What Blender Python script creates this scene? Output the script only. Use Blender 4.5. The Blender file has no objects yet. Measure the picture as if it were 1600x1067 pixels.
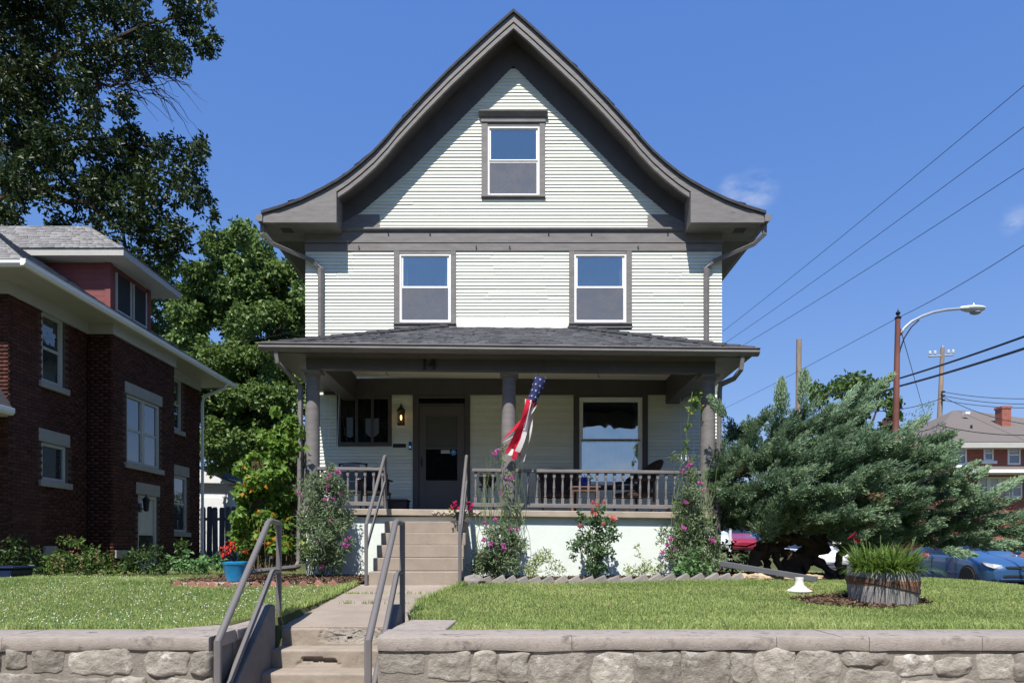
import bpy, bmesh, math, random
import numpy as np
from mathutils import Vector, Matrix, noise as mnoise

# ------------------------------------------------------------------ camera, sky, sun, exposure
random.seed(7); RNG = np.random.default_rng(7)
S = bpy.context.scene
COL = S.collection
K = 1067.0            # pixels of focal length in the 1600 px wide photograph (24 mm lens)
HY, CX = 858.0, 800.0 # the eye level and the vanishing point of the photograph
cam_d = bpy.data.cameras.new('camera'); cam = bpy.data.objects.new('camera', cam_d); COL.objects.link(cam)
cam.location = (0, 0, 0); cam.rotation_euler = (math.radians(90), 0, 0)
cam_d.sensor_width = 36; cam_d.lens = 24; cam_d.shift_y = (HY - 533.5) / 1600
cam_d.clip_start = .1; cam_d.clip_end = 3000
S.camera = cam

SUN_TO = Vector((-.21, -1.0, 1.56)).normalized()      # towards the sun
W = bpy.data.worlds.new('World'); S.world = W; W.use_nodes = True
nt = W.node_tree; nt.nodes.clear()
out = nt.nodes.new('ShaderNodeOutputWorld'); bg = nt.nodes.new('ShaderNodeBackground')
sky = nt.nodes.new('ShaderNodeTexSky'); sky.sky_type = 'NISHITA'; sky.sun_disc = False
sky.sun_elevation = math.asin(SUN_TO.z); sky.sun_rotation = math.atan2(SUN_TO.x, SUN_TO.y)
sky.altitude = 0; sky.air_density = 1.0; sky.dust_density = 0; sky.ozone_density = 10
bg.inputs['Strength'].default_value = .12
spl = nt.nodes.new('ShaderNodeSeparateColor'); gm = nt.nodes.new('ShaderNodeCombineColor')      # softens the glow at the horizon, channel by channel
nt.links.new(sky.outputs['Color'], spl.inputs['Color'])
for ch, ex_ in (('Red', .82), ('Green', .58), ('Blue', .30)):
    pw = nt.nodes.new('ShaderNodeMath'); pw.operation = 'POWER'; pw.inputs[1].default_value = ex_
    nt.links.new(spl.outputs[ch], pw.inputs[0]); nt.links.new(pw.outputs[0], gm.inputs[ch])
tn = nt.nodes.new('ShaderNodeMixRGB'); tn.blend_type = 'MULTIPLY'; tn.inputs['Fac'].default_value = 1; tn.inputs['Color2'].default_value = (1.03, 1.32, 2.86, 1)
nt.links.new(gm.outputs['Color'], tn.inputs['Color1'])
# a few thin cloud wisps low in the sky
tc = nt.nodes.new('ShaderNodeTexCoord'); mp = nt.nodes.new('ShaderNodeMapping')
mp.inputs['Scale'].default_value = (1, 1, 2.4); mp.inputs['Rotation'].default_value = (0, .35, 0); mp.inputs['Location'].default_value = (.0, .0, .0)
nz = nt.nodes.new('ShaderNodeTexNoise'); nz.inputs['Scale'].default_value = 20; nz.inputs['Detail'].default_value = 7; nz.inputs['Roughness'].default_value = .62
rp = nt.nodes.new('ShaderNodeValToRGB'); rp.color_ramp.elements[0].position = .40; rp.color_ramp.elements[1].position = .70
rp.color_ramp.elements[0].color = (0, 0, 0, 1); rp.color_ramp.elements[1].color = (.5, .5, .5, 1)
mx = nt.nodes.new('ShaderNodeMixRGB'); mx.inputs['Color2'].default_value = (4.0, 4.4, 5.4, 1)
L = nt.links.new
L(tc.outputs['Generated'], mp.inputs['Vector']); L(mp.outputs['Vector'], nz.inputs['Vector']); L(nz.outputs['Fac'], rp.inputs['Fac'])

masks = []
for (cx_, cy_, rad) in ((1182, 301, .034), (1592, 345, .022), (1145, 297, .022)):
    dv = nt.nodes.new('ShaderNodeVectorMath'); dv.operation = 'DISTANCE'; dv.inputs[1].default_value = Vector(((cx_ - CX) / K, 1, (HY - cy_) / K)).normalized()
    mr = nt.nodes.new('ShaderNodeMapRange'); mr.interpolation_type = 'SMOOTHSTEP'; mr.inputs['From Min'].default_value = rad; mr.inputs['From Max'].default_value = rad * .15; L(tc.outputs['Generated'], dv.inputs[0]); L(dv.outputs['Value'], mr.inputs['Value']); masks.append(mr.outputs['Result'])
a1 = nt.nodes.new('ShaderNodeMath'); a1.operation = 'MAXIMUM'; L(masks[0], a1.inputs[0]); L(masks[1], a1.inputs[1])
a2 = nt.nodes.new('ShaderNodeMath'); a2.operation = 'MAXIMUM'; L(a1.outputs[0], a2.inputs[0]); L(masks[2], a2.inputs[1])
a3 = nt.nodes.new('ShaderNodeMath'); a3.operation = 'MULTIPLY'; L(a2.outputs[0], a3.inputs[0]); L(rp.outputs['Color'], a3.inputs[1]); L(a3.outputs[0], mx.inputs['Fac']); L(tn.outputs['Color'], mx.inputs['Color1']); L(mx.outputs['Color'], bg.inputs['Color']); L(bg.outputs['Background'], out.inputs['Surface'])
sun_d = bpy.data.lights.new('sun', 'SUN'); sun = bpy.data.objects.new('sun', sun_d); COL.objects.link(sun)
sun_d.energy = 5.0; sun_d.angle = math.radians(.53); sun_d.color = (1, .955, .88)
sun.rotation_euler = SUN_TO.to_track_quat('Z', 'Y').to_euler()
S.view_settings.view_transform = 'Standard'; S.view_settings.look = 'None'; S.view_settings.use_curve_mapping = False
S.view_settings.exposure = .50; S.view_settings.gamma = 1
S.render.engine = 'CYCLES'
S.cycles.max_bounces = 6; S.cycles.transparent_max_bounces = 12

# ------------------------------------------------------------------ helpers
def px(x, y, d): return Vector(((x - CX) * d / K, d, (HY - y) * d / K))   # photo pixel at a depth -> place
def sx(x, d): return (x - CX) * d / K
def sz(y, d): return (HY - y) * d / K
ORG = {}

def thing(name, label, cat, loc=(0, 0, 0), group=None, kind=None):
    o = bpy.data.objects.new(name, None); COL.objects.link(o); o.location = loc; o.empty_display_size = .1
    ORG[o.name] = Vector(loc); tag(o, label, cat, group, kind); return o
def tag(o, label=None, cat=None, group=None, kind=None):
    if label: o['label'] = label
    if cat: o['category'] = cat
    if group: o['group'] = group
    if kind: o['kind'] = kind
    return o
def org(o): return ORG.get(o.name, Vector((0, 0, 0))) if o else Vector((0, 0, 0))
def link(name, me, parent=None):
    o = bpy.data.objects.new(name, me); COL.objects.link(o)
    if parent: o.parent = parent; ORG[o.name] = org(parent)
    return o
def dup(o, parent=None):
    c = o.copy(); COL.objects.link(c)
    if parent is not None: c.parent = parent
    for ch in [q for q in bpy.data.objects if q.parent == o]: dup(ch, c)
    return c

class MB:
    def __init__(s): s.v = []; s.f = []; s.m = []; s.cur = 0
    def add(s, vs, fs):
        o = len(s.v); s.v += [tuple(v) for v in vs]; s.f += [tuple(i + o for i in f) for f in fs]; s.m += [s.cur] * len(fs); return s
    def box(s, x0, x1, y0, y1, z0, z1):
        return s.add([(x0,y0,z0),(x1,y0,z0),(x1,y1,z0),(x0,y1,z0),(x0,y0,z1),(x1,y0,z1),(x1,y1,z1),(x0,y1,z1)],
                     [(0,3,2,1),(4,5,6,7),(0,1,5,4),(1,2,6,5),(2,3,7,6),(3,0,4,7)])
    def _pr(s, a, b):
        n = len(a)
        return s.add(a + b, [tuple(range(n))[::-1], tuple(range(n, 2*n))] + [(i, (i+1) % n, n + (i+1) % n, n + i) for i in range(n)])
    def prism_y(s, poly, y0, y1): return s._pr([(x, y0, z) for x, z in poly], [(x, y1, z) for x, z in poly])
    def prism_z(s, poly, z0, z1): return s._pr([(x, y, z0) for x, y in poly], [(x, y, z1) for x, y in poly])
    def prism_x(s, poly, x0, x1): return s._pr([(x0, y, z) for y, z in poly], [(x1, y, z) for y, z in poly])
    def tube(s, pts, r, n=8, flat=None):
        pts = [Vector(p) for p in pts]; m = len(pts)
        rs = r if isinstance(r, (list, tuple)) else [r] * m
        vs = []; ref = None
        for i, p in enumerate(pts):
            t = (pts[min(i+1, m-1)] - pts[max(i-1, 0)]).normalized()
            if ref is None:
                ref = Vector((0, 0, 1)) if abs(t.z) < .9 else Vector((1, 0, 0))
            u = (ref - t * ref.dot(t))
            if u.length < 1e-4: u = t.orthogonal()
            u.normalize(); ref = u; w = t.cross(u)
            k = 1
            if 0 < i < m - 1:
                a = (pts[i] - pts[i-1]).normalized(); b = (pts[i+1] - pts[i]).normalized()
                k = min(1.5, 1 / max(.5, math.cos(a.angle(b, 0) / 2)))
            for j in range(n):
                a = 2 * math.pi * (j + .5) / n
                vs.append(p + (u * math.cos(a) + w * math.sin(a)) * rs[i] * (k if m > 2 else 1))
        fs = [(i*n + j, i*n + (j+1) % n, (i+1)*n + (j+1) % n, (i+1)*n + j) for i in range(m-1) for j in range(n)]
        fs += [tuple(range(n))[::-1], tuple(range((m-1)*n, m*n))]
        return s.add(vs, fs)
    def lathe(s, prof, cx, cy, n=16, z0=0, sxy=(1, 1)):
        m = len(prof)
        vs = [(cx + r * math.cos(2*math.pi*j/n) * sxy[0], cy + r * math.sin(2*math.pi*j/n) * sxy[1], z0 + z) for r, z in prof for j in range(n)]
        fs = [(i*n + j, i*n + (j+1) % n, (i+1)*n + (j+1) % n, (i+1)*n + j) for i in range(m-1) for j in range(n)]
        fs += [tuple(range(n))[::-1], tuple(range((m-1)*n, m*n))]
        return s.add(vs, fs)
    def ell(s, c, rx, ry, rz, n=10, m=6):
        pr = [(math.sin(math.pi*i/m), -math.cos(math.pi*i/m)) for i in range(m+1)]
        pr[0] = (.02, -1); pr[-1] = (.02, 1)
        vs = [(c[0] + r*math.cos(2*math.pi*j/n)*rx, c[1] + r*math.sin(2*math.pi*j/n)*ry, c[2] + z*rz) for r, z in pr for j in range(n)]
        fs = [(i*n + j, i*n + (j+1) % n, (i+1)*n + (j+1) % n, (i+1)*n + j) for i in range(m) for j in range(n)]
        fs += [tuple(range(n))[::-1], tuple(range(m*n, (m+1)*n))]
        return s.add(vs, fs)
    def mat(s, i): s.cur = i; return s
    def build(s, name, mat, parent=None, smooth=False, bevel=0, tilt=False, recalc=True, seg=2):
        me = bpy.data.meshes.new(name); o = org(parent)
        v = [TILT @ Vector(p) for p in s.v] if tilt else s.v
        me.from_pydata([(p[0]-o.x, p[1]-o.y, p[2]-o.z) for p in v], [], s.f)
        mats = mat if isinstance(mat, (list, tuple)) else [mat]
        for q in mats: me.materials.append(q)
        if len(mats) > 1: me.polygons.foreach_set('material_index', s.m)
        if recalc:
            bm = bmesh.new(); bm.from_mesh(me); bmesh.ops.recalc_face_normals(bm, faces=bm.faces); bm.to_mesh(me); bm.free()
        if smooth:
            me.polygons.foreach_set('use_smooth', [True] * len(me.polygons))
            me.set_sharp_from_angle(angle=math.radians(40))
        ob = link(name, me, parent)
        if bevel:
            b = ob.modifiers.new('bevel', 'BEVEL'); b.width = bevel; b.segments = seg; b.limit_method = 'ANGLE'; b.angle_limit = math.radians(35)
        return ob

def np_mesh(name, V, F, mat, parent=None, tint=None, smooth=False, kind=None):
    """V (n,3), F (m,3|4) arrays, tint one value per vertex."""
    me = bpy.data.meshes.new(name); V = np.asarray(V, dtype=np.float32); F = np.asarray(F, dtype=np.int32)
    o = org(parent); V = V - np.array(o, dtype=np.float32)
    n = F.shape[1]
    me.vertices.add(len(V)); me.vertices.foreach_set('co', V.ravel())
    me.loops.add(F.size); me.loops.foreach_set('vertex_index', F.ravel())
    me.polygons.add(len(F)); me.polygons.foreach_set('loop_start', np.arange(0, F.size, n, dtype=np.int32))
    try: me.polygons.foreach_set('loop_total', np.full(len(F), n, dtype=np.int32))
    except Exception: pass
    if smooth: me.polygons.foreach_set('use_smooth', np.ones(len(F), dtype=bool))
    if tint is not None:
        a = me.attributes.new('tint', 'FLOAT', 'POINT'); a.data.foreach_set('value', np.asarray(tint, dtype=np.float32))
    me.update(calc_edges=True)
    for q in (mat if isinstance(mat, (list, tuple)) else [mat]): me.materials.append(q)
    ob = link(name, me, parent)
    if kind: ob['kind'] = kind
    return ob

def unit(a): return a / np.maximum(np.linalg.norm(a, axis=-1, keepdims=True), 1e-6)
def leaves(P, D, Ln, Wd, fold=.25, up=None, curl=.15):
    """kite leaves: base P, axis D, length, width -> verts, tris, 4 verts each"""
    n = len(P); D = unit(D)
    R = up if up is not None else RNG.normal(size=(n, 3))
    Nn = unit(R - D * (R * D).sum(1, keepdims=True)); Sd = np.cross(D, Nn)
    Ln = np.broadcast_to(Ln, (n,))[:, None]; Wd = np.broadcast_to(Wd, (n,))[:, None]
    V = np.empty((n, 4, 3))
    V[:, 0] = P; V[:, 2] = P + D * Ln - Nn * Ln * curl
    mid = P + D * Ln * .42
    V[:, 1] = mid + Sd * Wd * .5 + Nn * Wd * fold; V[:, 3] = mid - Sd * Wd * .5 + Nn * Wd * fold
    b = np.arange(n)[:, None] * 4
    F = np.concatenate([b + [0, 1, 2], b + [0, 2, 3]], 1).reshape(-1, 3)
    return V.reshape(-1, 3), F
def leaf_obj(name, P, D, Ln, Wd, mat, parent=None, tint=None, kind=None, **kw):
    V, F = leaves(np.asarray(P), np.asarray(D), Ln, Wd, **kw)
    t = RNG.random(len(P)) if tint is None else tint
    return np_mesh(name, V, F, mat, parent, np.repeat(t, 4), kind=kind)
def blob_points(blobs, dens, shell=.55):
    """blobs: list of (centre, radius or (rx,ry,rz)); points biased to the outside; returns P, outward dirs"""
    PP = []; DD = []
    for c, r in blobs:
        r = np.array(r if hasattr(r, '__len__') else (r, r, r), dtype=float)
        n = max(4, int(dens * (r[0]*r[1]*r[2]) ** (2/3)))
        u = unit(RNG.normal(size=(n, 3))); rad = shell + (1 - shell) * RNG.random((n, 1)) ** .6
        rad *= 1 + .16 * RNG.normal(size=(n, 1))
        PP.append(np.array(c) + u * rad * r); DD.append(u)
    return np.concatenate(PP), np.concatenate(DD)

# ------------------------------------------------------------------ materials
def nmat(name):
    m = bpy.data.materials.new(name); m.use_nodes = True; t = m.node_tree
    b = t.nodes['Principled BSDF']; return m, t, b
def M(name, base, rough=.6, var=.15, scale=6, bump=.15, bscale=40, tint2=None, stretch=(1, 1, 1), spec=.35, metal=0, rand=0, coat=0, spots=None, bdist=.01):
    """base colour broken up by two noises, a fine bump, and a per-object shift"""
    m, t, b = nmat(name); N = t.nodes.new; Lk = t.links.new
    g = N('ShaderNodeNewGeometry'); mp = N('ShaderNodeMapping'); mp.inputs['Scale'].default_value = stretch
    Lk(g.outputs['Position'], mp.inputs['Vector'])
    n1 = N('ShaderNodeTexNoise'); n1.inputs['Scale'].default_value = scale; n1.inputs['Detail'].default_value = 6; n1.inputs['Roughness'].default_value = .65
    Lk(mp.outputs['Vector'], n1.inputs['Vector'])
    r = N('ShaderNodeValToRGB'); r.color_ramp.elements[0].position = .3; r.color_ramp.elements[1].position = .7
    d = tint2 if tint2 else tuple(c * (1 - var) for c in base); l = base if tint2 else tuple(min(1, c * (1 + var)) for c in base)
    r.color_ramp.elements[0].color = (*d, 1); r.color_ramp.elements[1].color = (*l, 1)
    Lk(n1.outputs['Fac'], r.inputs['Fac']); colr = r.outputs['Color']
    if spots:   # dirt spots: (colour, scale, threshold)
        n3 = N('ShaderNodeTexNoise'); n3.inputs['Scale'].default_value = spots[1]; n3.inputs['Detail'].default_value = 8; n3.inputs['Roughness'].default_value = .7
        Lk(mp.outputs['Vector'], n3.inputs['Vector'])
        r3 = N('ShaderNodeValToRGB'); r3.color_ramp.elements[0].position = spots[2]; r3.color_ramp.elements[1].position = min(1, spots[2] + .12)
        Lk(n3.outputs['Fac'], r3.inputs['Fac'])
        x = N('ShaderNodeMixRGB'); x.inputs['Color2'].default_value = (*spots[0], 1); Lk(colr, x.inputs['Color1']); Lk(r3.outputs['Color'], x.inputs['Fac']); colr = x.outputs['Color']
    if rand:
        oi = N('ShaderNodeObjectInfo'); mr = N('ShaderNodeMapRange'); mr.inputs['To Min'].default_value = 1 - rand; mr.inputs['To Max'].default_value = 1 + rand
        Lk(oi.outputs['Random'], mr.inputs['Value'])
        hs = N('ShaderNodeHueSaturation'); Lk(colr, hs.inputs['Color']); Lk(mr.outputs['Result'], hs.inputs['Value']); colr = hs.outputs['Color']
    Lk(colr, b.inputs['Base Color'])
    b.inputs['Roughness'].default_value = rough; b.inputs['Specular IOR Level'].default_value = spec; b.inputs['Metallic'].default_value = metal
    if coat: b.inputs['Coat Weight'].default_value = coat; b.inputs['Coat Roughness'].default_value = .05
    if bump:
        n2 = N('ShaderNodeTexNoise'); n2.inputs['Scale'].default_value = bscale; n2.inputs['Detail'].default_value = 8; n2.inputs['Roughness'].default_value = .7
        Lk(mp.outputs['Vector'], n2.inputs['Vector'])
        bp = N('ShaderNodeBump'); bp.inputs['Strength'].default_value = bump; bp.inputs['Distance'].default_value = bdist
        Lk(n2.outputs['Fac'], bp.inputs['Height']); Lk(bp.outputs['Normal'], b.inputs['Normal'])
    return m
def Leaf(name, c1, c2, trans=.3, rough=.5, spec=.3, hl=1.5, c3=None):
    m, t, b = nmat(name); N = t.nodes.new; Lk = t.links.new
    a = N('ShaderNodeAttribute'); a.attribute_name = 'tint'
    r = N('ShaderNodeValToRGB'); r.color_ramp.elements[0].color = (*c1, 1); r.color_ramp.elements[1].color = (*c2, 1)
    if c3:
        r.color_ramp.elements[1].position = .93; e = r.color_ramp.elements.new(.985); r.color_ramp.elements[1].position = .97; e.color = (*c3, 1)
    Lk(a.outputs['Fac'], r.inputs['Fac']); Lk(r.outputs['Color'], b.inputs['Base Color'])
    b.inputs['Roughness'].default_value = rough; b.inputs['Specular IOR Level'].default_value = spec
    tr = N('ShaderNodeBsdfTranslucent'); hs = N('ShaderNodeHueSaturation'); hs.inputs['Value'].default_value = hl; hs.inputs['Hue'].default_value = .485
    Lk(r.outputs['Color'], hs.inputs['Color']); Lk(hs.outputs['Color'], tr.inputs['Color'])
    mx = N('ShaderNodeMixShader'); mx.inputs['Fac'].default_value = trans
    o = t.nodes['Material Output']; Lk(b.outputs['BSDF'], mx.inputs[1]); Lk(tr.outputs['BSDF'], mx.inputs[2]); Lk(mx.outputs['Shader'], o.inputs['Surface'])
    return m
def TintMat(name, c1, c2, rough=.85, bump=.2, bscale=60):
    """solid pieces joined in one mesh, each with its own shade between two colours"""
    m, t, b = nmat(name); N = t.nodes.new; Lk = t.links.new
    a = N('ShaderNodeAttribute'); a.attribute_name = 'tint'
    r = N('ShaderNodeValToRGB'); r.color_ramp.elements[0].color = (*c1, 1); r.color_ramp.elements[1].color = (*c2, 1)
    Lk(a.outputs['Fac'], r.inputs['Fac'])
    g = N('ShaderNodeNewGeometry'); n = N('ShaderNodeTexNoise'); n.inputs['Scale'].default_value = bscale; n.inputs['Detail'].default_value = 5
    Lk(g.outputs['Position'], n.inputs['Vector'])
    x = N('ShaderNodeMixRGB'); x.blend_type = 'OVERLAY'; x.inputs['Fac'].default_value = .35; Lk(r.outputs['Color'], x.inputs['Color1']); Lk(n.outputs['Fac'], x.inputs['Color2'])
    Lk(x.outputs['Color'], b.inputs['Base Color']); b.inputs['Roughness'].default_value = rough; b.inputs['Specular IOR Level'].default_value = .25
    bp = N('ShaderNodeBump'); bp.inputs['Strength'].default_value = bump; bp.inputs['Distance'].default_value = .01
    Lk(n.outputs['Fac'], bp.inputs['Height']); Lk(bp.outputs['Normal'], b.inputs['Normal'])
    return m
def Glass(name, base, ior=2.3, rough=.02, wav=.012):
    m, t, b = nmat(name); N = t.nodes.new; Lk = t.links.new
    b.inputs['Base Color'].default_value = (*base, 1); b.inputs['Roughness'].default_value = rough; b.inputs['IOR'].default_value = ior; b.inputs['Specular IOR Level'].default_value = .5
    g = N('ShaderNodeNewGeometry'); n = N('ShaderNodeTexNoise'); n.inputs['Scale'].default_value = 2.5; Lk(g.outputs['Position'], n.inputs['Vector'])
    bp = N('ShaderNodeBump'); bp.inputs['Strength'].default_value = .3; bp.inputs['Distance'].default_value = wav
    Lk(n.outputs['Fac'], bp.inputs['Height']); Lk(bp.outputs['Normal'], b.inputs['Normal'])
    return m
def Pane(name, refl=.35):
    m, t, b = nmat(name); N = t.nodes.new; Lk = t.links.new
    tr = N('ShaderNodeBsdfTransparent'); tr.inputs['Color'].default_value = (.62, .68, .68, 1); gl = N('ShaderNodeBsdfGlossy'); gl.inputs['Roughness'].default_value = .02; gl.inputs['Color'].default_value = (.95, 1, 1, 1)
    g = N('ShaderNodeNewGeometry'); n = N('ShaderNodeTexNoise'); n.inputs['Scale'].default_value = 1.6; Lk(g.outputs['Position'], n.inputs['Vector'])
    bp = N('ShaderNodeBump'); bp.inputs['Strength'].default_value = .4; bp.inputs['Distance'].default_value = .03; Lk(n.outputs['Fac'], bp.inputs['Height']); Lk(bp.outputs['Normal'], gl.inputs['Normal'])
    mx = N('ShaderNodeMixShader'); mx.inputs['Fac'].default_value = refl; Lk(tr.outputs[0], mx.inputs[1]); Lk(gl.outputs[0], mx.inputs[2]); Lk(mx.outputs[0], t.nodes['Material Output'].inputs['Surface']); return m
def Emit(name, col, st):
    m, t, b = nmat(name); b.inputs['Base Color'].default_value = (*col, 1); b.inputs['Emission Color'].default_value = (*col, 1); b.inputs['Emission Strength'].default_value = st; return m
def Screen(name, col, alpha):
    m, t, b = nmat(name); g = t.nodes.new('ShaderNodeNewGeometry'); n = t.nodes.new('ShaderNodeTexNoise'); n.inputs['Scale'].default_value = 3.5; n.inputs['Detail'].default_value = 3; n.inputs['Distortion'].default_value = 1.2
    t.links.new(g.outputs['Position'], n.inputs['Vector']); mr = t.nodes.new('ShaderNodeMapRange'); mr.inputs['From Min'].default_value = .3; mr.inputs['From Max'].default_value = .7; mr.inputs['To Min'].default_value = max(.05, alpha - .10); mr.inputs['To Max'].default_value = min(1, alpha + .10)
    t.links.new(n.outputs['Fac'], mr.inputs['Value']); t.links.new(mr.outputs['Result'], b.inputs['Alpha']); b.inputs['Base Color'].default_value = (*col, 1); b.inputs['Roughness'].default_value = .8; b.inputs['Alpha'].default_value = alpha; return m

m_siding = M('pale_mint_siding', (.715, .735, .645), .55, .06, 3, .3, 25, stretch=(1, 1, 4), rand=.05, spots=((.60, .62, .56), 7, .70))
m_trim = M('taupe_trim_paint', (.175, .163, .16), .62, .2, 5, .35, 30, stretch=(.6, 1, 3), spots=((.235, .225, .22), 13, .66))
m_dtrim = M('dark_or_shaded_trim', (.085, .078, .078), .55, .12, 4, .2, 30)  # dark trim; on the rake and eave soffits and rake frieze, trim darkened as shade
m_ceil = M('porch_ceiling_paint', (.80, .79, .72), .6, .04, 3, .1, 20)
m_found = M('mint_foundation_paint', (.70, .755, .71), .8, .05, 2.5, .35, 18, spots=((.55, .60, .55), 5, .68))
m_white = M('white_vinyl', (.82, .82, .82), .4, .03, 5, .0)
m_glass = Glass('window_glass', (.015, .022, .03), 2.9)
m_dglass = Glass('dark_glass', (.006, .007, .008), 1.7)
m_pane = Pane('window_pane')
m_screen = Screen('insect_screen', (.16, .16, .18), .62)
m_shin = TintMat('grey_shingles', (.05, .052, .06), (.105, .107, .118))
m_shin_d = TintMat('weathered_shingles', (.17, .165, .165), (.28, .275, .27))
m_roofd = M('roof_shingle_edge', (.05, .05, .055), .9, .3, 12, .5, 40)
m_conc = M('weathered_concrete', (.28, .235, .19), .9, .16, 4, .5, 45, spots=((.17, .145, .12), 6, .60))
m_conc2 = M('coping_concrete', (.325, .283, .25), .9, .2, 5, .9, 70, spots=((.155, .136, .117), 5, .53), rand=.05)
m_walk = M('walkway_concrete', (.29, .24, .195), .9, .14, 3, .45, 50, spots=((.21, .17, .135), 5, .60), rand=.05)
m_slabc = M('porch_slab_concrete', (.36, .305, .245), .9, .15, 4, .5, 40, spots=((.24, .2, .16), 6, .62))
m_gray = M('grey_rail_paint', (.145, .134, .13), .45, .06, 5, .1, 50)
m_cheek = M('grey_cheek_paint', (.15, .142, .138), .85, .15, 6, .6, 60)
m_stone = M('limestone', (.42, .385, .33), .95, .1, 5, 1.0, 22, tint2=(.21, .185, .155), rand=.27, spots=((.58, .55, .50), 6, .57), bdist=.03)
m_mort = M('mortar', (.235, .208, .178), .95, .18, 8, .7, 50, bdist=.02)
m_brickm = M('dark_mortar', (.10, .075, .06), .95, .2, 9, .4, 50)
m_brick = TintMat('dark_red_brick', (.05, .02, .015), (.105, .038, .028), .9, .3)
m_brick1 = M('dark_red_brick_single', (.078, .029, .021), .9, .2, 8, .4, 60, rand=.3)
m_lime = M('pale_sill_stone', (.33, .31, .275), .9, .1, 5, .3, 40)
m_wood_p = M('white_painted_wood', (.44, .43, .395), .55, .06, 3, .15, 25)
m_soil = M('bark_mulch_soil', (.085, .05, .032), .95, .35, 14, .9, 50, bdist=.03)
m_bark = M('bark', (.06, .046, .035), .95, .35, 9, 1, 25, stretch=(1, 1, .35), bdist=.03)
m_barkd = M('juniper_bark', (.105, .07, .05), .95, .35, 10, 1, 22, stretch=(1, 1, .4), bdist=.03)
m_asph = M('asphalt', (.055, .055, .058), .9, .2, 5, .5, 80)
m_grnd = M('lawn_soil', (.055, .085, .02), .95, .25, 3, .6, 60, tint2=(.085, .07, .03), bdist=.02)
m_black = M('black_metal', (.015, .015, .016), .4, .2, 6, .1, 40)
m_blackp = M('black_fabric', (.03, .03, .033), .8, .2, 20, .3, 90)
m_wick = M('dark_wicker', (.055, .032, .024), .7, .3, 60, .8, 120)
TILT = Matrix.Translation(Vector((-.07, 0, .635))) @ Matrix.Rotation(.0105, 4, 'Y') @ Matrix.Translation(Vector((.07, 0, -.635)))
# ------------------------------------------------------------------ the house
WD = 13.5                      # distance of the front wall
HX = .03                       # the house's axis
GZ = -.45                      # soil level at the house
house = thing('clapboard_house', 'pale mint clapboard house with a steep flared gable and a columned front porch', 'house', (HX, WD, GZ))
RY0, RY1 = 13.0, 24.0          # front and back of the main roof
half = [(803.0-801.5, 16.5), (803-775, 41), (803-744, 69.5), (803-703, 108), (803-662, 150), (803-620.6, 195), (803-606, 213), (803-585.6, 235), (803-565, 253.5), (803-544.3, 270), (803-527.8, 281), (803-503, 295), (803-472, 310), (803-441, 321.5), (803-409.3, 331)]
half = [(a * RY0 / K, sz(b, RY0)) for a, b in half]; half[0] = (0, half[0][1])
def prof(dz, upto=99):
    return [(HX - a, b - dz) for a, b in half[::-1] if a <= upto] + [(HX + a, b - dz) for a, b in half[1:] if a <= upto]
def halfz(a):                  # roof height at distance a from the axis
    for (a0, b0), (a1, b1) in zip(half, half[1:]):
        if a <= a1: return b0 + (b1 - b0) * (a - a0) / (a1 - a0)
    return half[-1][1]
def band(mb, d0, d1, y0, y1, upto=99):
    P, Q = prof(d0, upto), prof(d1, upto); n = len(P)
    vs = [(x, y0, z) for x, z in P] + [(x, y0, z) for x, z in Q] + [(x, y1, z) for x, z in P] + [(x, y1, z) for x, z in Q]
    fs = []
    for i in range(n - 1):
        fs += [(i, i+1, n+i+1, n+i), (2*n+i, 3*n+i, 3*n+i+1, 2*n+i+1), (i, 2*n+i, 2*n+i+1, i+1), (n+i, n+i+1, 3*n+i+1, 3*n+i)]
    fs += [(0, n, 3*n, 2*n), (n-1, 2*n-1+2*n, 0, 0)] if False else [(0, n, 3*n, 2*n), (n-1, 3*n-1, 4*n-1, 2*n-1)]
    return mb.add(vs, fs)
roof = band(MB(), -.005, .05, RY0 - .045, RY1).build('roof', m_roofd, house)
band(MB(), .052, .21, RY0, RY0 + .06).build('rake_board', m_trim, house)
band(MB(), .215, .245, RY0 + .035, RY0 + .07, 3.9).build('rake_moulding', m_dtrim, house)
band(MB(), .24, .325, RY0 + .012, RY0 + .075, 3.40).build('rake_board', m_trim, house)
band(MB(), .20, .235, RY0 + .062, WD + .6, 4.35).build('rake_soffit', m_dtrim, house)  # shade under the rake put into the soffit colour
# a course line of shingles along each slope, for the roof seen from the side
V = []; F = []; T = []
for s in (-1, 1):
    acc = 0
    for (a0, b0), (a1, b1) in zip(half, half[1:]):
        ln = math.hypot(a1 - a0, b1 - b0); n = max(1, round(ln / .15))
        for i in range(n):
            f0, f1 = i / n, (i + 1) / n
            p0 = (HX + s*(a0 + (a1-a0)*f0), b0 + (b1-b0)*f0 + .012); p1 = (HX + s*(a0 + (a1-a0)*f1), b0 + (b1-b0)*f1 + .024)
            y = RY0 - .05 + random.random() * .2
            while y < RY1:
                y2 = min(y + .28 + random.random() * .12, RY1); o = len(V)
                V += [(p0[0], y, p0[1]), (p1[0], y, p1[1]), (p1[0], y2 - .008, p1[1]), (p0[0], y2 - .008, p0[1]), (p1[0], y, p1[1] - .02), (p1[0], y2 - .008, p1[1] - .02)]
                F += [(o, o+1, o+2, o+3), (o+1, o+4, o+5, o+2)]; T += [random.random()] * 6; y = y2
np_mesh('shingles', V, F, m_shin, roof, T, kind='stuff')
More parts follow.
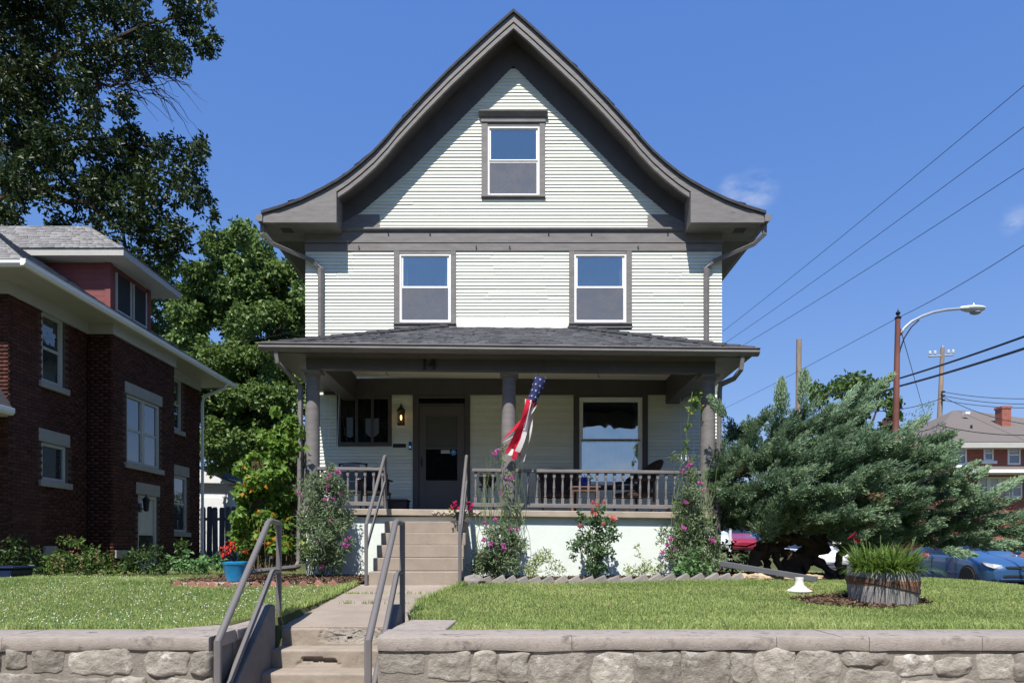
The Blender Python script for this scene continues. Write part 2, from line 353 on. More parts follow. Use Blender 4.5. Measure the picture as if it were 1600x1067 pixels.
for s in (-1, 1):              # boxed eave returns, flat eave soffits, gutters, vents
    def X(a): return HX + s * a
    cur = [(X(a), b - .212) for a, b in half if 3.37 < a < 4.20]
    zb, zt = sz(348, RY0), sz(333.5, RY0)
    poly = [(X(3.37), halfz(3.37) - .212)] + cur + [(X(4.2), zt), (X(4.76), zt - .005), (X(4.76), zb), (X(3.37), zb)]
    MB().prism_y(poly, RY0 - .012, WD + .3).build('eave_return', m_trim, house)
    MB().box(min(X(4.1), X(4.77)), max(X(4.1), X(4.77)), WD + .305, RY1, zb, zb + .03).build('eave_soffit', m_dtrim, house)  # soffit coloured darker than the trim to stand for eave shade
    g = [(X(4.775), zb + .015), (X(4.86), zb + .015), (X(4.905), zb + .07), (X(4.90), zb + .125), (X(4.915), zb + .14), (X(4.775), zb + .14)]
    MB().prism_y(g, RY0 - .03, RY1).build('gutter', m_trim, house, bevel=.004)
    for yv in (13.32, 15.2):
        v = MB(); v.box(min(X(4.30), X(4.52)), max(X(4.30), X(4.52)), yv - .1, yv + .1, zb - .006, zb - .002)
        for i in range(5): v.box(min(X(4.31), X(4.51)), max(X(4.31), X(4.51)), yv - .085 + i*.036, yv - .07 + i*.036, zb - .012, zb - .006)
        v.build('soffit_vent', m_dtrim, house)
# body of the house (sheathing behind the boards)
ZE, ZB0, ZB1 = sz(361, WD), sz(393, WD), sz(360, WD)
b = MB(); b.box(HX - 4.10, HX + 4.10, WD + .42, 23.6, GZ - .3, 6.3)
ga = [4.1, 3.6, 3.2, 2.8, 2.4, 2, 1.6, 1.2, .8, .4, 0]
b.prism_y([(HX - 4.1, 6.301), (HX + 4.1, 6.301)] + [(HX + a, max(6.4, halfz(a) - .26)) for a in ga] + [(HX - a, max(6.4, halfz(a) - .26)) for a in ga[:-1][::-1]], WD + .42, 23.6)
b.build('wall', m_siding, house)
m_room = M('dim_room_wall', (.10, .095, .09), .9, .2, 3, 0)
for q in ((610, 718, 385, 520), (884, 992, 385, 520), (745, 858, 175, 320), (890, 1018, 605, 770)):
    MB().box(sx(q[0], WD), sx(q[1], WD), WD + .39, WD + .415, sz(q[3], WD), sz(q[2], WD)).build('room_wall', m_room, house)
m_cloth2 = M('grey_curtain', (.33, .36, .39), .9, .06, 8, .2, 30)
m_cloth = M('white_curtain', (.62, .62, .60), .9, .06, 8, .2, 30)
def curtain(x0, x1, y0, y1, y, amp=.02, mat=None, folds=9):
    n = 40; V = []; xa, xb, za, zb = sx(x0, WD), sx(x1, WD), sz(y1, WD), sz(y0, WD)
    for i in range(n + 1):
        f = i/n; x = xa + (xb - xa)*f; o = amp*math.sin(f*folds*6.28 + 2*math.sin(f*9)); V += [(x, y + o, zb), (x + .02*math.sin(f*30), y + o*1.4, za)]
    return MB().add(V, [(2*i, 2*i+1, 2*i+3, 2*i+2) for i in range(n)]).build('curtain', mat or m_cloth, house, True)
sd = MB()
for s in (-1, 1):              # the side walls' boards, too oblique to be told apart from here
    z = .3
    while z < 6.2:
        xo = HX + s * 4.10
        sd.add([(xo, WD+.02, z), (xo + s*.018, WD+.02, z), (xo + s*.004, WD+.02, z+.068), (xo, WD+.02, z+.068), (xo, 23.6, z), (xo + s*.018, 23.6, z), (xo + s*.004, 23.6, z+.068), (xo, 23.6, z+.068)],
               [(0,1,5,4), (1,2,6,5), (2,3,7,6), (0,3,2,1), (4,5,6,7)]); z += .0672
o = sd.build('side_clapboards', m_siding, house); o['kind'] = 'stuff'
# rake frieze against the wall: its lower edge bounds the boards of the gable
fz = [(0, sz(104, WD)), (803-748, 0), (803-688.6, 0), (803-640, 0), (803-600, 0), (803-563, 0), (803-535, 0)]
fpx = [(0, 104), (55, 160), (114.4, 219), (163, 268), (203, 303), (240, 334), (275, 354)]
fed = [(a * WD / K, sz(b, WD)) for a, b in fpx]
def fhalf(z):
    for (a0, b0), (a1, b1) in zip(fed, fed[1:]):
        if b1 <= z <= b0: return a0 + (a1 - a0) * (b0 - z) / (b0 - b1)
    return fed[-1][0]
fr = MB()
for s in (-1, 1):
    up = [(HX + s*a, halfz(a) - .23) for a, _ in fed] ; lo = [(HX + s*a, b) for a, b in fed]
    n = len(up)
    for y0, y1 in [(WD - .03, WD + .02)]:
        vs = [(x, y0, z) for x, z in up] + [(x, y0, z) for x, z in lo] + [(x, y1, z) for x, z in up] + [(x, y1, z) for x, z in lo]
        fs = []
        for i in range(n-1): fs += [(i, i+1, n+i+1, n+i), (n+i, n+i+1, 3*n+i+1, 3*n+i)]
        fr.add(vs, fs)
fr.build('rake_frieze', m_dtrim, house)  # trim colour darkened for the roof's shade on the frieze
for s in (-1, 1):              # square blocks at the gable's lower corners
    a0, a1 = HX + s * (803-594) * WD / K, HX + s * 3.5
    MB().box(min(a0, a1), max(a0, a1), WD - .028, WD + .02, sz(357.5, WD), sz(336, WD)).build('corner_block', m_trim, house)
# belt of the gable: drip moulding and two boards
MB().prism_x([(WD - .085, sz(358, WD)), (WD - .085, sz(360.5, WD)), (WD - .04, sz(363.5, WD)), (WD + .02, sz(363.5, WD)), (WD + .02, sz(357, WD))], HX - 4.11, HX + 4.11).build('drip_moulding', m_trim, house)
MB().box(HX - 4.12, HX + 4.12, WD - .04, WD + .02, sz(380.5, WD), sz(363.8, WD)).build('belt_board', m_trim, house, bevel=.004)
MB().box(HX - 4.12, HX + 4.12, WD - .032, WD + .02, sz(393, WD), sz(381.5, WD)).build('belt_board', m_trim, house, bevel=.004)

for i in range(9):
    x = sx(555 + i * 62 + random.uniform(-12, 12), WD); zq = sz(random.choice((365, 367, 387)), WD); MB().tube([(x, WD - .045, zq), (x, WD - .065, zq)], .014, 6).build('belt_hook', m_black, house)
# ---- windows: casing, white frame, two sashes, panes, a screen over the lower one
openings = []                  # (x0,x1,z0,z1) kept free of clapboards
def wbox(p): return (sx(p[0], WD), sx(p[1], WD), sz(p[3], WD), sz(p[2], WD))
def window(cas, frm, glu, gll, sill, cap=False, screen=True, trim=None, fm=None):
    """pixel rectangles (x0,x1,y0,y1) on the wall plane"""
    trim = trim or m_trim; fm = fm or m_white
    x0, x1, z0, z1 = wbox(cas); a0, a1, c0, c1 = wbox(frm); openings.append((x0, x1, z0, z1))
    yf, yb = WD - .038, WD + .025
    w = MB(); w.box(x0, a0, yf, yb, z0, z1); w.box(a1, x1, yf, yb, z0, z1); w.box(a0, a1, yf + .012, yb, c1, z1)
    sb = sz(sill[1], WD); w.box(x0 - .005, x1 + .005, WD - .07, yb, c0 - .035, c0 - .001); w.box(x0, x1, yf - .004, yb, sb, c0 - .036)
    if cap:
        w.box(x0 - .01, x1 + .01, WD - .055, yb, z1, sz(185.5, WD)); w.prism_x([(WD - .06, sz(185.3, WD)), (WD - .13, sz(179.5, WD)), (WD - .13, sz(178, WD)), (yb, sz(178, WD)), (yb, sz(185.3, WD))], x0 - .05, x1 + .05)
    win = w.build('window', trim, house, bevel=.004)
    f = MB(); t = .035
    f.box(a0, a0 + t, WD - .02, yb, c0, c1); f.box(a1 - t, a1, WD - .02, yb, c0, c1); f.box(a0 + t, a1 - t, WD - .02, yb, c0, c0 + t); f.box(a0 + t, a1 - t, WD - .02, yb, c1 - t, c1)
    f.build('frame', fm, win, bevel=.003)
    for g, dy in ((glu, .012), (gll, 0)):
        g0, g1, h0, h1 = wbox(g); s = MB(); e0, e1 = a0 + t + .001, a1 - t - .001
        top = c1 - t - .001 if g is glu else h1 + .02; bot = h0 - .02 if g is glu else c0 + t + .001
        ya, yc = WD - .008 + dy, WD + .024
        s.box(e0, g0, ya, yc, bot, top); s.box(g1, e1, ya, yc, bot, top); s.box(g0, g1, ya, yc, bot, h0); s.box(g0, g1, ya, yc, h1, top)
        s.build('sash', fm, win, bevel=.002)
        MB().box(g0, g1, ya + .008, yc, h0, h1).build('pane', m_pane, win)
        if g is gll and screen:
            MB().add([(g0-.005, ya - .004, h0-.005), (g1+.005, ya - .004, h0-.005), (g1+.005, ya - .004, h1+.005), (g0-.005, ya - .004, h1+.005)], [(0, 1, 2, 3)]).build('insect_screen', m_screen, win)
    return win
window((615.5, 712.6, 393.4, 513), (624.3, 704.6, 397.5, 504.8), (630, 699, 401.5, 447), (628.4, 700, 450.5, 499.4), (506, 513))
window((889, 987, 393.4, 513), (897, 978.5, 397.5, 504.8), (902.5, 972.5, 401.5, 447), (901, 973.5, 450.5, 499.4), (506, 513))
window((752.3, 851.7, 193, 307.6), (762, 843, 198.5, 307), (767, 837.7, 202.7, 249), (765.5, 838, 255, 302.5), (307, 311.5), cap=True)
curtain(969, 974.5, 403, 470, WD + .12, .012, None, 3); curtain(965, 973.5, 452, 497, WD + .14, .02, None, 4)
curtain(628, 636, 402, 498, WD + .16, .02, None, 3); curtain(694, 700, 402, 498, WD + .16, .02, None, 3); curtain(765, 838, 258, 303, WD + .3, .03, m_cloth2, 7)
curtain(909, 998, 690, 752, WD + .10, .022, m_cloth2, 8); curtain(909, 918, 628, 690, WD + .14, .02, m_cloth2, 3); curtain(990, 998, 628, 690, WD + .14, .02, m_cloth2, 3)
# porch window at the right
window((896, 1012, 614, 764), (905, 1003.5, 621, 758), (911, 997, 628, 685), (909, 997, 690, 752), (757, 763), screen=False, trim=m_dtrim)

# ---- clapboards, every row a board of its own between the openings
PITCH = .0672
cm = MB().prism_x([(-.023, 0), (.02, 0), (.02, .072), (-.003, .072)], 0, 1); cb0 = cm.build('clapboard', m_siding, None)
cbm = cb0.data; bpy.data.objects.remove(cb0); small = MB(); ncb = 0
njoint = [0]
def clap(x0, x1, z, tiny=False):
    global ncb
    if x1 - x0 < .06: return
    if not tiny and x1 - x0 > 1.5 and njoint[0] < 42 and random.random() < .45:
        xm = random.uniform(x0 + .4, x1 - .4); njoint[0] += 1; clap(x0, xm - .0025, z); clap(xm + .0025, x1, z); return
    if tiny:
        small.prism_x([(WD - .018, z), (WD + .02, z), (WD + .02, z + .072), (WD - .004, z + .072)], x0, x1); return
    o = link('clapboard', cbm, house); o.location = (x0 - HX, random.uniform(-.002, .003), z - GZ + random.uniform(-.0035, .0035)); o.scale = (x1 - x0, 1, 1)
    o.rotation_euler = (0, random.gauss(0, .0007), 0); ncb += 1
def row(x0, x1, z, tiny=()):
    cuts = sorted((a0, a1) for a0, a1, c0, c1 in openings if c0 + .02 < z + .05 and z + .02 < c1)
    x = x0; k = 0
    for a0, a1 in cuts + [(x1, x1)]:
        if a0 > x1: a0 = x1
        clap(x, a0 + .006, z, k in tiny); x = max(x, a1 - .006); k += 1
openings.append((sx(526.8, WD), sx(612.4, WD), sz(697, WD), sz(616, WD)))       # the leaded window
openings.append((sx(645.4, WD), sx(734.6, WD), sz(815, WD), sz(616, WD)))       # the door
z = ZB0 - PITCH
while z > sz(546, WD): row(HX - 4.11, HX + 4.11, z); z -= PITCH
z = sz(357.5, WD)
while z < sz(104, WD) - .05: row(HX - fhalf(z) - .03, HX + fhalf(z) + .03, z); z += PITCH
z = sz(617, WD) - PITCH
while z > .55: row(HX - 4.11, HX + 4.11, z, (1,) if z < sz(617, WD) and z > sz(697, WD) - .05 else ()); z -= PITCH
o = small.build('short_clapboards', m_siding, house); o['kind'] = 'stuff'
MB().box(sx(712, WD), sx(889.5, WD), WD - .022, WD + .02, sz(516, WD), sz(497, WD)).build('patch_board', m_siding, house)
print('clapboards', ncb)

# ---- porch wall: frieze, leaded window, door, lantern, mail slot, keypad
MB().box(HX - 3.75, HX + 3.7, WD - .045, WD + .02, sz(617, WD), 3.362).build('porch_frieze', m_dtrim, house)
def R(x0, x1, y0, y1): return sx(x0, WD), sx(x1, WD), sz(y1, WD), sz(y0, WD)
x0, x1, z0, z1 = R(526.8, 612.4, 617.3, 697)
w = MB(); c = .075
w.box(x0, x0 + c, WD - .04, WD + .02, z0, z1); w.box(x1 - c, x1, WD - .04, WD + .02, z0, z1); w.box(x0 + c, x1 - c, WD - .04, WD + .02, z0, z0 + c); w.box(x0 + c, x1 - c, WD - .04, WD + .02, z1 - c, z1)
lw = w.build('leaded_window', m_dtrim, house, bevel=.004); openings.append((x0, x1, z0, z1))
mull = [x0 + c + (x1 - x0 - 2*c) * f for f in (0, 1/3, 2/3, 1)]
for i in (1, 2): MB().box(mull[i] - .025, mull[i] + .025, WD - .025, WD + .02, z0 + c, z1 - c).build('mullion', m_dtrim, lw)
MB().box(x0 + c, x1 - c, WD + .004, WD + .022, z0 + c, z1 - c).build('pane', m_dglass, lw)
m_curt = M('pale_curtain', (.13, .16, .20), .9, .1, 6, .2, 40)
def shield(xa, xb, za, zb, y):   # pointed light pane in the leading
    xm = (xa + xb) / 2; h = (xb - xa) * .45
    return MB().prism_y([(xa, zb), (xb, zb), (xb, za + h * .8), (xb - (xb-xa)*.18, za + h*.35), (xm, za), (xa + (xb-xa)*.18, za + h*.35), (xa, za + h*.8)], y, y + .01)
for pxr in ((541.5, 551.5, 652, 684), (571, 592, 653.5, 683.5)):
    a0, a1, c0, c1 = R(*pxr); shield(a0, a1, c0, c1, WD - .008).build('leaded_pane', m_curt, lw)
lead = MB()
a0, a1, c0, c1 = R(571, 592, 653.5, 683.5); lead.box((a0+a1)/2 - .008, (a0+a1)/2 + .008, WD - .014, WD - .009, c0, z1 - c)
for q in ((541, 0), (552, 0), (570.5, 0), (592.5, 0)): lead.box(sx(q[0], WD) - .006, sx(q[0], WD) + .006, WD - .014, WD - .009, z0 + c + .1, z1 - c)
lead.build('lead_came', m_black, lw)
# door
m_door = M('dark_door_paint', (.105, .095, .095), .5, .06, 4, .1, 40)
x0, x1, z0, z1 = R(645.4, 734.6, 617.3, 815); d0, d1, e0, e1 = R(654.6, 726.5, 634, 812)
dc = MB(); dc.box(x0, d0, WD - .05, WD + .02, z0, z1); dc.box(d1, x1, WD - .05, WD + .02, z0, z1); dc.box(d0, d1, WD - .05, WD + .02, e1 + .004, e1 + .04)
dc.box(d0, d1, WD - .045, WD + .02, sz(621.5, WD), z1); dcs = dc.build('door_casing', m_dtrim, house, bevel=.004)
MB().box(d0, d1, WD - .012, WD + .02, e1 + .041, sz(621.6, WD)).build('transom_pane', m_dglass, dcs)
MB().box(d0 + .01, d1 - .01, WD - .062, WD - .046, sz(622.8, WD), sz(621.2, WD)).build('transom_edge', m_gray, dcs)
g0, g1, h0, h1 = R(665.6, 714.6, 650.5, 699); k0, k1, l0, l1 = R(665.6, 714.6, 702, 750.5)
dm = MB(); dm.box(d0 + .006, g0, WD - .035, WD + .018, e0, e1); dm.box(g1, d1 - .006, WD - .035, WD + .018, e0, e1)
dm.box(g0, g1, WD - .035, WD + .018, h1, e1); dm.box(g0, g1, WD - .035, WD + .018, l1, h0); dm.box(g0, g1, WD - .035, WD + .018, e0, l0)
door = dm.build('storm_door', m_door, house, bevel=.004)
m_ups = Screen('door_screen', (.16, .15, .14), .75)
MB().box(g0, g1, WD - .01, WD + .01, h0, h1).build('upper_pane', Glass('upper_door_glass', (.09, .09, .085), 1.6, .15), door)
MB().box(k0, k1, WD - .015, WD + .01, l0, l1).build('lower_pane', Glass('lower_door_glass', (.006, .007, .009), 1.5), door)
MB().box(d0 + .045, d0 + .075, WD - .075, WD - .036, sz(728, WD), sz(719, WD)).tube([(d0 + .06, WD - .06, sz(725, WD)), (d0 + .06, WD - .085, sz(723, WD)), (d0 + .06, WD - .085, sz(716, WD)), (d0 + .06, WD - .05, sz(714, WD))], .009, 6).build('door_handle', m_black, door)
m_blue = M('blue_sticker', (.05, .22, .50), .5, 0, 1, 0); m_paper = M('paper_sticker', (.42, .42, .40), .6, .05, 5, 0)
c = px(708.7, 707, WD); MB().prism_y([(c.x + .058*math.cos(a*math.pi/8), c.z + .058*math.sin(a*math.pi/8)) for a in range(16)], WD - .019, WD - .0155).build('round_sticker', m_blue, door)
MB().prism_y([(c.x + .022*math.cos(a*math.pi/6), c.z + .012 + .022*math.sin(a*math.pi/6)) for a in range(12)], WD - .021, WD - .0195).build('sticker_mark', m_paper, door)
MB().box(sx(689, WD), sx(703, WD), WD - .018, WD - .0155, sz(708.5, WD), sz(703, WD)).build('paper_sticker', m_paper, door)
MB().prism_x([(WD - .05, z0 + .0), (WD - .12, z0 - .04), (WD - .12, z0 - .07), (WD + .0, z0 - .07), (WD, z0)], d0 - .03, d1 + .03).build('door_sill', m_slabc, house)
# lantern
lx, lz = sx(628.3, WD), sz(651, WD); m_amber = Emit('lantern_flame', (1, .55, .16), 5)
l = MB(); l.box(lx - .05, lx + .05, WD - .03, WD - .0, lz - .14, lz + .12); l.tube([(lx, WD - .02, lz + .14), (lx, WD - .12, lz + .16)], .012, 6)
for a in (-.055, .055):
    for yq in (-.185, -.075): l.box(lx + a - .006, lx + a + .006, WD + yq - .006, WD + yq + .006, lz - .17, lz + .09)
l.box(lx - .068, lx + .068, WD - .2, WD - .06, lz - .185, lz - .165); l.lathe([(.095, .09), (.09, .10), (.05, .15), (.03, .17), (.03, .19), (.012, .20), (.016, .22), (.004, .24)], lx, WD - .13, 8, lz)
lan = l.build('wall_lantern', m_black, house)
fl = MB().ell((lx, WD - .13, lz - .04), .017, .017, .05, 8, 6).build('flame_bulb', m_amber, lan, True)
m_lg, t_, b_ = nmat('lantern_glass'); b_.inputs['Base Color'].default_value = (.5, .42, .3, 1); b_.inputs['Alpha'].default_value = .18; b_.inputs['Roughness'].default_value = .08
gq = MB(); gq.box(lx - .05, lx + .05, WD - .182, WD - .179, lz - .165, lz + .088); gq.build('lantern_glass', m_lg, lan)
x0, x1, z0, z1 = R(613, 644.6, 690, 703.5); mp_ = MB().box(x0, x1, WD - .022, WD + .02, z0, z1).build('mail_plate', m_siding, house)
x0, x1, z0, z1 = R(614.3, 634.6, 693.5, 699.3); MB().box(x0, x1, WD - .032, WD - .0215, z0, z1).build('mail_slot', m_black, mp_)
x0, x1, z0, z1 = R(639, 643.5, 690.5, 703); kp = MB().box(x0, x1, WD - .05, WD - .021, z0, z1).build('keypad', M('dark_blue_plastic', (.02, .05, .10), .35, 0, 1, 0), house, bevel=.006)
MB().box(x0 + .012, x1 - .012, WD - .053, WD - .051, z0 + .03, z0 + .075).build('keypad_button', Emit('keypad_glow', (.12, .35, .7), .5), kp)

# ---- porch: floor, foundation, columns, beams, ceiling, roof (all leaning a little to the right)
PX0, PX1, PC = -3.42, 3.33, -.05
ZF = .635
fl = MB(); fl.box(PX0, PX1, 11.05, WD + .02, ZF - .105, ZF)
pf = fl.build('porch_floor', m_slabc, house, bevel=.012, tilt=True)
ck = MB()                       # broken edge of the slab over the steps
for i in range(26):
    xx = -1.37 + random.random() * .75; ck.add([(xx, 11.045, ZF - random.random()*.05), (xx + .03 + random.random()*.1, 11.02, ZF - .06 - random.random()*.03), (xx + .05 + random.random()*.12, 11.047, ZF - .02), (xx + .06, 11.047, ZF - .095)], [(0, 1, 2), (1, 3, 2)])
ck.build('broken_edge', m_slabc, pf, tilt=True)
b = MB(); b.box(PX0 + .06, PX1 - .06, 11.14, WD + .02, GZ - .4, ZF - .106); b.build('foundation', m_found, house)
CD = 11.24
colx = [(-3.30, 'a'), (-.07, 'b'), (3.21, 'c')]
capz = sz(580.5, 11.1)
for cx_, _ in colx:
    p = [(.127, 0), (.127, .0), (.126, .35), (.124, .8), (.119, 1.3), (.112, 1.8), (.107, 2.15), (.105, capz - ZF - .13)]
    cobj = MB().lathe(p[1:], cx_, CD, 28, ZF + .08).build('porch_column', m_trim, house, True, tilt=True)
    h = capz
    MB().lathe([(.108, -.07), (.122, -.06), (.122, -.05), (.112, -.045), (.116, -.03), (.14, -.01)], cx_, CD, 28, h - .035).box(cx_ - .15, cx_ + .15, CD - .15, CD + .15, h - .044, h - .002).build('capital', m_trim, cobj, True, tilt=True)
    MB().box(cx_ - .16, cx_ + .16, CD - .16, CD + .16, ZF + .001, ZF + .04).lathe([(.155, .04), (.16, .055), (.15, .075), (.13, .085)], cx_, CD, 28, ZF).build('column_base', m_trim, cobj, True, tilt=True)
zc = 3.37
MB().box(PX0 + .06, PX1 - .06, 11.06, 11.18, capz, 3.20).build('porch_beam', m_dtrim, house, bevel=.006, tilt=True)
for xa in (PX0 + .06, PX1 - .32): MB().box(xa, xa + .26, 11.181, WD + .0, capz + .02, 3.24).box(xa + .002, xa + .258, 11.7, WD + .0, 3.241, 3.40).build('porch_beam', m_dtrim, house, tilt=True)
MB().box(PX0 + .33, PX1 - .33, 11.65, WD + .0, 3.364, 3.375).build('porch_ceiling', m_ceil, house, tilt=True)
for xx in (-2.4, 1.6): MB().tube([(xx, 12.9, 3.364), (xx, 12.9, 3.29), (xx + .02, 12.9, 3.27), (xx + .03, 12.9, 3.29)], .006, 5).build('ceiling_hook', m_black, house, tilt=True)
EX0, EX1, EY = -3.92, 3.78, 10.75; ze = 3.075; zr = sz(512, WD)
tx0, tx1 = sx(697, WD), sx(886, WD)
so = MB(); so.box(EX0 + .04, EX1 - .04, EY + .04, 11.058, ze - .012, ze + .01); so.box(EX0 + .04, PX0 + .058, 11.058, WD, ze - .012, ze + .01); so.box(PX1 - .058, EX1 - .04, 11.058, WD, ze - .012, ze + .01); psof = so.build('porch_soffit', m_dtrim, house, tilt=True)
pr = MB(); e = ze + .085
v = [(EX0, EY, e), (EX1, EY, e), (EX1, WD + .02, e), (EX0, WD + .02, e), (tx0, WD - .0, zr), (tx1, WD - .0, zr), (tx1, WD + .02, zr), (tx0, WD + .02, zr)]
pr.add(v, [(0, 1, 5, 4), (1, 2, 6, 5), (3, 0, 4, 7), (4, 5, 6, 7)])
proof = pr.build('porch_roof', m_roofd, house, tilt=True, recalc=False)
fas = MB(); fas.box(EX0 + .02, EX1 - .02, EY + .02, EY + .05, ze, e - .003)
for xa in (EX0 + .02, EX1 - .05): fas.box(xa, xa + .03, EY + .051, WD, ze, e - .003)
fas.build('fascia_board', m_trim, house, tilt=True)
gt = MB(); gt.prism_x([(EY + .018, ze + .0), (EY - .05, ze + .0), (EY - .095, ze + .045), (EY - .09, ze + .085), (EY - .11, ze + .10), (EY - .11, ze + .115), (EY + .018, ze + .115)], EX0 - .07, EX1 + .07)
gt.build('porch_gutter', m_trim, house, bevel=.005, tilt=True)
V = []; F = []; T = []           # porch shingles: tabs in courses over the three slopes
def courses(A, B, C, D, n, tab=.30, V=V, F=F, T=T, lift=.012):
    """eave A-B, top D-C"""
    A, B, C, D = map(Vector, (A, B, C, D)); nrm = (B - A).cross(D - A).normalized()
    if nrm.z < 0: nrm = -nrm
    for i in range(n):
        f0, f1 = i / n, min(1, (i + 1.25) / n)
        a0, b0, a1, b1 = A.lerp(D, f0), B.lerp(C, f0), A.lerp(D, f1), B.lerp(C, f1)
        ln = (b0 - a0).length; x = -random.random() * tab
        while x < ln:
            w = tab * random.choice((.5, .6, .8, 1.0)); g0, g1 = max(0, x) / ln, min(ln, x + w - .006) / ln
            if g1 > g0:
                h = lift * random.choice((.5, 1, 1, 1.5)); o = len(V)
                V += [a0.lerp(b0, g0) + nrm*(h + .004), a0.lerp(b0, g1) + nrm*(h + .004), a1.lerp(b1, g1) + nrm*.003, a1.lerp(b1, g0) + nrm*.003, a0.lerp(b0, g0), a0.lerp(b0, g1)]
                F += [(o, o+1, o+2, o+3), (o+4, o+5, o+1, o)]; T += [random.random()] * 6
            x += w
def tv(p): return TILT @ Vector(p)
courses(tv((EX0 - .02, EY - .03, e)), tv((EX1 + .02, EY - .03, e)), tv(v[5]), tv(v[4]), 22)
courses(tv(v[1]), tv(v[2]), tv(v[6]), tv(v[5]), 20); courses(tv(v[3]), tv(v[0]), tv(v[4]), tv(v[7]), 20)
np_mesh('shingles', [tuple(q) for q in V], F, m_shin, proof, T, kind='stuff')
for q0, q1 in ((v[0], v[4]), (v[1], v[5])):
    hp = MB(); a, b = Vector(q0), Vector(q1)
    for i in range(16):
        p, q = a.lerp(b, i/16), a.lerp(b, min(1, (i + 1.2)/16)); hp.tube([p + Vector((0, 0, .02)), q + Vector((0, 0, .012))], [.06, .05], 6)
    ho_ = hp.build('hip_cap', m_roofd, proof, tilt=True); ho_['kind'] = 'stuff'
# number on the beam
cu = bpy.data.curves.new('house_number', 'FONT'); cu.body = '14'; cu.size = .25; cu.extrude = .008; cu.offset = .007; cu.align_x = 'CENTER'
dg = bpy.context.evaluated_depsgraph_get()
no = bpy.data.objects.new('tmp', cu); COL.objects.link(no); dg.update(); me = bpy.data.meshes.new_from_object(no.evaluated_get(bpy.context.evaluated_depsgraph_get())); bpy.data.objects.remove(no)
me.name = 'house_number'; me.materials.clear(); me.materials.append(m_black); no = link('house_number', me, house)
pn = px(669.5, 577.2, 11.045); no.location = pn - Vector((HX, WD, GZ)); no.rotation_euler = (math.radians(90), .0105, 0)
# railings
bp_ = [(.026, 0), (.026, .0), (.026, .10), (.016, .112), (.021, .125), (.014, .14), (.02, .26), (.0215, .29), (.0165, .37), (.013, .43), (.021, .447), (.0135, .462), (.013, .465), (.0245, .478), (.0245, .54)]
bal = MB().box(-.024, .024, -.024, .024, 0, .105).lathe(bp_[3:12], 0, 0, 8).box(-.022, .022, -.022, .022, .468, .56).build('baluster', m_trim, None); balm = bal.data; bpy.data.objects.remove(bal)
RD = 11.2
def railing(x0, x1, first, step, n, zt=.0):
    zb_, zt_ = ZF + .055, ZF + .63
    rb = MB().box(x0, x1, RD - .045, RD + .045, zb_, zb_ + .065).build('porch_railing', m_trim, house, bevel=.005, tilt=True)
    MB().box(x0, x1, RD - .05, RD + .05, zt_, zt_ + .05).build('top_rail', m_trim, rb, bevel=.006, tilt=True)
    for i in range(n):
        x = first + i * step; o = link('baluster', balm, rb); p = TILT @ Vector((x, RD, zb_ + .066)); o.location = p - org(rb); o.scale = (1, 1, .91); o.rotation_euler = (0, .0105, 0)
railing(-3.19, -2.10, -3.12, .141, 8); railing(-.66, -.18, -.60, .141, 4); railing(.05, 3.09, .12, .1413, 22)
# downspouts
def dsp(pts, r=.05, name='downspout', tilt=False): return MB().tube(pts, r, 4).build(name, m_trim, house, bevel=.008, tilt=tilt)
zb = sz(348, RY0)
for s, xq in ((-1, sx(503, WD)), (1, sx(1102, WD))):
    xe = HX + s * 4.82
    dsp([(xe, RY0 + .12, zb + .02), (xe, RY0 + .12, zb - .16), (xe - s*.18, RY0 + .2, zb - .32), (xq + s*.16, WD - .09, zb - .55), (xq, WD - .09, zb - .70), (xq, WD - .09, 3.8 if s > 0 else 3.6)], .055)
dsp([(-3.74, EY - .02, ze + .02), (-3.72, EY + .02, ze - .17), (-3.6, 10.95, ze - .30), (-3.475, 11.16, ze - .46), (-3.475, 11.16, GZ + .22), (-3.5, 11.1, GZ + .12)], .042, tilt=True)
dsp([(3.60, EY - .02, ze + .02), (3.59, EY + .02, ze - .20), (3.54, 10.95, ze - .30), (3.37, 11.1, ze - .36), (3.355, 11.10, ze - .48), (3.355, 11.10, GZ + .25), (3.40, 11.0, GZ + .16)], .042, tilt=True)
# strings for the climbers
for x in (507, 515, 530): MB().tube([px(x, 617, 12.9), px(x + random.uniform(-2, 1), 660, 12.7), px(x - 3, 700, 12.4)], .006, 4).build('climber_string', m_white, house)
for x in (1063, 1070, 1082): MB().tube([px(x, 617, 12.9), px(x + 1, 665, 12.2), px(x + 2, 720, 11.5)], .006, 4).build('climber_string', m_white, house)
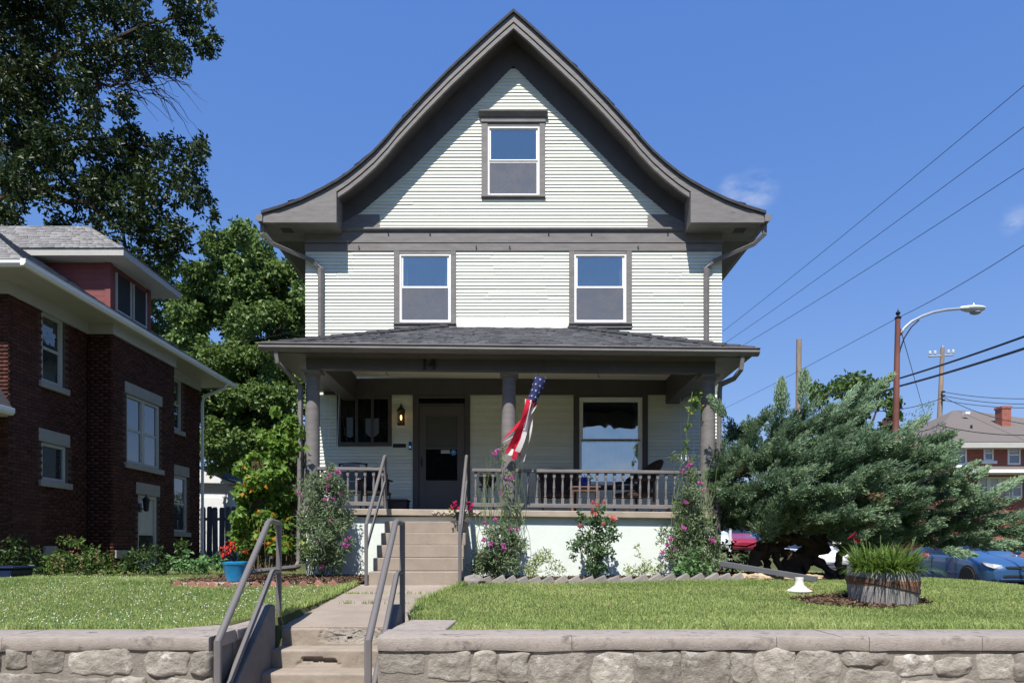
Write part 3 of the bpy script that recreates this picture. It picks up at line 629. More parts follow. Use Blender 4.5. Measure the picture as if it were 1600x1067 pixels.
# ------------------------------------------------------------------ ground, walls, steps, walkway
SW = -1.71                     # sidewalk level
WF, WB = 5.6, 6.14             # front and back of the retaining walls
def sstep(t): t = np.clip(t, 0, 1); return t * t * (3 - 2 * t)
def ground_h(x, y):
    x = np.asarray(x, float); y = np.asarray(y, float)
    L_ = np.interp(y, [5.5, 6.1, 7.1, 8.5, 10, 11, 30, 60], [-.75, -.735, -.715, -.60, -.475, -.45, -.55, -.6])
    L_ = L_ + .02 * np.sin(x * 1.3 + y * .7) * np.sin(y * 1.1)
    edge = np.interp(y, [5, 9.3, 10.9, 12, 400], [8.9, 7.0, 6.3, 6.2, 6.2])
    hr = np.interp(y, [0, 10, 18, 40, 100, 400], [-1.71, -1.33, -1.13, -.75, -.4, 0])
    hr = hr + .72 * sstep((13.6 - x) / 3.4) * sstep((y - 19) / 9)
    h = L_ + (hr - L_) * sstep((x - edge) / 3.2)
    hl = np.interp(y, [0, 10, 30, 400], [-1.0, -.8, -.7, -.3])
    h = h + (hl - h) * sstep((-9.4 - x) / 2)
    wlx, wrx = np.interp(y, [7.0, 9.7], [-2.41, -2.16]), np.interp(y, [7.0, 8.2, 9.7], [-1.06, -1.12, -.66])
    wlx = np.where(y < 6.95, -2.64, wlx); wrx = np.where(y < 6.9, -.86, wrx)
    cw = (x > wlx + .02) & (x < wrx - .02) & (y < 9.9)          # dug out under the path and the steps
    return np.where(cw, np.where(y < 7.15, SW - .05, h - .2), h)
def gh(x, y): return float(ground_h(x, y))
def sheet(name, xs, ys, mat, dz=0, kind='structure', hf=ground_h, mask=None):
    X, Y = np.meshgrid(xs, ys); Z = hf(X, Y) + dz
    V = np.stack([X, Y, Z], -1).reshape(-1, 3); n = len(xs); i = np.arange((len(ys)-1) * n).reshape(-1, n)[:, :-1].ravel()
    F = np.stack([i, i+1, i+n+1, i+n], 1)
    if mask is not None:
        c = V[F].mean(1); F = F[mask(c[:, 0], c[:, 1])]
    return np_mesh(name, V, F, mat, smooth=True, kind=kind)
xs = np.concatenate([[-400, -150, -60, -30, -20], np.arange(-14, -3, .5), np.arange(-2.9, -.1, .05), np.arange(0, 20.1, .5), [24, 32, 60, 150, 400]])
ys = np.concatenate([[6.0, 6.12], np.arange(6.3, 10.2, .1), np.arange(10.4, 15, .4), np.arange(15, 30, 1), [34, 40, 50, 70, 100, 180, 400, 900]])
tag(sheet('ground', xs, ys, m_grnd), kind='structure')
flat = lambda x, y: 0 * x + SW - .02
sheet('front_ground', np.array([-400, -50, 0, 50, 400.]), np.array([-300, -20, 0, 6.0]), m_grnd, hf=flat)
sheet('sidewalk', np.array([-60, 60.]), np.array([3.4, 5.9]), m_walk, hf=lambda x, y: 0*x + SW)
sheet('front_street', np.array([-200, 200.]), np.array([-9, 1.6]), m_asph, hf=lambda x, y: 0*x + SW - .10)
k = MB().box(-60, 60, 1.6, 1.75, SW - .2, SW + .01).build('kerb', m_conc, bevel=.02); tag(k, kind='structure')
sheet('side_street', np.linspace(11.2, 20, 12), np.concatenate([np.arange(6.5, 40, 1), [50, 80, 160, 400]]), m_asph, dz=.02)

# retaining walls: mortar core, rough stones one by one, coping slabs
def rock(x0, x1, z0, z1, y, depth, parent, seed, jag=.12):
    r = np.random.default_rng(seed); nu, nv = 34, 22
    u, v = np.meshgrid(np.linspace(-1, 1, nu), np.linspace(-1, 1, nv))
    cx_, cz_, hw, hh = (x0+x1)/2, (z0+z1)/2, (x1-x0)/2, (z1-z0)/2
    # squircle outline, corners pulled in by chance
    k = 1.06 - .08 * (np.abs(u)**3 * np.abs(v)**3)
    cj = r.uniform(-.13, .06, 4)
    pull = cj[0]*(1+u)*(1+v)/4 + cj[1]*(1-u)*(1+v)/4 + cj[2]*(1+u)*(1-v)/4 + cj[3]*(1-u)*(1-v)/4
    X = cx_ + hw * u * (k + pull * np.abs(v)); Z = cz_ + hh * v * (k + pull * np.abs(u))
    cuts = [(r.uniform(-.012, .03), r.uniform(-.035, .035), r.uniform(-.035, .035)) for _ in range(6)]
    rim = np.maximum(np.abs(u), np.abs(v)); D = depth * (1 - rim**14)
    V = []
    for i in range(nv):
        for j in range(nu):
            p = Vector((X[i, j]*9, Z[i, j]*9, seed * 7.3)); n1 = mnoise.noise(p) ; n2 = mnoise.noise(p * 3.1); n3 = mnoise.noise(p*.45)
            e = 1 if 0 < i < nv-1 and 0 < j < nu-1 else .35
            vo = mnoise.voronoi(p * .62)[0]; vo2 = mnoise.voronoi(p * 1.7 + Vector((5, 0, 0)))[0]
            fac = min(h0 + gx_ * u[i, j] + gz_ * v[i, j] for h0, gx_, gz_ in cuts) + n1 * .006 + n2 * .005 + (.4 - vo2[0]) * .012
            fac = max(fac, .004 - D[i, j] * .6)
            V.append((X[i, j] + n2 * .008 + mnoise.noise(p * .9) * .03, y - D[i, j] - fac if e == 1 else y + .012, Z[i, j] + mnoise.noise(p * .9 + Vector((3, 1, 0))) * .03))
    F = [(i*nu + j, i*nu + j+1, (i+1)*nu + j+1, (i+1)*nu + j) for i in range(nv-1) for j in range(nu-1)]
    o = np_mesh('stone', V, F, m_stone, parent, smooth=False); return o
def coping(slabs, parent, extra=None):
    zt, zb_ = -.714, -.822
    for i, (x0, x1) in enumerate(slabs):
        d = random.uniform(-.004, .004); r0, r1 = random.uniform(-.012, .012), random.uniform(-.012, .012)
        if extra and i == extra[0]: MB().prism_z(extra[1], zb_ + .002, zt - .002).build('coping_pad', m_conc2, parent, bevel=.015, seg=3)
        prf_ = [(WB, zb_), (WF - .03, zb_), (WF - .037, zb_ + .02), (WF - .038, zb_ + .055), (WF - .037, zt - .012), (WF - .032, zt - .003), (WF - .02, zt), (WF + .12, zt + .001), (WF + .3, zt), (WB - .02, zt), (WB, zt - .012)]
        nx = max(4, int((x1 - x0) / .035)); V = []; m_ = len(prf_)
        for j in range(nx + 1):
            x = x0 + .002 + (x1 - x0 - .004) * j / nx
            for k_, (y, z) in enumerate(prf_):
                n_ = mnoise.noise(Vector((x*3, y*7, z*9))); n2_ = mnoise.noise(Vector((x*17, y*11, z*23 + k_)))
                ch = .02 * max(0, mnoise.noise(Vector((x*5.3, 8.8, parent.location.x))) - .32) if k_ in (4, 5, 6) else 0
                sk = (r0 if j == 0 else r1 if j == nx else 0) * (y - WF) / .5
                V.append((x + sk, y + d + n_*.005 + n2_*.003 + ch, z + d*.4 + (n_*.004 + n2_*.002 if k_ > 2 else n_*.012*(k_ == 1)) - ch*.8))
        F = [(j*m_ + k_, j*m_ + (k_+1) % m_, (j+1)*m_ + (k_+1) % m_, (j+1)*m_ + k_) for j in range(nx) for k_ in range(m_)] + [tuple(range(m_))[::-1], tuple(range(nx*m_, nx*m_ + m_))]
        MB().add(V, F).build('coping_slab', m_conc2, parent, smooth=True)
def wx(p): return (p - CX) * WF / K
rw = thing('retaining_wall', 'low stone retaining wall with a concrete coping, to the right of the front steps', 'wall', (1, WF, SW))
MB().box(-1.10, 11.9, WF - .012, 6.1, SW - .1, -.832).build('mortar_core', m_mort, rw)
rz0, rz1 = -1.10, -.83
row1 = [(593, 664, 1014.5, 1053), (669, 733, 1013, 1062), (739, 775, 1015, 1065), (778, 826, 1019, 1067), (831, 918, 1010, 1076), (923, 990, 1018, 1072), (993, 1064, 1015, 1075), (1067, 1140, 1016, 1080), (1144, 1176, 1015, 1066), (1180, 1238, 1013, 1070), (1242, 1312, 1010, 1072), (1316, 1386, 1016, 1040), (1318, 1404, 1046, 1080), (1394, 1458, 1021, 1056), (1461, 1517, 1027, 1054), (1408, 1520, 1060, 1092), (1524, 1579, 1019, 1062), (1584, 1650, 1016, 1068)]
sd_ = 11
for a, b_, c, d in row1: sd_ += 1; rock(wx(a - 1.5), wx(b_ + 1.5), sz(d, WF), sz(c, WF), WF, random.uniform(.03, .05), rw, sd_)
def rows_below(x0, x1, ztop, parent, taken):
    global sd_
    z = ztop
    while z > SW + .05:
        h = random.uniform(.17, .24); x = x0 + .01
        while x < x1 - .1:
            w = random.uniform(.25, .6); xe = min(x + w, x1 - .01)
            if not taken(x, xe, z): sd_ += 1; rock(x, xe, max(SW - .02, z - h + .02), z, WF, random.uniform(.03, .06), parent, sd_)
            x = xe + .025
        z -= h
low = lambda a, b, z: z > -1.19 and any(wx(p[0]) < b and wx(p[1]) > a and p[3] > 1070 for p in row1)
rows_below(-1.09, 4.6, sz(1069, WF) - .02, rw, low)
x = 4.5
while x < 11.5:
    w = random.uniform(.3, .6); sd_ += 1; rock(x, x + w, -1.12, -.84, WF, .05, rw, sd_); x += w + .03
coping([(-1.10, wx(893)), (wx(893), wx(1211)), (wx(1211), wx(1314)), (wx(1314), wx(1355)), (wx(1355), wx(1530)), (wx(1530), 5.6), (5.6, 7.4), (7.4, 9.6), (9.6, 11.95)], rw,
       (0, [(-1.09, WB + .002), (-.60, WB + .002), (-.56, 6.95), (-1.04, 6.98), (-1.09, 6.4)]))
lwl = thing('retaining_wall', 'low stone retaining wall with a concrete coping, to the left of the front steps', 'wall', (-5, WF, SW))
MB().box(-11.9, -2.50, WF - .012, 6.1, SW - .1, -.823).box(-2.86, -2.492, 6.1, 7.0, SW, -.823).build('mortar_core', m_mort, lwl)
rowL = [(-70, 6, 1003, 1046), (10, 46, 1004, 1044), (50, 103, 1008, 1052), (110, 208, 1007, 1054), (226, 294, 1014, 1053), (301, 333, 1012, 1054), (-30, 66, 1052, 1090), (72, 170, 1059, 1095), (176, 232, 1056, 1092), (238, 330, 1058, 1095)]
for a, b_, c, d in rowL: sd_ += 1; rock(wx(a), wx(b_), sz(d, WF), sz(c, WF), WF, random.uniform(.03, .06), lwl, sd_)
rows_below(-4.9, -2.5, sz(1098, WF), lwl, lambda a, b, z: False)
coping([(-11.95, -9.5), (-9.5, -7), (-7, wx(8)), (wx(8), -2.47)], lwl,
       (3, [(-2.468, WB + .002), (-2.468, 6.95), (-2.62, 6.97), (-2.80, 6.5), (-3.2, WB + .002)]))
# front steps, rough and broken
def step_mesh(x0, x1, y0, y1, z0, z1, dmg=None, seed=0):
    nu, nv = 90, 14; V = []; F = []
    for i in range(nv):
        for j in range(nu):
            u, v = j/(nu-1), i/(nv-1); x = x0 + (x1-x0)*u; z = z0 + (z1-z0)*v; d = 0
            n = mnoise.noise(Vector((x*6, z*6, seed))); n2 = mnoise.noise(Vector((x*22, z*22, seed)))
            if dmg: d = dmg(u, v, n, n2)
            V.append((x, y0 + .004*n + .003*n2 + d + (.012 if v > .97 else 0), z + (n*.004 if v > .9 else 0)))
    F = [(i*nu+j, i*nu+j+1, (i+1)*nu+j+1, (i+1)*nu+j) for i in range(nv-1) for j in range(nu-1)]
    o = len(V)
    for j in range(nu): V.append((x0 + (x1-x0)*j/(nu-1), y0 + .03, z1 + .002)); 
    for j in range(nu): V.append((x0 + (x1-x0)*j/(nu-1), y1, z1 + .002))
    t = (nv-1)*nu
    F += [(t+j, t+j+1, o+j+1, o+j) for j in range(nu-1)] + [(o+j, o+j+1, o+nu+j+1, o+nu+j) for j in range(nu-1)]
    return V, F
fs = thing('front_steps', 'worn concrete front steps climbing between the two stone walls, with broken risers', 'steps', (-1.75, 6.3, SW))
def dm1(u, v, n, n2):
    c = .57 + .09*n; w = .17 + .12*v; m = 1 if abs(u - c - .12*(v-.5)) < w and v > .16 + .25*abs(n) and u < .93 else 0
    return m * (.016 + .02 * max(0, n2) + .012*n)
def dm2(u, v, n, n2):
    top = .60 - (u - .22) * .55; bot = .32 - (u-.22)*.15 + .08*n2
    m = 1 if .225 < u < .50 and bot < v < top + .05*n else 0
    return .055 * m + (.012 if .18 < u < .53 and .12 < v < bot else 0)
FS0, FST, FSR, FZ0 = 7.05, .29, .18, -.813
for i in range(5):
    y0 = FS0 - FST * i; z1 = FZ0 - FSR * i
    V, F = step_mesh(-2.375, -1.10, y0, y0 + FST + .02 if i else 7.3, z1 - FSR, z1, (dm1, dm2, None, None, None)[i], i*3.7)
    np_mesh('step', V, F, m_conc, fs)
MB().box(-2.375, -1.10, 7.08, 7.3, SW, FZ0 - .03).build('step_core', m_conc, fs)
m_brk = M('fresh_broken_concrete', (.37, .335, .29), .95, .2, 14, .9, 40, bdist=.02)
V = []; F = []; r = np.random.default_rng(5)     # pale broken crust inside the top riser
for q in range(60):
    u = .40 + r.random() * .42; v = .28 + r.random() * .72; x = -2.375 + 1.275*u; z = FZ0 - FSR + FSR*v - .008; s = .03 + r.random()*.05; o = len(V)
    a = r.random()*6.28
    V += [(x + s*math.cos(a), FS0 + .016 - r.random()*.012, z + s*.6*math.sin(a)), (x + s*math.cos(a+2), FS0 + .012 - r.random()*.014, min(FZ0-.004, z + s*.6*math.sin(a+2))), (x + s*math.cos(a+4), FS0 + .018 - r.random()*.012, min(FZ0-.004, z + s*.6*math.sin(a+4)))]; F.append((o, o+1, o+2))
cr = np_mesh('broken_crust', V, F, m_brk, fs, kind='stuff')
for xa, xb in ((-2.485, -2.376), (-1.205, -1.108)):   # painted cheeks, sloping
    right = xa > -2
    MB().prism_x([(6.86, FZ0 - .2), (6.86, -.56), (6.80, -.545), (6.72, -.555), (5.72, -1.27), (5.72, SW + .0), (6.4, SW)], xa + (.0 if not right else .0), xb).build('cheek_wall', m_cheek, fs, bevel=.012)
# walkway slabs up to the porch steps
wy = [7.3, 8.28, 8.95, 9.72]; 
def wl(y): return np.interp(y, [7.0, 9.7], [-2.41, -2.16])
def wr(y): return np.interp(y, [7.0, 8.2, 9.7], [-1.06, -1.12, -.66])
def wz(y): return float(np.interp(y, [7.0, 9.7], [-.805, -.497]))
wk = thing('walkway', 'concrete garden path of three slabs from the front steps to the porch steps', 'path', (-1.7, 8.4, -.65), kind='structure')
for y0, y1 in zip([7.06] + wy[1:], wy[1:]):
    y0 += .012; y1 -= .012; n = 6; V = []; F = []
    for i in range(n + 1):
        y = y0 + (y1-y0)*i/n; z = wz(y) + random.uniform(-.004, .004)
        for x in (wl(y), wr(y)): V += [(x, y, z), (x, y, z - .1)]
    for i in range(n): a = 4*i; F += [(a, a+2, a+6, a+4), (a, a+4, a+5, a+1), (a+2, a+3, a+7, a+6)]
    F += [(0, 1, 3, 2), (4*n, 4*n+2, 4*n+3, 4*n+1)]
    m = MB(); m.add(V, F); m.build('path_slab', m_walk, wk, bevel=.008)
# porch steps
ps = thing('porch_steps', 'plain concrete steps rising from the path to the porch floor', 'steps', (-1.37, 10.3, -.5))
for i in range(5):
    y0 = 10.85 - .3*i; z1 = ZF - .19*(i+1); e = (0, .004, -.003, .005, 0)[i]
    MB().box(-2.03 + .012*i*0 + e, -.72 + e, y0, 11.13, z1 - .19 - (.3 if i == 4 else 0), z1).build('step', m_walk, ps, bevel=.012, seg=2) if i == 0 else \
    MB().box(-2.03 + e, -.72 + e, y0, y0 + .299, z1 - .19 - (.3 if i == 4 else 0), z1).build('step', m_walk, ps, bevel=.012, seg=2)
MB().box(-2.02, -.73, 9.95, 11.1, -.8, -.32).build('step_core', m_conc, ps) if False else None
# handrails
def rail(label, pts_list, base):
    t = thing('handrail', label, 'handrail', base, 'grey pipe handrails beside the steps')
    for nm, pts, r in pts_list: MB().tube(pts, r, 12).build(nm, m_gray, t, True)
    return t
r_ = .0285
rail('grey pipe handrail on the left of the lower steps by the sidewalk', [
    ('top_rail', [(-2.415, 5.6, SW), (-2.415, 5.6, -.76), (-2.43, 6.80, .265), (-2.43, 6.86, .285), (-2.425, 7.07, .272)], r_),
    ('post', [(-2.425, 7.1, -.78), (-2.425, 7.1, .29)], r_),
    ('lower_rail', [(-2.42, 7.1, -.222), (-2.425, 6.93, -.222), (-2.425, 6.89, -.24), (-2.415, 5.67, -1.27), (-2.415, 5.6, -1.32)], r_ * .95)], (-2.415, 6.3, SW))
rail('grey pipe handrail on the right of the lower steps by the sidewalk', [
    ('top_rail', [(-1.18, 5.6, SW), (-1.18, 5.6, -.755), (-1.175, 6.88, .262), (-1.17, 6.93, .28), (-1.14, 7.08, .27)], r_),
    ('post', [(-1.14, 7.1, -.80), (-1.14, 7.1, .285)], r_),
    ('lower_rail', [(-1.145, 7.1, -.245), (-1.165, 7.0, -.245), (-1.175, 6.95, -.262), (-1.18, 5.67, -1.30), (-1.18, 5.6, -1.35)], r_ * .95)], (-1.15, 6.3, SW))
r_ = .024
for s, lab in ((-2.055, 'thin grey handrail on the left of the porch steps, beside the short railing'), (-.735, 'thin grey handrail on the right of the porch steps, beside the pink geranium')):
    rail(lab, [('top_rail', [(s, 9.62, -.52), (s, 9.62, .345), (s, 10.98, 1.48), (s, 11.02, 1.50), (s, 11.06, 1.47), (s, 11.08, ZF)], r_),
               ('lower_rail', [(s, 9.63, -.02), (s, 9.68, .04), (s, 10.99, 1.06), (s, 11.03, 1.08), (s, 11.08, 1.05)], r_ * .85)], (s, 10.3, -.5))

# planting beds: soil sheets with bark chips, edged with tilted blocks
def bed(name, poly, dz=.012):
    m = MB(); n = len(poly); c = (sum(p[0] for p in poly)/n, sum(p[1] for p in poly)/n)
    V = [(c[0], c[1], gh(*c) + dz + .03)] + [(x, y, gh(x, y) + dz) for x, y in poly]
    # finer: subdivide towards the edge
    bm = bmesh.new(); vs = [bm.verts.new(v) for v in V]
    for i in range(n): bm.faces.new((vs[0], vs[1+i], vs[1+(i+1) % n]))
    bmesh.ops.subdivide_edges(bm, edges=bm.edges[:], cuts=5, use_grid_fill=True)
    for v in bm.verts: v.co.z = gh(v.co.x, v.co.y) + dz + .012 * mnoise.noise(v.co * 6)
    me = bpy.data.meshes.new(name); bm.to_mesh(me); bm.free(); me.materials.append(m_soil); o = link(name, me); tag(o, kind='structure'); return o
bedL = [(-4.9, 9.75), (-4.2, 9.6), (-2.9, 9.62), (-2.15, 9.68), (-2.1, 11.1), (-4.4, 11.5), (-5, 10.6)]
bedR = [(-.68, 9.95), (.4, 10.08), (1.6, 10.1), (3.0, 10.15), (4.3, 10.3), (5.6, 10.6), (6.3, 11.2), (6.0, 12.8), (3.5, 12.8), (3.3, 11.1), (-.68, 11.1)]
bedB = [(4.2 + (.80 + .1*math.sin(a*2.1))*math.cos(a*math.pi/8), 8.22 + (.40 + .05*math.sin(a*1.7))*math.sin(a*math.pi/8)) for a in range(16)]
bed('left_bed', bedL); bed('right_bed', bedR); bed('barrel_bed', bedB)
def inpoly(P, poly):
    x, y = P[:, 0], P[:, 1]; r = np.zeros(len(P), bool); n = len(poly)
    for i in range(n):
        (x0, y0), (x1, y1) = poly[i], poly[(i+1) % n]
        if y0 != y1: r ^= ((y0 > y) != (y1 > y)) & (x < (x1-x0)*(y-y0)/(y1-y0) + x0)
    return r
m_chip = TintMat('bark_chips', (.05, .028, .018), (.20, .13, .085), .95, .3)
P = []
for poly, n in ((bedL, 5200), (bedR, 7500), (bedB, 3000)):
    a = np.array(poly); q = a.min(0) + RNG.random((n, 2)) * (a.max(0) - a.min(0)); P.append(q[inpoly(q, poly)])
P = np.concatenate(P); Pz = np.column_stack([P, ground_h(P[:, 0], P[:, 1]) + .012 + RNG.random(len(P))*.02])
Dd = RNG.normal(size=(len(P), 3)); Dd[:, 2] *= .35
o = leaf_obj('bark_chips', Pz, Dd, .02 + .05*RNG.random(len(P)), .012 + .02*RNG.random(len(P)), m_chip); tag(o, kind='stuff')
m_edge = M('grey_edging_stone', (.25, .228, .212), .95, .15, 9, .6, 50, rand=.18, bdist=.015)
m_redb = M('red_edging_brick', (.30, .14, .10), .95, .2, 10, .5, 50, rand=.2)
m_tanr = M('tan_rock', (.50, .38, .25), .95, .2, 6, .9, 25, rand=.15, bdist=.03)
def block(name, mat, parent, c, L_, Wd, H, rot, tilt, bev=.012):
    m = MB().box(-L_/2, L_/2, -Wd/2, Wd/2, -H/2, H/2); Mx = Matrix.Translation(c) @ Matrix.Rotation(rot, 4, 'Z') @ Matrix.Rotation(tilt, 4, 'Y')
    m.v = [tuple(Mx @ Vector(p)) for p in m.v]; return m.build(name, mat, parent, bevel=bev)
ed = thing('garden_edging', 'row of tilted grey edging blocks between the lawn and the rose bed', 'edging', (1, 10.05, -.47))
x = -.62; i = 0
while x < 3.35:
    y = np.interp(x, [-.7, .4, 3.0, 4.3], [9.90, 10.03, 10.08, 10.25]); w = random.uniform(.20, .25)
    block('edging_block', m_edge, ed, (x, y, gh(x, y) + .015), w, .10, .11, random.uniform(-.12, .12), -.45 + random.uniform(-.12, .12)); x += random.uniform(.17, .235)
er = thing('garden_edging', 'row of tilted red brick pieces along the front of the left flower bed', 'edging', (-3.4, 9.6, -.48))
x = -4.75
while x < -2.5:
    y = np.interp(x, [-4.9, -4.2, -2.9, -2.2], [9.74, 9.58, 9.58, 9.64]); block('edging_brick', m_redb, er, (x, y, gh(x, y) - .03), .16, .09, .16, random.uniform(-.2, .2), .785 + random.uniform(-.2, .2)); x += random.uniform(.16, .24)
def boulder(name, mat, c, r, seed, parent=None):
    bm = bmesh.new(); bmesh.ops.create_icosphere(bm, subdivisions=2, radius=1)
    for v in bm.verts: v.co *= 1 + .45 * mnoise.noise(v.co * 1.6 + Vector((seed * 3.1, 0, 0))); v.co = Vector((v.co.x*r[0], v.co.y*r[1], v.co.z*r[2])) + Vector(c)
    me = bpy.data.meshes.new(name); bm.to_mesh(me); bm.free(); me.materials.append(mat)
    o = link(name, me, parent); 
    if parent: me.transform(Matrix.Translation(-org(parent)))
    return o
tr_ = thing('rock_border', 'loose tan rocks bordering the bed under the juniper and the downspout pipe', 'rocks', (3.7, 10.3, -.47))
for i in range(16):
    x = 3.42 + i * .085 + random.uniform(-.03, .03); y = np.interp(x, [3.0, 4.3, 5.6], [10.18, 10.33, 10.63]) + random.uniform(-.06, .1)
    boulder('rock', m_tanr, (x, y, gh(x, y) + .03), (random.uniform(.07, .13), .08, random.uniform(.04, .08)), i + 40, tr_)
boulder('rock', m_edge, (-.6, 9.78, gh(-.6, 9.78) + .05), (.16, .1, .10), 77, tr_) if False else tag(boulder('rock', m_edge, (-.56, 9.78, gh(-.6, 9.78) + .04), (.17, .1, .09), 77), 'grey rock at the foot of the porch steps, starting the row of edging blocks', 'rock')
# ------------------------------------------------------------------ brick house next door (left)
NX, NB = -9.6, -9.03            # planes of the long wall and of its bay
NY0, NY1, BY0, BY1 = 13.0, 21.0, 15.44, 18.25
NG = -.95; NZ = 5.10            # foundation bottom, soffit height
nb = thing('brick_house', 'dark red brick two-storey house next door with white windows and a dormer', 'house', (NX - 2, NY0, NG))
b = MB(); b.box(-19, NX - .13, NY0 + .012, NY1, NG, NZ); b.box(NX - .135, NB - .13, BY0 + .012, BY1 - .012, NG, NZ - .003); b.build('wall', m_brickm, nb)
m_sash = m_wood_p
nopen = []
def nwin(plane, y0, y1, z0, z1, lint=True, sill=True, cols=1, rail=True, lh=.27, name='window', glass=None):
    """window in a wall facing +x"""
    nopen.append((plane, y0, y1, z0, z1)); xo = plane
    fr = MB(); t = .07
    fr.box(xo - .1, xo - .03, y0, y0 + t, z0, z1); fr.box(xo - .1, xo - .03, y1 - t, y1, z0, z1); fr.box(xo - .1, xo - .03, y0 + t, y1 - t, z0, z0 + t); fr.box(xo - .1, xo - .03, y0 + t, y1 - t, z1 - t, z1)
    for c in range(1, cols): y = y0 + (y1-y0)*c/cols; fr.box(xo - .1, xo - .028, y - .06, y + .06, z0 + t, z1 - t)
    w = fr.build(name, m_sash, nb, bevel=.005)
    for c in range(cols):
        a0 = y0 + t + (y1-y0-2*t)*c/cols + (.06 if c else 0); a1 = y0 + t + (y1-y0-2*t)*(c+1)/cols - (.06 if c < cols-1 else 0); zm = (z0 + z1)/2
        if rail:
            s = MB(); s.box(xo - .095, xo - .05, a0 + .001, a1 - .001, zm - .03, zm + .03)
            for zz0, zz1 in ((z0 + t, zm - .03), (zm + .03, z1 - t)):
                s.box(xo - .095, xo - .055, a0 + .001, a0 + .035, zz0, zz1); s.box(xo - .095, xo - .055, a1 - .035, a1 - .001, zz0, zz1)
            s.build('sash', m_sash, w)
            MB().box(xo - .09, xo - .07, a0 + .03, a1 - .03, z0 + t, zm - .031).build('pane', glass or m_ng, w); MB().box(xo - .09, xo - .075, a0 + .03, a1 - .03, zm + .031, z1 - t).build('pane', glass or m_ng, w)
        else: MB().box(xo - .09, xo - .07, a0, a1, z0 + t, z1 - t).build('pane', glass or m_ng, w)
    if lint: MB().box(xo - .1, xo + .012, y0 - .1, y1 + .1, z1 + .003, z1 + lh).build('lintel', m_lime, nb, bevel=.008)
    if sill: MB().box(xo - .1, xo + .06, y0 - .1, y1 + .12, z0 - .13, z0 - .003).build('sill', m_lime, nb, bevel=.008)
    return w
m_ng = Glass('house_glass', (.03, .035, .04), 2.1)
nwin(NX, 13.94, 14.63, 3.44, 4.87, lint=False)
nwin(NX, 13.94, 14.72, 1.42, 2.20, rail=False)
nwin(NB, 16.02, 17.52, 2.04, 3.66, cols=2)
nwin(NX, 19.0, 19.85, 3.42, 4.87, lint=False)
nwin(NX, 19.35, 20.2, .5, 2.12, lh=.3)
# side door in the bay with its stone head and lantern
nopen.append((NB, 16.5, 17.4, -.8, 1.33))
dr = MB(); dr.box(NB - .1, NB - .03, 16.5, 16.58, -.8, 1.33); dr.box(NB - .1, NB - .03, 17.3, 17.4, -.8, 1.33); dr.box(NB - .1, NB - .03, 16.58, 17.3, 1.25, 1.33); dr.box(NB - .1, NB - .05, 16.58, 17.3, -.8, -.2)
drr = dr.build('side_door', m_sash, nb, bevel=.005); MB().box(NB - .09, NB - .07, 16.58, 17.3, .35, 1.25).build('pane', M('door_blind', (.5, .5, .46), .6, .1, 4, 0), drr); MB().box(NB - .09, NB - .07, 16.58, 17.3, -.2, .33).build('pane', m_ng, drr)
MB().box(NB - .1, NB + .012, 16.4, 17.5, 1.335, 1.62).build('lintel', m_lime, nb, bevel=.008)
q = Vector((NB + .16, 16.55, 1.12)); l = MB(); l.lathe([(.03, -.2), (.06, -.19), (.085, .06), (.11, .07), (.05, .14), (.02, .16), (.01, .22)], q.x, q.y, 6, q.z); l.tube([(NB, 16.55, 1.0), (NB + .1, 16.55, .98), (NB + .16, 16.55, .92)], .014, 5); l.box(NB, NB + .03, 16.5, 16.6, .9, 1.12)
l.build('wall_lantern', m_black, nb)
MB().box(NX - .1, NX + .05, 13.98, 14.35, -.15, .07).build('foundation_block', m_lime, nb, bevel=.01)
MB().box(NB - .05, NB + .05, 15.5, 16.3, -.2, -.02).build('foundation_block', m_lime, nb, bevel=.01)
def skin(plane, y0, y1):         # mortar face with the window openings left free
    ys_ = sorted({y0, y1} | {q for p, a, e, c, d in nopen if p == plane for q in (a, e) if y0 < q < y1}); zs_ = sorted({NG, NZ - .01} | {q for p, a, e, c, d in nopen if p == plane and y0 <= a < y1 for q in (c, d) if NG < q < NZ - .01})
    m = MB()
    for a, e in zip(ys_, ys_[1:]):
        for c, d in zip(zs_, zs_[1:]):
            ym, zm = (a + e)/2, (c + d)/2
            if not any(p == plane and oa < ym < oe and oc < zm < od for p, oa, oe, oc, od in nopen): m.box(plane - .125, plane - .012, a, e, c, d)
    m.build('mortar_face', m_brickm, nb)
skin(NX, NY0 + .012, BY0); skin(NX, BY1 - .012, NY1); skin(NB, BY0 + .012, BY1 - .012)
MB().box(NX - .12, NB - .012, BY0 + .012, BY0 + .1, NG, NZ - .01).build('mortar_face', m_brickm, nb)
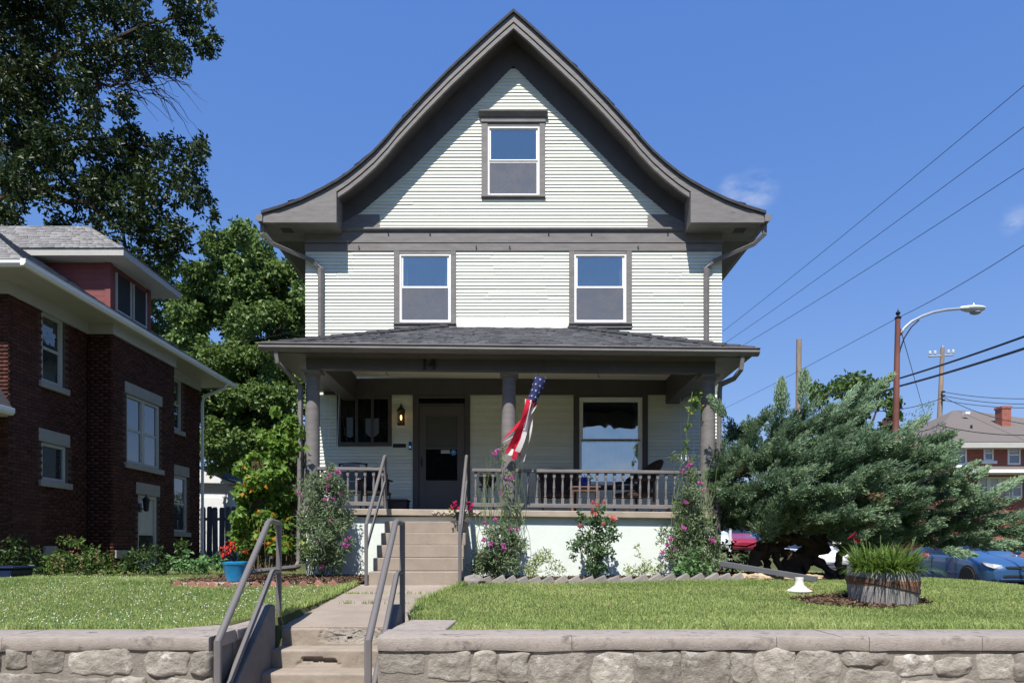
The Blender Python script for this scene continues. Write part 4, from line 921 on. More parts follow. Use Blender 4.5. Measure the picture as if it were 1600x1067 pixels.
# bricks: the nearest ones singly, the rest joined
bu = MB().box(-.004, .012, 0, .2, 0, .062); bb = bu.build('brick', m_brick1, None); bbm = bb.data; bpy.data.objects.remove(bb)
bV, bF, bT = [], [], []; single = []
UB = np.array([(0,0,0),(1,0,0),(1,1,0),(0,1,0),(0,0,1),(1,0,1),(1,1,1),(0,1,1)], float); UF = np.array([(4,5,6,7),(0,1,5,4),(1,2,6,5),(2,3,7,6),(3,0,4,7),(0,3,2,1)])
def addb(lo, hi):
    bF.append(UF + 8*len(bV)); bV.append(np.array(lo) + UB * (np.array(hi) - np.array(lo))); bT.extend([random.random()] * 8)
def brickwall(plane, y0, y1, z0, z1):
    z = z0; k = 0
    while z < z1 - .06:
        y = y0 - (.105 if k % 2 else 0)
        while y < y1:
            a, e = max(y, y0), min(y + .2, y1)
            if e - a > .03 and not any(p == plane and a < oy1 and e > oy0 and z < oz1 and z + .06 > oz0 for p, oy0, oy1, oz0, oz1 in nopen):
                d = random.uniform(.004, .010)
                if plane == NX and y < 13.9 and e - a > .19 and z > .1 and len(single) < 295: single.append((plane - .004, a, z))
                else: addb((plane - .012, a, z), (plane + d - .006, e, z + .062))
            y += .211
        z += .0735; k += 1
brickwall(NX, NY0, BY0, -.1, NZ - .2); brickwall(NX, BY1, NY1, NG, NZ - .2); brickwall(NB, BY0, BY1, NG, NZ - .2); brickwall(NX, NY0 + .01, BY0, NG, -.12)
def brickfront(yp, x0, x1, z0, z1):   # facing the street
    z = z0; k = 0
    while z < z1 - .06:
        x = x1 - (.105 if k % 2 else 0)
        while x > x0:
            a = max(x - .2, x0); addb((a, yp - random.uniform(.004, .01), z), (min(x, x1), yp + .01, z + .062)); x -= .211
        if k % 2: addb((x1 - .095, yp - random.uniform(.004, .01), z), (x1, yp + .01, z + .062))
        z += .0735; k += 1
brickfront(NY0, -13, NX + .002, NG, NZ - .2); brickfront(BY0, NX, NB + .002, NG, NZ - .2)
for x, y, z in single:
    o = link('brick', bbm, nb); o.location = Vector((x + random.uniform(-.002, .003), y, z)) - org(nb)
np_mesh('bricks', np.concatenate(bV), np.concatenate(bF), m_brick, nb, bT, kind='stuff')
print('single bricks', len(single), 'joined', len(bV))
# frieze, soffit, gutter, roof
EXN = -8.75; EY0, EY1 = 12.27, 21.6
f = MB(); f.box(NX - .02, NX + .04, NY0 - .04, BY0 - .041, NZ - .24, NZ); f.box(NX - .02, NB + .04, BY0 - .04, BY1 + .04, NZ - .24, NZ); f.box(NX - .02, NX + .04, BY1 + .041, NY1, NZ - .24, NZ); f.box(-19, NX - .021, NY0 - .04, NY0 + .02, NZ - .24, NZ)
f.build('frieze_board', m_wood_p, nb)
MB().box(-19, EXN - .03, EY0 + .03, EY1, NZ, NZ + .03).build('soffit', m_wood_p, nb)
gp = [(0, NZ - .02), (.06, NZ - .02), (.10, NZ + .03), (.095, NZ + .08), (.11, NZ + .10), (0, NZ + .10)]
MB().prism_y([(EXN - .05 + a, z) for a, z in gp], EY0 - .06, EY1 + .02).build('gutter', m_white, nb, bevel=.004)
MB().prism_x([(EY0 + .05 - a, z) for a, z in gp], -19, EXN - .051).build('gutter', m_white, nb, bevel=.004)
S_ = .67; rz = NZ + .09; run = 4.5
A = (EXN, EY0, rz); B_ = (EXN, EY1, rz); Cc = (EXN - run, EY0 + run, rz + run*S_); Dd_ = (EXN - run, EY1 - run, rz + run*S_); E_ = (-19, EY0, rz); G_ = (-19, EY0 + run, rz + run*S_); H_ = (-19, EY1 - run, rz + run*S_); I_ = (-19, EY1, rz)
rm = MB(); rm.add([A, B_, Cc, Dd_, E_, G_, H_, I_], [(0, 1, 3, 2), (4, 0, 2, 5), (2, 3, 6, 5), (3, 1, 7, 6)]); nroof = rm.build('roof', m_roofd, nb, recalc=False)
V = []; F = []; T = []
courses(A, B_, Dd_, Cc, 40, .33, V, F, T); courses(E_, A, Cc, G_, 40, .33, V, F, T)
np_mesh('shingles', [tuple(q) for q in V], F, m_shin_d, nroof, T, kind='stuff')
# dormer
dX, dY0, dY1 = -9.53, 16.2, 18.0; m_pink = M('faded_red_siding', (.20, .062, .06), .7, .12, 5, .2, 30)
def rzat(x): return rz + (EXN - x) * S_
dzt = 6.80
w = MB(); w.box(-12.5, dX - .02, dY0 + .02, dY1 - .02, rzat(dX) - .3, dzt); dw = w.build('dormer', m_pink, nb)
z = rzat(dX) - .1
while z < dzt - .05:
    xl = EXN - (z - rz) / S_
    MB().prism_y([(max(xl - .1, -12.4), z), (dX - .12, z), (dX - .12, z + .125), (max(xl - .3, -12.4), z + .125)], dY0 - .006, dY0 + .02).build('dormer_clapboard', m_pink, dw); z += .13
MB().box(dX - .12, dX + .01, dY0 - .02, dY0 + .12, rzat(dX) - .12, dzt).box(dX - .02, dX + .01, dY1 - .14, dY1, rzat(dX) - .1, dzt).build('dormer_corner', m_pink, dw)
m_scr = M('dark_screen', (.025, .024, .026), .7, .1, 8, 0)
for i, (a, e) in enumerate(((16.42, 17.08), (17.16, 17.80))):
    zz0, zz1 = rzat(dX) + .02, dzt - .14
    f = MB(); f.box(dX - .02, dX + .02, a, a + .05, zz0, zz1); f.box(dX - .02, dX + .02, e - .05, e, zz0, zz1); f.box(dX - .02, dX + .02, a + .05, e - .05, zz0, zz0 + .05)
    f.build('dormer_window', m_wood_p, dw); MB().box(dX - .018, dX + .004, a + .05, e - .05, zz0 + .05, zz1).build('dormer_screen', m_scr, dw)
ex, ey0, ey1 = -9.0, 15.8, 18.54
MB().box(-12.8, ex, ey0, ey1, dzt, dzt + .03).build('dormer_soffit', m_wood_p, dw)
MB().box(-12.0, ex + .02, ey0 - .02, ey0 + .0, dzt - .01, dzt + .15).box(ex + .001, ex + .02, ey0 + .001, ey1, dzt - .01, dzt + .15).build('dormer_fascia', m_wood_p, dw)
A = (-14, ey0 - .04, dzt + .15); B_ = (ex + .04, ey0 - .04, dzt + .15); Cc = (ex - 1.65, 17.17, dzt + 1.32); Dd_ = (-14, 17.17, dzt + 1.32); E_ = (ex + .04, ey1 + .02, dzt + .15); G_ = (-14, ey1 + .02, dzt + .15)
drf = MB().add([A, B_, Cc, Dd_, E_, G_], [(0, 1, 2, 3), (1, 4, 2), (4, 5, 3, 2)]).build('dormer_roof', m_roofd, dw, recalc=False)
V = []; F = []; T = []; courses(A, B_, Cc, Dd_, 13, .3, V, F, T); courses(B_, E_, Cc, Cc, 13, .3, V, F, T)
o = np_mesh('dormer_shingles', [tuple(q) for q in V], F, m_shin_d, dw, T, kind='stuff')
# downspout at the far corner, little front porch roof at the frame's edge
MB().tube([(EXN - .02, 21.0, NZ), (EXN - .1, 21.02, NZ - .15), (NX + .12, 21.02, NZ - .4), (NX + .07, 21.02, NZ - .6), (NX + .07, 21.02, -.2)], .045, 6).build('downspout', m_white, nb, True)
fp = MB(); fp.box(-14, -9.52, 11.0, 12.9, 2.50, 2.62); fp.build('front_porch_soffit', m_wood_p, nb, bevel=.01)
MB().prism_y([(-9.52, 2.53), (-9.44, 2.53), (-9.40, 2.58), (-9.40, 2.66), (-9.52, 2.66)], 11.0, 12.92).build('front_porch_gutter', m_white, nb, bevel=.005)
MB().add([(-14, 10.9, 2.67), (-9.44, 10.9, 2.67), (-9.44, 12.9, 2.67), (-9.7, 12.95, 3.05), (-14, 12.95, 3.05)], [(0, 1, 3, 4), (1, 2, 3)]).build('front_porch_roof', m_roofd, nb, recalc=False)

# white garage and board fence between the houses
gr = thing('garage', 'small white garage with a grey roof behind the board fence', 'garage', (-11, 25, -.7))
m_gw = M('white_garage_siding', (.72, .73, .74), .6, .04, 4, .1, 30)
gx1 = sx(371, 25.0)
b = MB(); b.box(-15.5, gx1 - .35, 25, 29, -.8, 2.6); b.build('wall', m_gw, gr)
MB().add([(-16, 24.7, 3.45), (gx1 - 1.45, 24.7, 3.05), (gx1 + .0, 24.7, 2.42), (gx1, 29.2, 2.42), (gx1 - 1.45, 29.2, 3.05), (-16, 29.2, 3.45)], [(0, 1, 4, 5), (1, 2, 3, 4)]).build('roof', m_roofd, gr, recalc=False)
MB().prism_y([(-16, 2.5), (gx1 - .35, 2.4), (gx1 - .02, 2.38), (gx1 - 1.45, 3.02), (-16, 3.42)], 24.75, 24.99).build('gable_board', m_gw, gr)
MB().box(-11.4, -10.5, 24.96, 24.995, -.8, 1.9).build('door_panel', m_gw, gr, bevel=.01)
m_fence = M('grey_fence_board', (.10, .115, .135), .9, .2, 7, .5, 40, stretch=(1, 1, .3), rand=.15)
fn = thing('board_fence', 'dark grey upright board fence beside the brick house', 'fence', (-10, 22.4, -.7))
fb = MB().prism_y([(-.085, 0), (.085, 0), (.085, 2.05), (.055, 2.11), (-.055, 2.11), (-.085, 2.05)], -.012, .012).build('fence_board', m_fence, None); fbm = fb.data; bpy.data.objects.remove(fb)
for i in range(11):
    o = link('fence_board', fbm, fn); o.location = Vector((sx(317, 22.4) + i * .205, 22.4, -.72 + random.uniform(-.02, .02))) - org(fn); o.rotation_euler = (0, random.uniform(-.01, .01), 0)
x0 = sx(317, 22.4)
for zz in (-.3, .95): MB().box(x0 - .1, x0 + 2.3, 22.415, 22.46, zz, zz + .09).build('fence_rail', m_fence, fn)
# ------------------------------------------------------------------ street on the right: house, poles, lamp, wires, cars
m_redbrick = None
def brickmat():
    m, t, b = nmat('red_brick'); N = t.nodes.new; Lk = t.links.new
    g = N('ShaderNodeNewGeometry'); sp = N('ShaderNodeSeparateXYZ'); Lk(g.outputs['Position'], sp.inputs['Vector'])
    ad = N('ShaderNodeMath'); ad.operation = 'ADD'; Lk(sp.outputs['X'], ad.inputs[0]); Lk(sp.outputs['Y'], ad.inputs[1])
    cb = N('ShaderNodeCombineXYZ'); Lk(ad.outputs[0], cb.inputs['X']); Lk(sp.outputs['Z'], cb.inputs['Y'])
    br = N('ShaderNodeTexBrick'); br.inputs['Scale'].default_value = 4.6; br.inputs['Color1'].default_value = (.33, .085, .055, 1); br.inputs['Color2'].default_value = (.24, .06, .04, 1); br.inputs['Mortar'].default_value = (.36, .25, .21, 1); br.inputs['Mortar Size'].default_value = .03; br.inputs['Row Height'].default_value = .34; br.inputs['Brick Width'].default_value = 1.0
    Lk(cb.outputs['Vector'], br.inputs['Vector']); Lk(br.outputs['Color'], b.inputs['Base Color']); b.inputs['Roughness'].default_value = .9
    bp = N('ShaderNodeBump'); bp.inputs['Strength'].default_value = .5; bp.inputs['Distance'].default_value = .01; bp.invert = True; Lk(br.outputs['Fac'], bp.inputs['Height']); Lk(bp.outputs['Normal'], b.inputs['Normal']); return m
m_redbrick = brickmat()
m_froof = M('brown_grey_roof', (.145, .125, .115), .95, .22, 30, .5, 12, stretch=(1, 1, 3))
m_bwin = Glass('far_glass', (.10, .12, .14), 2.0)
FH = 38.0
fb = thing('brick_house', 'sunlit red brick house across the side street with a brown hip roof and chimney', 'house', (28, FH, -.8))
def f_(x, y, d=FH): return sx(x, d), sz(y, d)
x0, _ = f_(1462, 0); zt = sz(693, FH)
MB().box(x0, 37, FH, 48, -1.2, zt).build('wall', m_redbrick, fb)
rx0, rx1 = f_(1440, 0)[0], 37.8
zr = sz(693, FH) + .0
pk = sz(640, 43)
rf = MB(); e = FH - .7
rf.add([(rx0, e, zr), (rx1, e, zr), (rx1, 49, zr), (rx0, 49, zr), (sx(1490, 43.2), 43.2, pk), (sx(1510, 43.2), 43.2, pk), (sx(1475, 43.2) - .2, 43.2, pk - .4)], [(0, 1, 5, 4), (1, 2, 5), (2, 3, 4, 5), (3, 0, 4)])
rf.build('roof', m_froof, fb, recalc=False)
# right-hand hip rising behind, lower wing and its gable to the left
MB().add([(sx(1530, 42), 41, sz(668, 41)), (sx(1545, 42), 43, sz(653, 43)), (sx(1600, 42), 42, sz(668, 42)), (40, 42, sz(690, 42)), (sx(1500, 41), 40.5, sz(680, 41))], [(0, 4, 3, 2), (0, 2, 1)]).build('roof_hip', m_froof, fb, recalc=False)
MB().box(rx0 + .05, rx1, e + .02, e + .07, zr - .32, zr - .005).box(rx0 + .05, rx1, e + .071, FH, zr - .32, zr - .28).build('eave_fascia', m_wood_p, fb)
wg = MB(); wg.box(sx(1412, 44), sx(1475, 44), 44, 50, -1, sz(678, 44)); wg.build('wing_wall', m_gw, fb)
MB().add([(sx(1400, 43), 43.2, sz(679, 43)), (sx(1483, 43), 43.2, sz(655, 43) - .9), (sx(1483, 43), 46, sz(650, 46)), (sx(1440, 46), 46, sz(650, 46))], [(0, 1, 2, 3)]).build('wing_roof', m_froof, fb, recalc=False)
MB().box(sx(1402, 43.3), sx(1462, 43.3), 43.25, 44, sz(684, 43.3), sz(679.5, 43.3)).build('wing_fascia', m_wood_p, fb)
for a, b_ in ((1418, 1427), (1432, 1448)): MB().box(sx(a, 44), sx(b_, 44), 43.95, 44.01, sz(703, 44), sz(688, 44)).build('wing_window', m_bwin, fb)
MB().box(sx(1566, 40), sx(1580.5, 40), 40, 40.6, sz(672, 40), sz(636, 40)).box(sx(1565, 40), sx(1581.5, 40), 39.96, 40.64, sz(638, 40), sz(634, 40)).build('chimney', m_redbrick, fb, bevel=.02)
MB().box(sx(1504, 41.6), sx(1511, 41.6), 41.3, 41.6, sz(648, 41.6), sz(644.5, 41.6)).build('roof_vent', m_white, fb)
for a, yy in ((1518, 670), (1570, 679)): MB().tube([(sx(a, 39.6), 39.6, sz(yy, 39.6)), (sx(a, 39.6), 39.6, sz(yy - 6, 39.6))], .06, 6).build('roof_pipe', m_black, fb)
def fwin(a, b_, y0, y1, sill=True, mid=True):
    x0, z1 = f_(a, y0); x1, z0 = f_(b_, y1); t = .09; yf = FH
    w = MB(); w.box(x0, x0 + t, yf - .05, yf + .02, z0, z1); w.box(x1 - t, x1, yf - .05, yf + .02, z0, z1); w.box(x0 + t, x1 - t, yf - .05, yf + .02, z0, z0 + t); w.box(x0 + t, x1 - t, yf - .05, yf + .02, z1 - t, z1)
    if mid: w.box(x0 + t, x1 - t, yf - .04, yf + .02, (z0+z1)/2 - .04, (z0+z1)/2 + .04)
    if sill: w.box(x0 - .15, x1 + .15, yf - .12, yf + .02, z0 - .16, z0 - .002)
    o = w.build('window', m_white, fb); MB().box(x0 + t, x1 - t, yf - .015, yf + .01, z0 + t, z1 - t).build('pane', m_bwin, o)
    MB().box(x0 + t + .02, x1 - t - .02, yf - .022, yf - .017, (z0*.4+z1*.6), z1 - t).build('blind', m_curt2, o)
m_curt2 = M('pale_blind', (.55, .60, .66), .8, .05, 3, 0)
fwin(1490, 1510, 695, 726); fwin(1536.5, 1552, 695, 720); fwin(1574, 1594, 695, 726, False)
for a in (1527.5, 1544.5, 1561.5, 1580): fwin(a, a + 16.5, 745, 777, False)
px0 = f_(1500, 0)[0]
MB().add([(px0 - .3, FH - 1.2, sz(737.5, FH)), (37, FH - 1.2, sz(737.5, FH)), (37, FH - .0, sz(728, FH)), (px0 + .6, FH - .0, sz(728, FH))], [(0, 1, 2, 3)]).build('porch_roof', m_froof, fb, recalc=False)
MB().box(px0 - .3, 37, FH - 1.25, FH - 1.2, sz(742, FH), sz(737, FH)).box(px0 - .3, 37, FH - 1.199, FH, sz(742, FH), sz(741, FH)).build('porch_fascia', m_white, fb)
MB().box(sx(1393, 40), sx(1404, 40), 40, 41, -1, sz(650, 40)).build('brick_pier', m_redbrick, fb)

# street lamp
m_rust = M('rust_brown_paint', (.17, .065, .05), .7, .3, 3, .3, 30, stretch=(1, 1, .4))
m_alu = M('brushed_aluminium', (.52, .53, .54), .38, .1, 8, .1, 40, metal=.6)
m_lampw = M('lamp_head_enamel', (.66, .66, .64), .4, .06, 5, 0)
d = 21.0; lp = thing('street_lamp', 'rust brown street lamp post with a curved arm and pale cobra head', 'street lamp', (sx(1400, d), d, gh(sx(1400, d), d)))
MB().tube([px(1397.5, 935, d), px(1399, 700, d), px(1403, 498, d)], [.115, .10, .075], 12).build('pole', m_rust, lp, True)
c = px(1403.3, 496, d); MB().lathe([(.09, -.04), (.10, 0), (.05, .03), (.035, .07), (.06, .10), (.07, .14), (.045, .18), (.02, .20), (.01, .26)], c.x, c.y, 10, c.z).build('finial', m_black, lp, True)
arm = [px(1408, 521, d), px(1413, 513, d), px(1424, 503, d), px(1440, 494.5, d), px(1458, 488, d), px(1478, 484, d), px(1502, 482, d)]
MB().tube(arm, .042, 8).build('arm', m_alu, lp, True)
MB().tube([px(1404, 560, d), px(1407, 545, d), px(1413, 528, d), px(1424, 511, d), px(1436, 500, d)], .02, 8).build('arm_brace', m_black, lp, True)
MB().tube([px(1403, 520, d), px(1409, 521, d)], .06, 8).build('arm_clamp', m_rust, lp)
h = MB(); A_ = px(1500, 482.5, d)
secs = [(0, .05, .05, .05), (.08, .10, .06, .075), (.22, .15, .075, .11), (.42, .17, .08, .13), (.62, .15, .07, .12), (.74, .09, .045, .07), (.78, .03, .02, .02)]
vs = []; n = 12
for x, wy_, up_, dn in secs:
    for j in range(n):
        a = 2*math.pi*j/n; vs.append((A_.x + x, A_.y + wy_*math.cos(a), A_.z + .02 + (up_ if math.sin(a) > 0 else dn)*math.sin(a)))
h.add(vs, [(i*n+j, i*n+(j+1) % n, (i+1)*n+(j+1) % n, (i+1)*n+j) for i in range(len(secs)-1) for j in range(n)] + [tuple(range(n)), tuple(range((len(secs)-1)*n, len(secs)*n))])
hd = h.build('lamp_head', m_lampw, lp, True)
MB().ell((A_.x + .48, A_.y, A_.z - .11), .17, .12, .07, 12, 6).build('lens', M('lamp_lens', (.35, .36, .36), .15, 0, 1, 0), hd, True)
MB().lathe([(.03, 0), (.04, .04), (.03, .07)], A_.x + .42, A_.y, 8, A_.z + .09).build('photocell', m_alu, hd)

# utility poles
m_pole = M('weathered_pole', (.27, .205, .16), .95, .25, 6, .6, 20, stretch=(1, 1, .15))
d = 40.0; p1 = thing('utility_pole', 'bare pale wooden utility pole with a sawn-off top standing behind the juniper', 'utility pole', (sx(1248, d), d, gh(sx(1248, d), d)))
MB().tube([px(1246, 880, d), px(1248.5, 530, d)], [.19, .145], 10).build('pole', m_pole, p1, True)
d = 45.0; p2 = thing('utility_pole', 'leaning wooden utility pole with a crossarm in front of the brown hip roof', 'utility pole', (sx(1466, d), d, -.5))
MB().tube([px(1462, 870, d), px(1468, 660, d), px(1473, 543, d)], [.19, .16, .125], 10).build('pole', m_pole, p2, True)
MB().tube([px(1451, 557, d), px(1490, 554.5, d)], .06, 6).build('crossarm', m_alu, p2)
for q in (1453, 1461, 1482, 1489): 
    c = px(q, 555 - (q - 1451) * .06, d); MB().lathe([(.07, 0), (.10, .05), (.07, .1), (.10, .15), (.05, .22)], c.x, c.y - .02, 8, c.z + .04).build('insulator', m_lampw, p2, True)
MB().tube([px(1473, 545, d), px(1473.3, 540, d)], .09, 6).build('top_pin', m_alu, p2)
for yy in (612, 618, 625): MB().tube([px(1472, yy, d - .2), px(1476, yy, d - .4)], .07, 6).build('insulator', m_black, p2)
# wires: real sagging cables between far points
def cable(label, pts, r, sag=0, group='overhead wires'):
    P = []
    for (x0, y0, d0), (x1, y1, d1) in zip(pts, pts[1:]):
        a, b_ = px(x0, y0, d0), px(x1, y1, d1); n = 14
        P += [a.lerp(b_, i/n) - Vector((0, 0, sag*4*(i/n)*(1-i/n))) for i in range(n)]
    P.append(px(*pts[-1]))
    if pts[-1][0] > 1600: a, b_ = px(*pts[-2]), px(*pts[-1]); P.append(b_ + (b_ - a) * .55)
    if pts[0][0] < 1100 and pts[0][2] >= 50: a, b_ = px(*pts[0]), px(*pts[1]); P.insert(0, a - (b_ - a) * .9)
    o = MB().tube(P, r, 5).build('overhead_wire', m_black, smooth=True); tag(o, label, 'wire', group); return o
cable('topmost thin wire slanting up from the gable end to the upper right sky', [(1050, 578, 60), (1660, 84, 24)], .014, .25)
cable('second thin slanting wire from the top in the right sky', [(1050, 590, 60), (1660, 154, 24)], .014, .3)
cable('third thin slanting wire from the top in the right sky', [(1050, 602, 60), (1660, 224, 24)], .014, .3)
cable('thin wire passing the finial of the street lamp post', [(1080, 662, 50), (1402, 497, 21.2), (1680, 330, 14)], .009, .12)
cable('thick black cable crossing the street lamp post, the upper of two', [(1290, 618, 33), (1402, 592, 23), (1700, 489, 15)], .03, .05)
cable('thick black cable crossing the street lamp post, the lower of two', [(1290, 640, 33), (1402, 604, 23), (1700, 511, 14)], .034, .05)
for i, (yy, ye, t) in enumerate(((612, 618, 'uppermost'), (618, 628, 'middle'), (625, 633, 'lowest'))):
    cable('level wire running right from the leaning utility pole, the %s of three' % t, [(1474, yy, 44.6), (1680, ye, 40)], .022, .3)
cable('wire running down right from the leaning utility pole over the brick chimney', [(1474, 620, 44.6), (1680, 668, 34)], .02, .5)
cable('thin wire sagging from the street lamp post across the brown roof to the right', [(1397, 663, 30), (1466, 664, 30), (1680, 673, 30)], .018, .3)
cable('wire from the dark green tree to the leaning utility pole', [(1330, 642, 36), (1472, 622, 44)], .022, .3)
cable('wire hanging from the street lamp top down towards the brown roof', [(1404, 503, 21), (1416, 545, 24), (1450, 665, 40)], .012, .0)
cable('pale service wire from the house corner to the trees on the left', [(479, 513, 13.6), (250, 545, 20), (100, 560, 26)], .008, .12)
# grey meter pole by the corner of the porch
mp_ = thing('meter_pole', 'thin pale meter pole with a small grey box behind the porch corner', 'pole', (sx(1141, 16), 16, gh(5.1, 16)))
MB().tube([px(1141, 875, 16), px(1141, 735, 16)], .035, 8).build('post', m_lampw, mp_, True); MB().box(sx(1127, 16), sx(1137.5, 16), 15.9, 16.05, sz(786, 16), sz(771, 16)).build('meter_box', m_lampw, mp_, bevel=.01)
MB().box(sx(1130, 16), sx(1143, 16), 15.98, 16.0, sz(777, 16), sz(774, 16)).build('bracket', m_alu, mp_)

# cars
m_tyre = M('tyre_rubber', (.018, .018, .018), .85, .1, 20, .1, 60); m_cglass = Glass('car_glass', (.012, .014, .016), 1.9, .02, 0)
m_chrome = M('chrome', (.7, .7, .72), .12, 0, 1, 0, metal=1); m_lens = M('headlight_lens', (.55, .56, .58), .12, .2, 30, 0, coat=1); m_amberl = M('amber_lens', (.62, .20, .05), .2, 0, 1, 0)
m_dplast = M('dark_plastic', (.02, .02, .022), .6, .1, 10, 0)
def carpaint(name, col, metal=.35): 
    m, t, b = nmat(name); b.inputs['Base Color'].default_value = (*col, 1); b.inputs['Metallic'].default_value = metal; b.inputs['Roughness'].default_value = .32; b.inputs['Coat Weight'].default_value = 1; b.inputs['Coat Roughness'].default_value = .04; return m
def make_car(label, paint, loc, rz, detail=True, name='parked_car', van=False):
    t = thing(name, label, 'van' if van else 'car', (0, 0, 0), 'cars parked along the side street')
    #  x (front at 0, towards +x is the rear)  half width, bottom, shoulder z, top z, top half width
    if not van:
        st = [(0.00, .60, .34, .56, .60, .50), (.06, .74, .25, .62, .68, .60), (.22, .82, .20, .68, .76, .66), (.55, .86, .19, .75, .86, .70), (.95, .87, .19, .82, .93, .72), (1.20, .87, .19, .87, .98, .74), (1.38, .87, .19, .90, 1.06, .72), (1.95, .88, .19, .93, 1.36, .62), (2.25, .88, .19, .94, 1.42, .60), (2.75, .88, .19, .95, 1.43, .60), (3.25, .88, .19, .96, 1.37, .59), (3.75, .87, .20, .97, 1.14, .62), (3.98, .86, .22, .97, 1.03, .68), (4.30, .82, .26, .93, .99, .68), (4.45, .74, .34, .82, .88, .60)]
        glass = range(6, 11); cabin = (7, 10)
    else:
        st = [(0, .7, .4, .7, .8, .6), (.1, .85, .3, .85, 1.0, .7), (.6, .9, .25, 1.0, 1.15, .78), (1.0, .92, .25, 1.05, 1.25, .76), (1.6, .93, .25, 1.08, 1.85, .70), (2.2, .93, .25, 1.1, 1.92, .70), (4.2, .93, .25, 1.1, 1.92, .70), (4.7, .9, .3, 1.05, 1.75, .66)]
        glass = range(3, 7); cabin = (4, 6)
    def sec(s):
        x, w, zb, zs, zt, wt = s
        return [(0, zb), (w*.86, zb), (w*.97, zb + .07), (w, zb + (zs - zb)*.55), (w*.985, zs - .05), (w*.94, zs), (wt + (w*.94 - wt)*.12, zt - .05 if zt - zs > .2 else zt - (zt - zs)*.45), (wt*.8, zt - .008), (0, zt)]
    body = MB(); gl = MB(); n = 9; R_ = []
    for s in st:
        q = sec(s); R_.append([(s[0], -a, z) for a, z in q] + [(s[0], a, z) for a, z in q[-2:0:-1]])
    m = len(R_[0])
    for i in range(len(st)-1):
        for j in range(m):
            a, b_, c, e = R_[i][j], R_[i][(j+1) % m], R_[i+1][(j+1) % m], R_[i+1][j]
            jj = j if j < 8 else m - 1 - j
            side = jj == 5 and cabin[0] <= i < cabin[1] or (jj == 5 and i in (cabin[0]-1, cabin[1]))
            wind = jj >= 6 and i in (cabin[0]-1, cabin[1])
            if side or wind:
                gl.add([a, b_, c, e], [(0, 1, 2, 3)])
            else: body.add([a, b_, c, e], [(0, 1, 2, 3)])
    body.add(R_[0], [tuple(range(m))]); body.add(R_[-1], [tuple(range(m))[::-1]])
    def fuse(mb, nm, mat, par):
        o = mb.build(nm, mat, par, True); bm = bmesh.new(); bm.from_mesh(o.data); bmesh.ops.remove_doubles(bm, verts=bm.verts, dist=.001); bmesh.ops.recalc_face_normals(bm, faces=bm.faces); bm.to_mesh(o.data); bm.free(); o.data.set_sharp_from_angle(angle=math.radians(32)); return o
    bo = fuse(body, 'body', paint, t)
    fuse(gl, 'windows', m_cglass, t)
    xw = ((.93, 3.63) if not van else (1.0, 3.9))
    for x in xw:
        for s in (-1, 1):
            y = s * (st[5][1] - .10)
            arch = MB(); arch.prism_y([(x + .36*math.cos(a*math.pi/10), .31 + .36*math.sin(a*math.pi/10)) for a in range(20)], y + s*.085 if s > 0 else y - .105, y + s*.105 if s > 0 else y - .085)
            arch.build('wheel_arch', m_dplast, t)
            w = MB(); prof_ = [(.20, -.1), (.29, -.10), (.315, -.07), (.315, .07), (.29, .10), (.20, .10)]; k_ = len(w.v)
            w.lathe(prof_, 0, 0, 20); w.v = [(x + p[0], y + s*.025 + p[2], .315 + p[1]) for p in w.v]
            wo = w.build('wheel', m_tyre, t, True)
            r = MB(); r.lathe([(.01, .0), (.06, .0), (.19, .03), (.205, .05), (.205, .02)], 0, 0, 14); r.v = [(x + p[0], y + s*(.06 + p[2]), .315 + p[1]) for p in r.v]; r.build('rim', m_alu, wo, True)
    if detail:
        for s in (-1, 1):
            h = MB(); h.add([(.035, s*.50, .60), (.03, s*.56, .68), (.10, s*.735, .715), (.40, s*.842, .765), (.44, s*.858, .735), (.20, s*.83, .655), (.06, s*.755, .60)], [tuple(range(7))])
            h.v = [(a - .014, b_ + s*.012, c) for a, b_, c in h.v]
            vs = h.v + [(a + .05, b_ - s*.03, c) for a, b_, c in h.v]; q = MB(); q.add(vs, [tuple(range(7)), tuple(range(7, 14))] + [(i, (i+1) % 7, 7 + (i+1) % 7, 7 + i) for i in range(7)])
            ho = q.build('headlight', m_lens, t)
            aq = MB(); aq.add([(.24, s*.842, .672), (.40, s*.862, .755), (.43, s*.867, .735), (.30, s*.858, .685)], [(0, 1, 2, 3)]); vs = aq.v + [(a + .02, b_ - s*.03, c) for a, b_, c in aq.v]; q = MB(); q.add(vs, [(0,1,2,3), (4,5,6,7), (0,1,5,4), (1,2,6,5), (2,3,7,6), (3,0,4,7)]); q.build('turn_signal', m_amberl, ho)
            MB().ell((1.52, s*.98, 1.02), .07, .10, .075, 10, 6).box(1.50, 1.56, min(s*.84, s*.95), max(s*.84, s*.95), .97, 1.0).build('mirror', paint, t, True)
            for xx in (2.45, 3.15): MB().box(xx, xx + .2, s*.885 - .012, s*.885 + .012, .83, .86).build('door_handle', paint, t, bevel=.005)
            MB().box(1.35, 3.4, s*.878 - .012, s*.878 + .012, .44, .47).build('side_moulding', paint, t, bevel=.005)
            for xx in (1.42, 2.52): MB().box(xx, xx + .008, s*.882 - .006, s*.882 + .006, .28, .93).build('door_seam', m_dplast, t)
        g = MB(); g.box(-.012, .03, -.47, .47, .585, .655); go = g.build('grille', m_dplast, t, bevel=.02)
        MB().box(-.028, -.012, -.46, .46, .607, .622).build('grille_bar', m_chrome, go)
        # the round-cornered badge with its letter
        bd = MB(); 
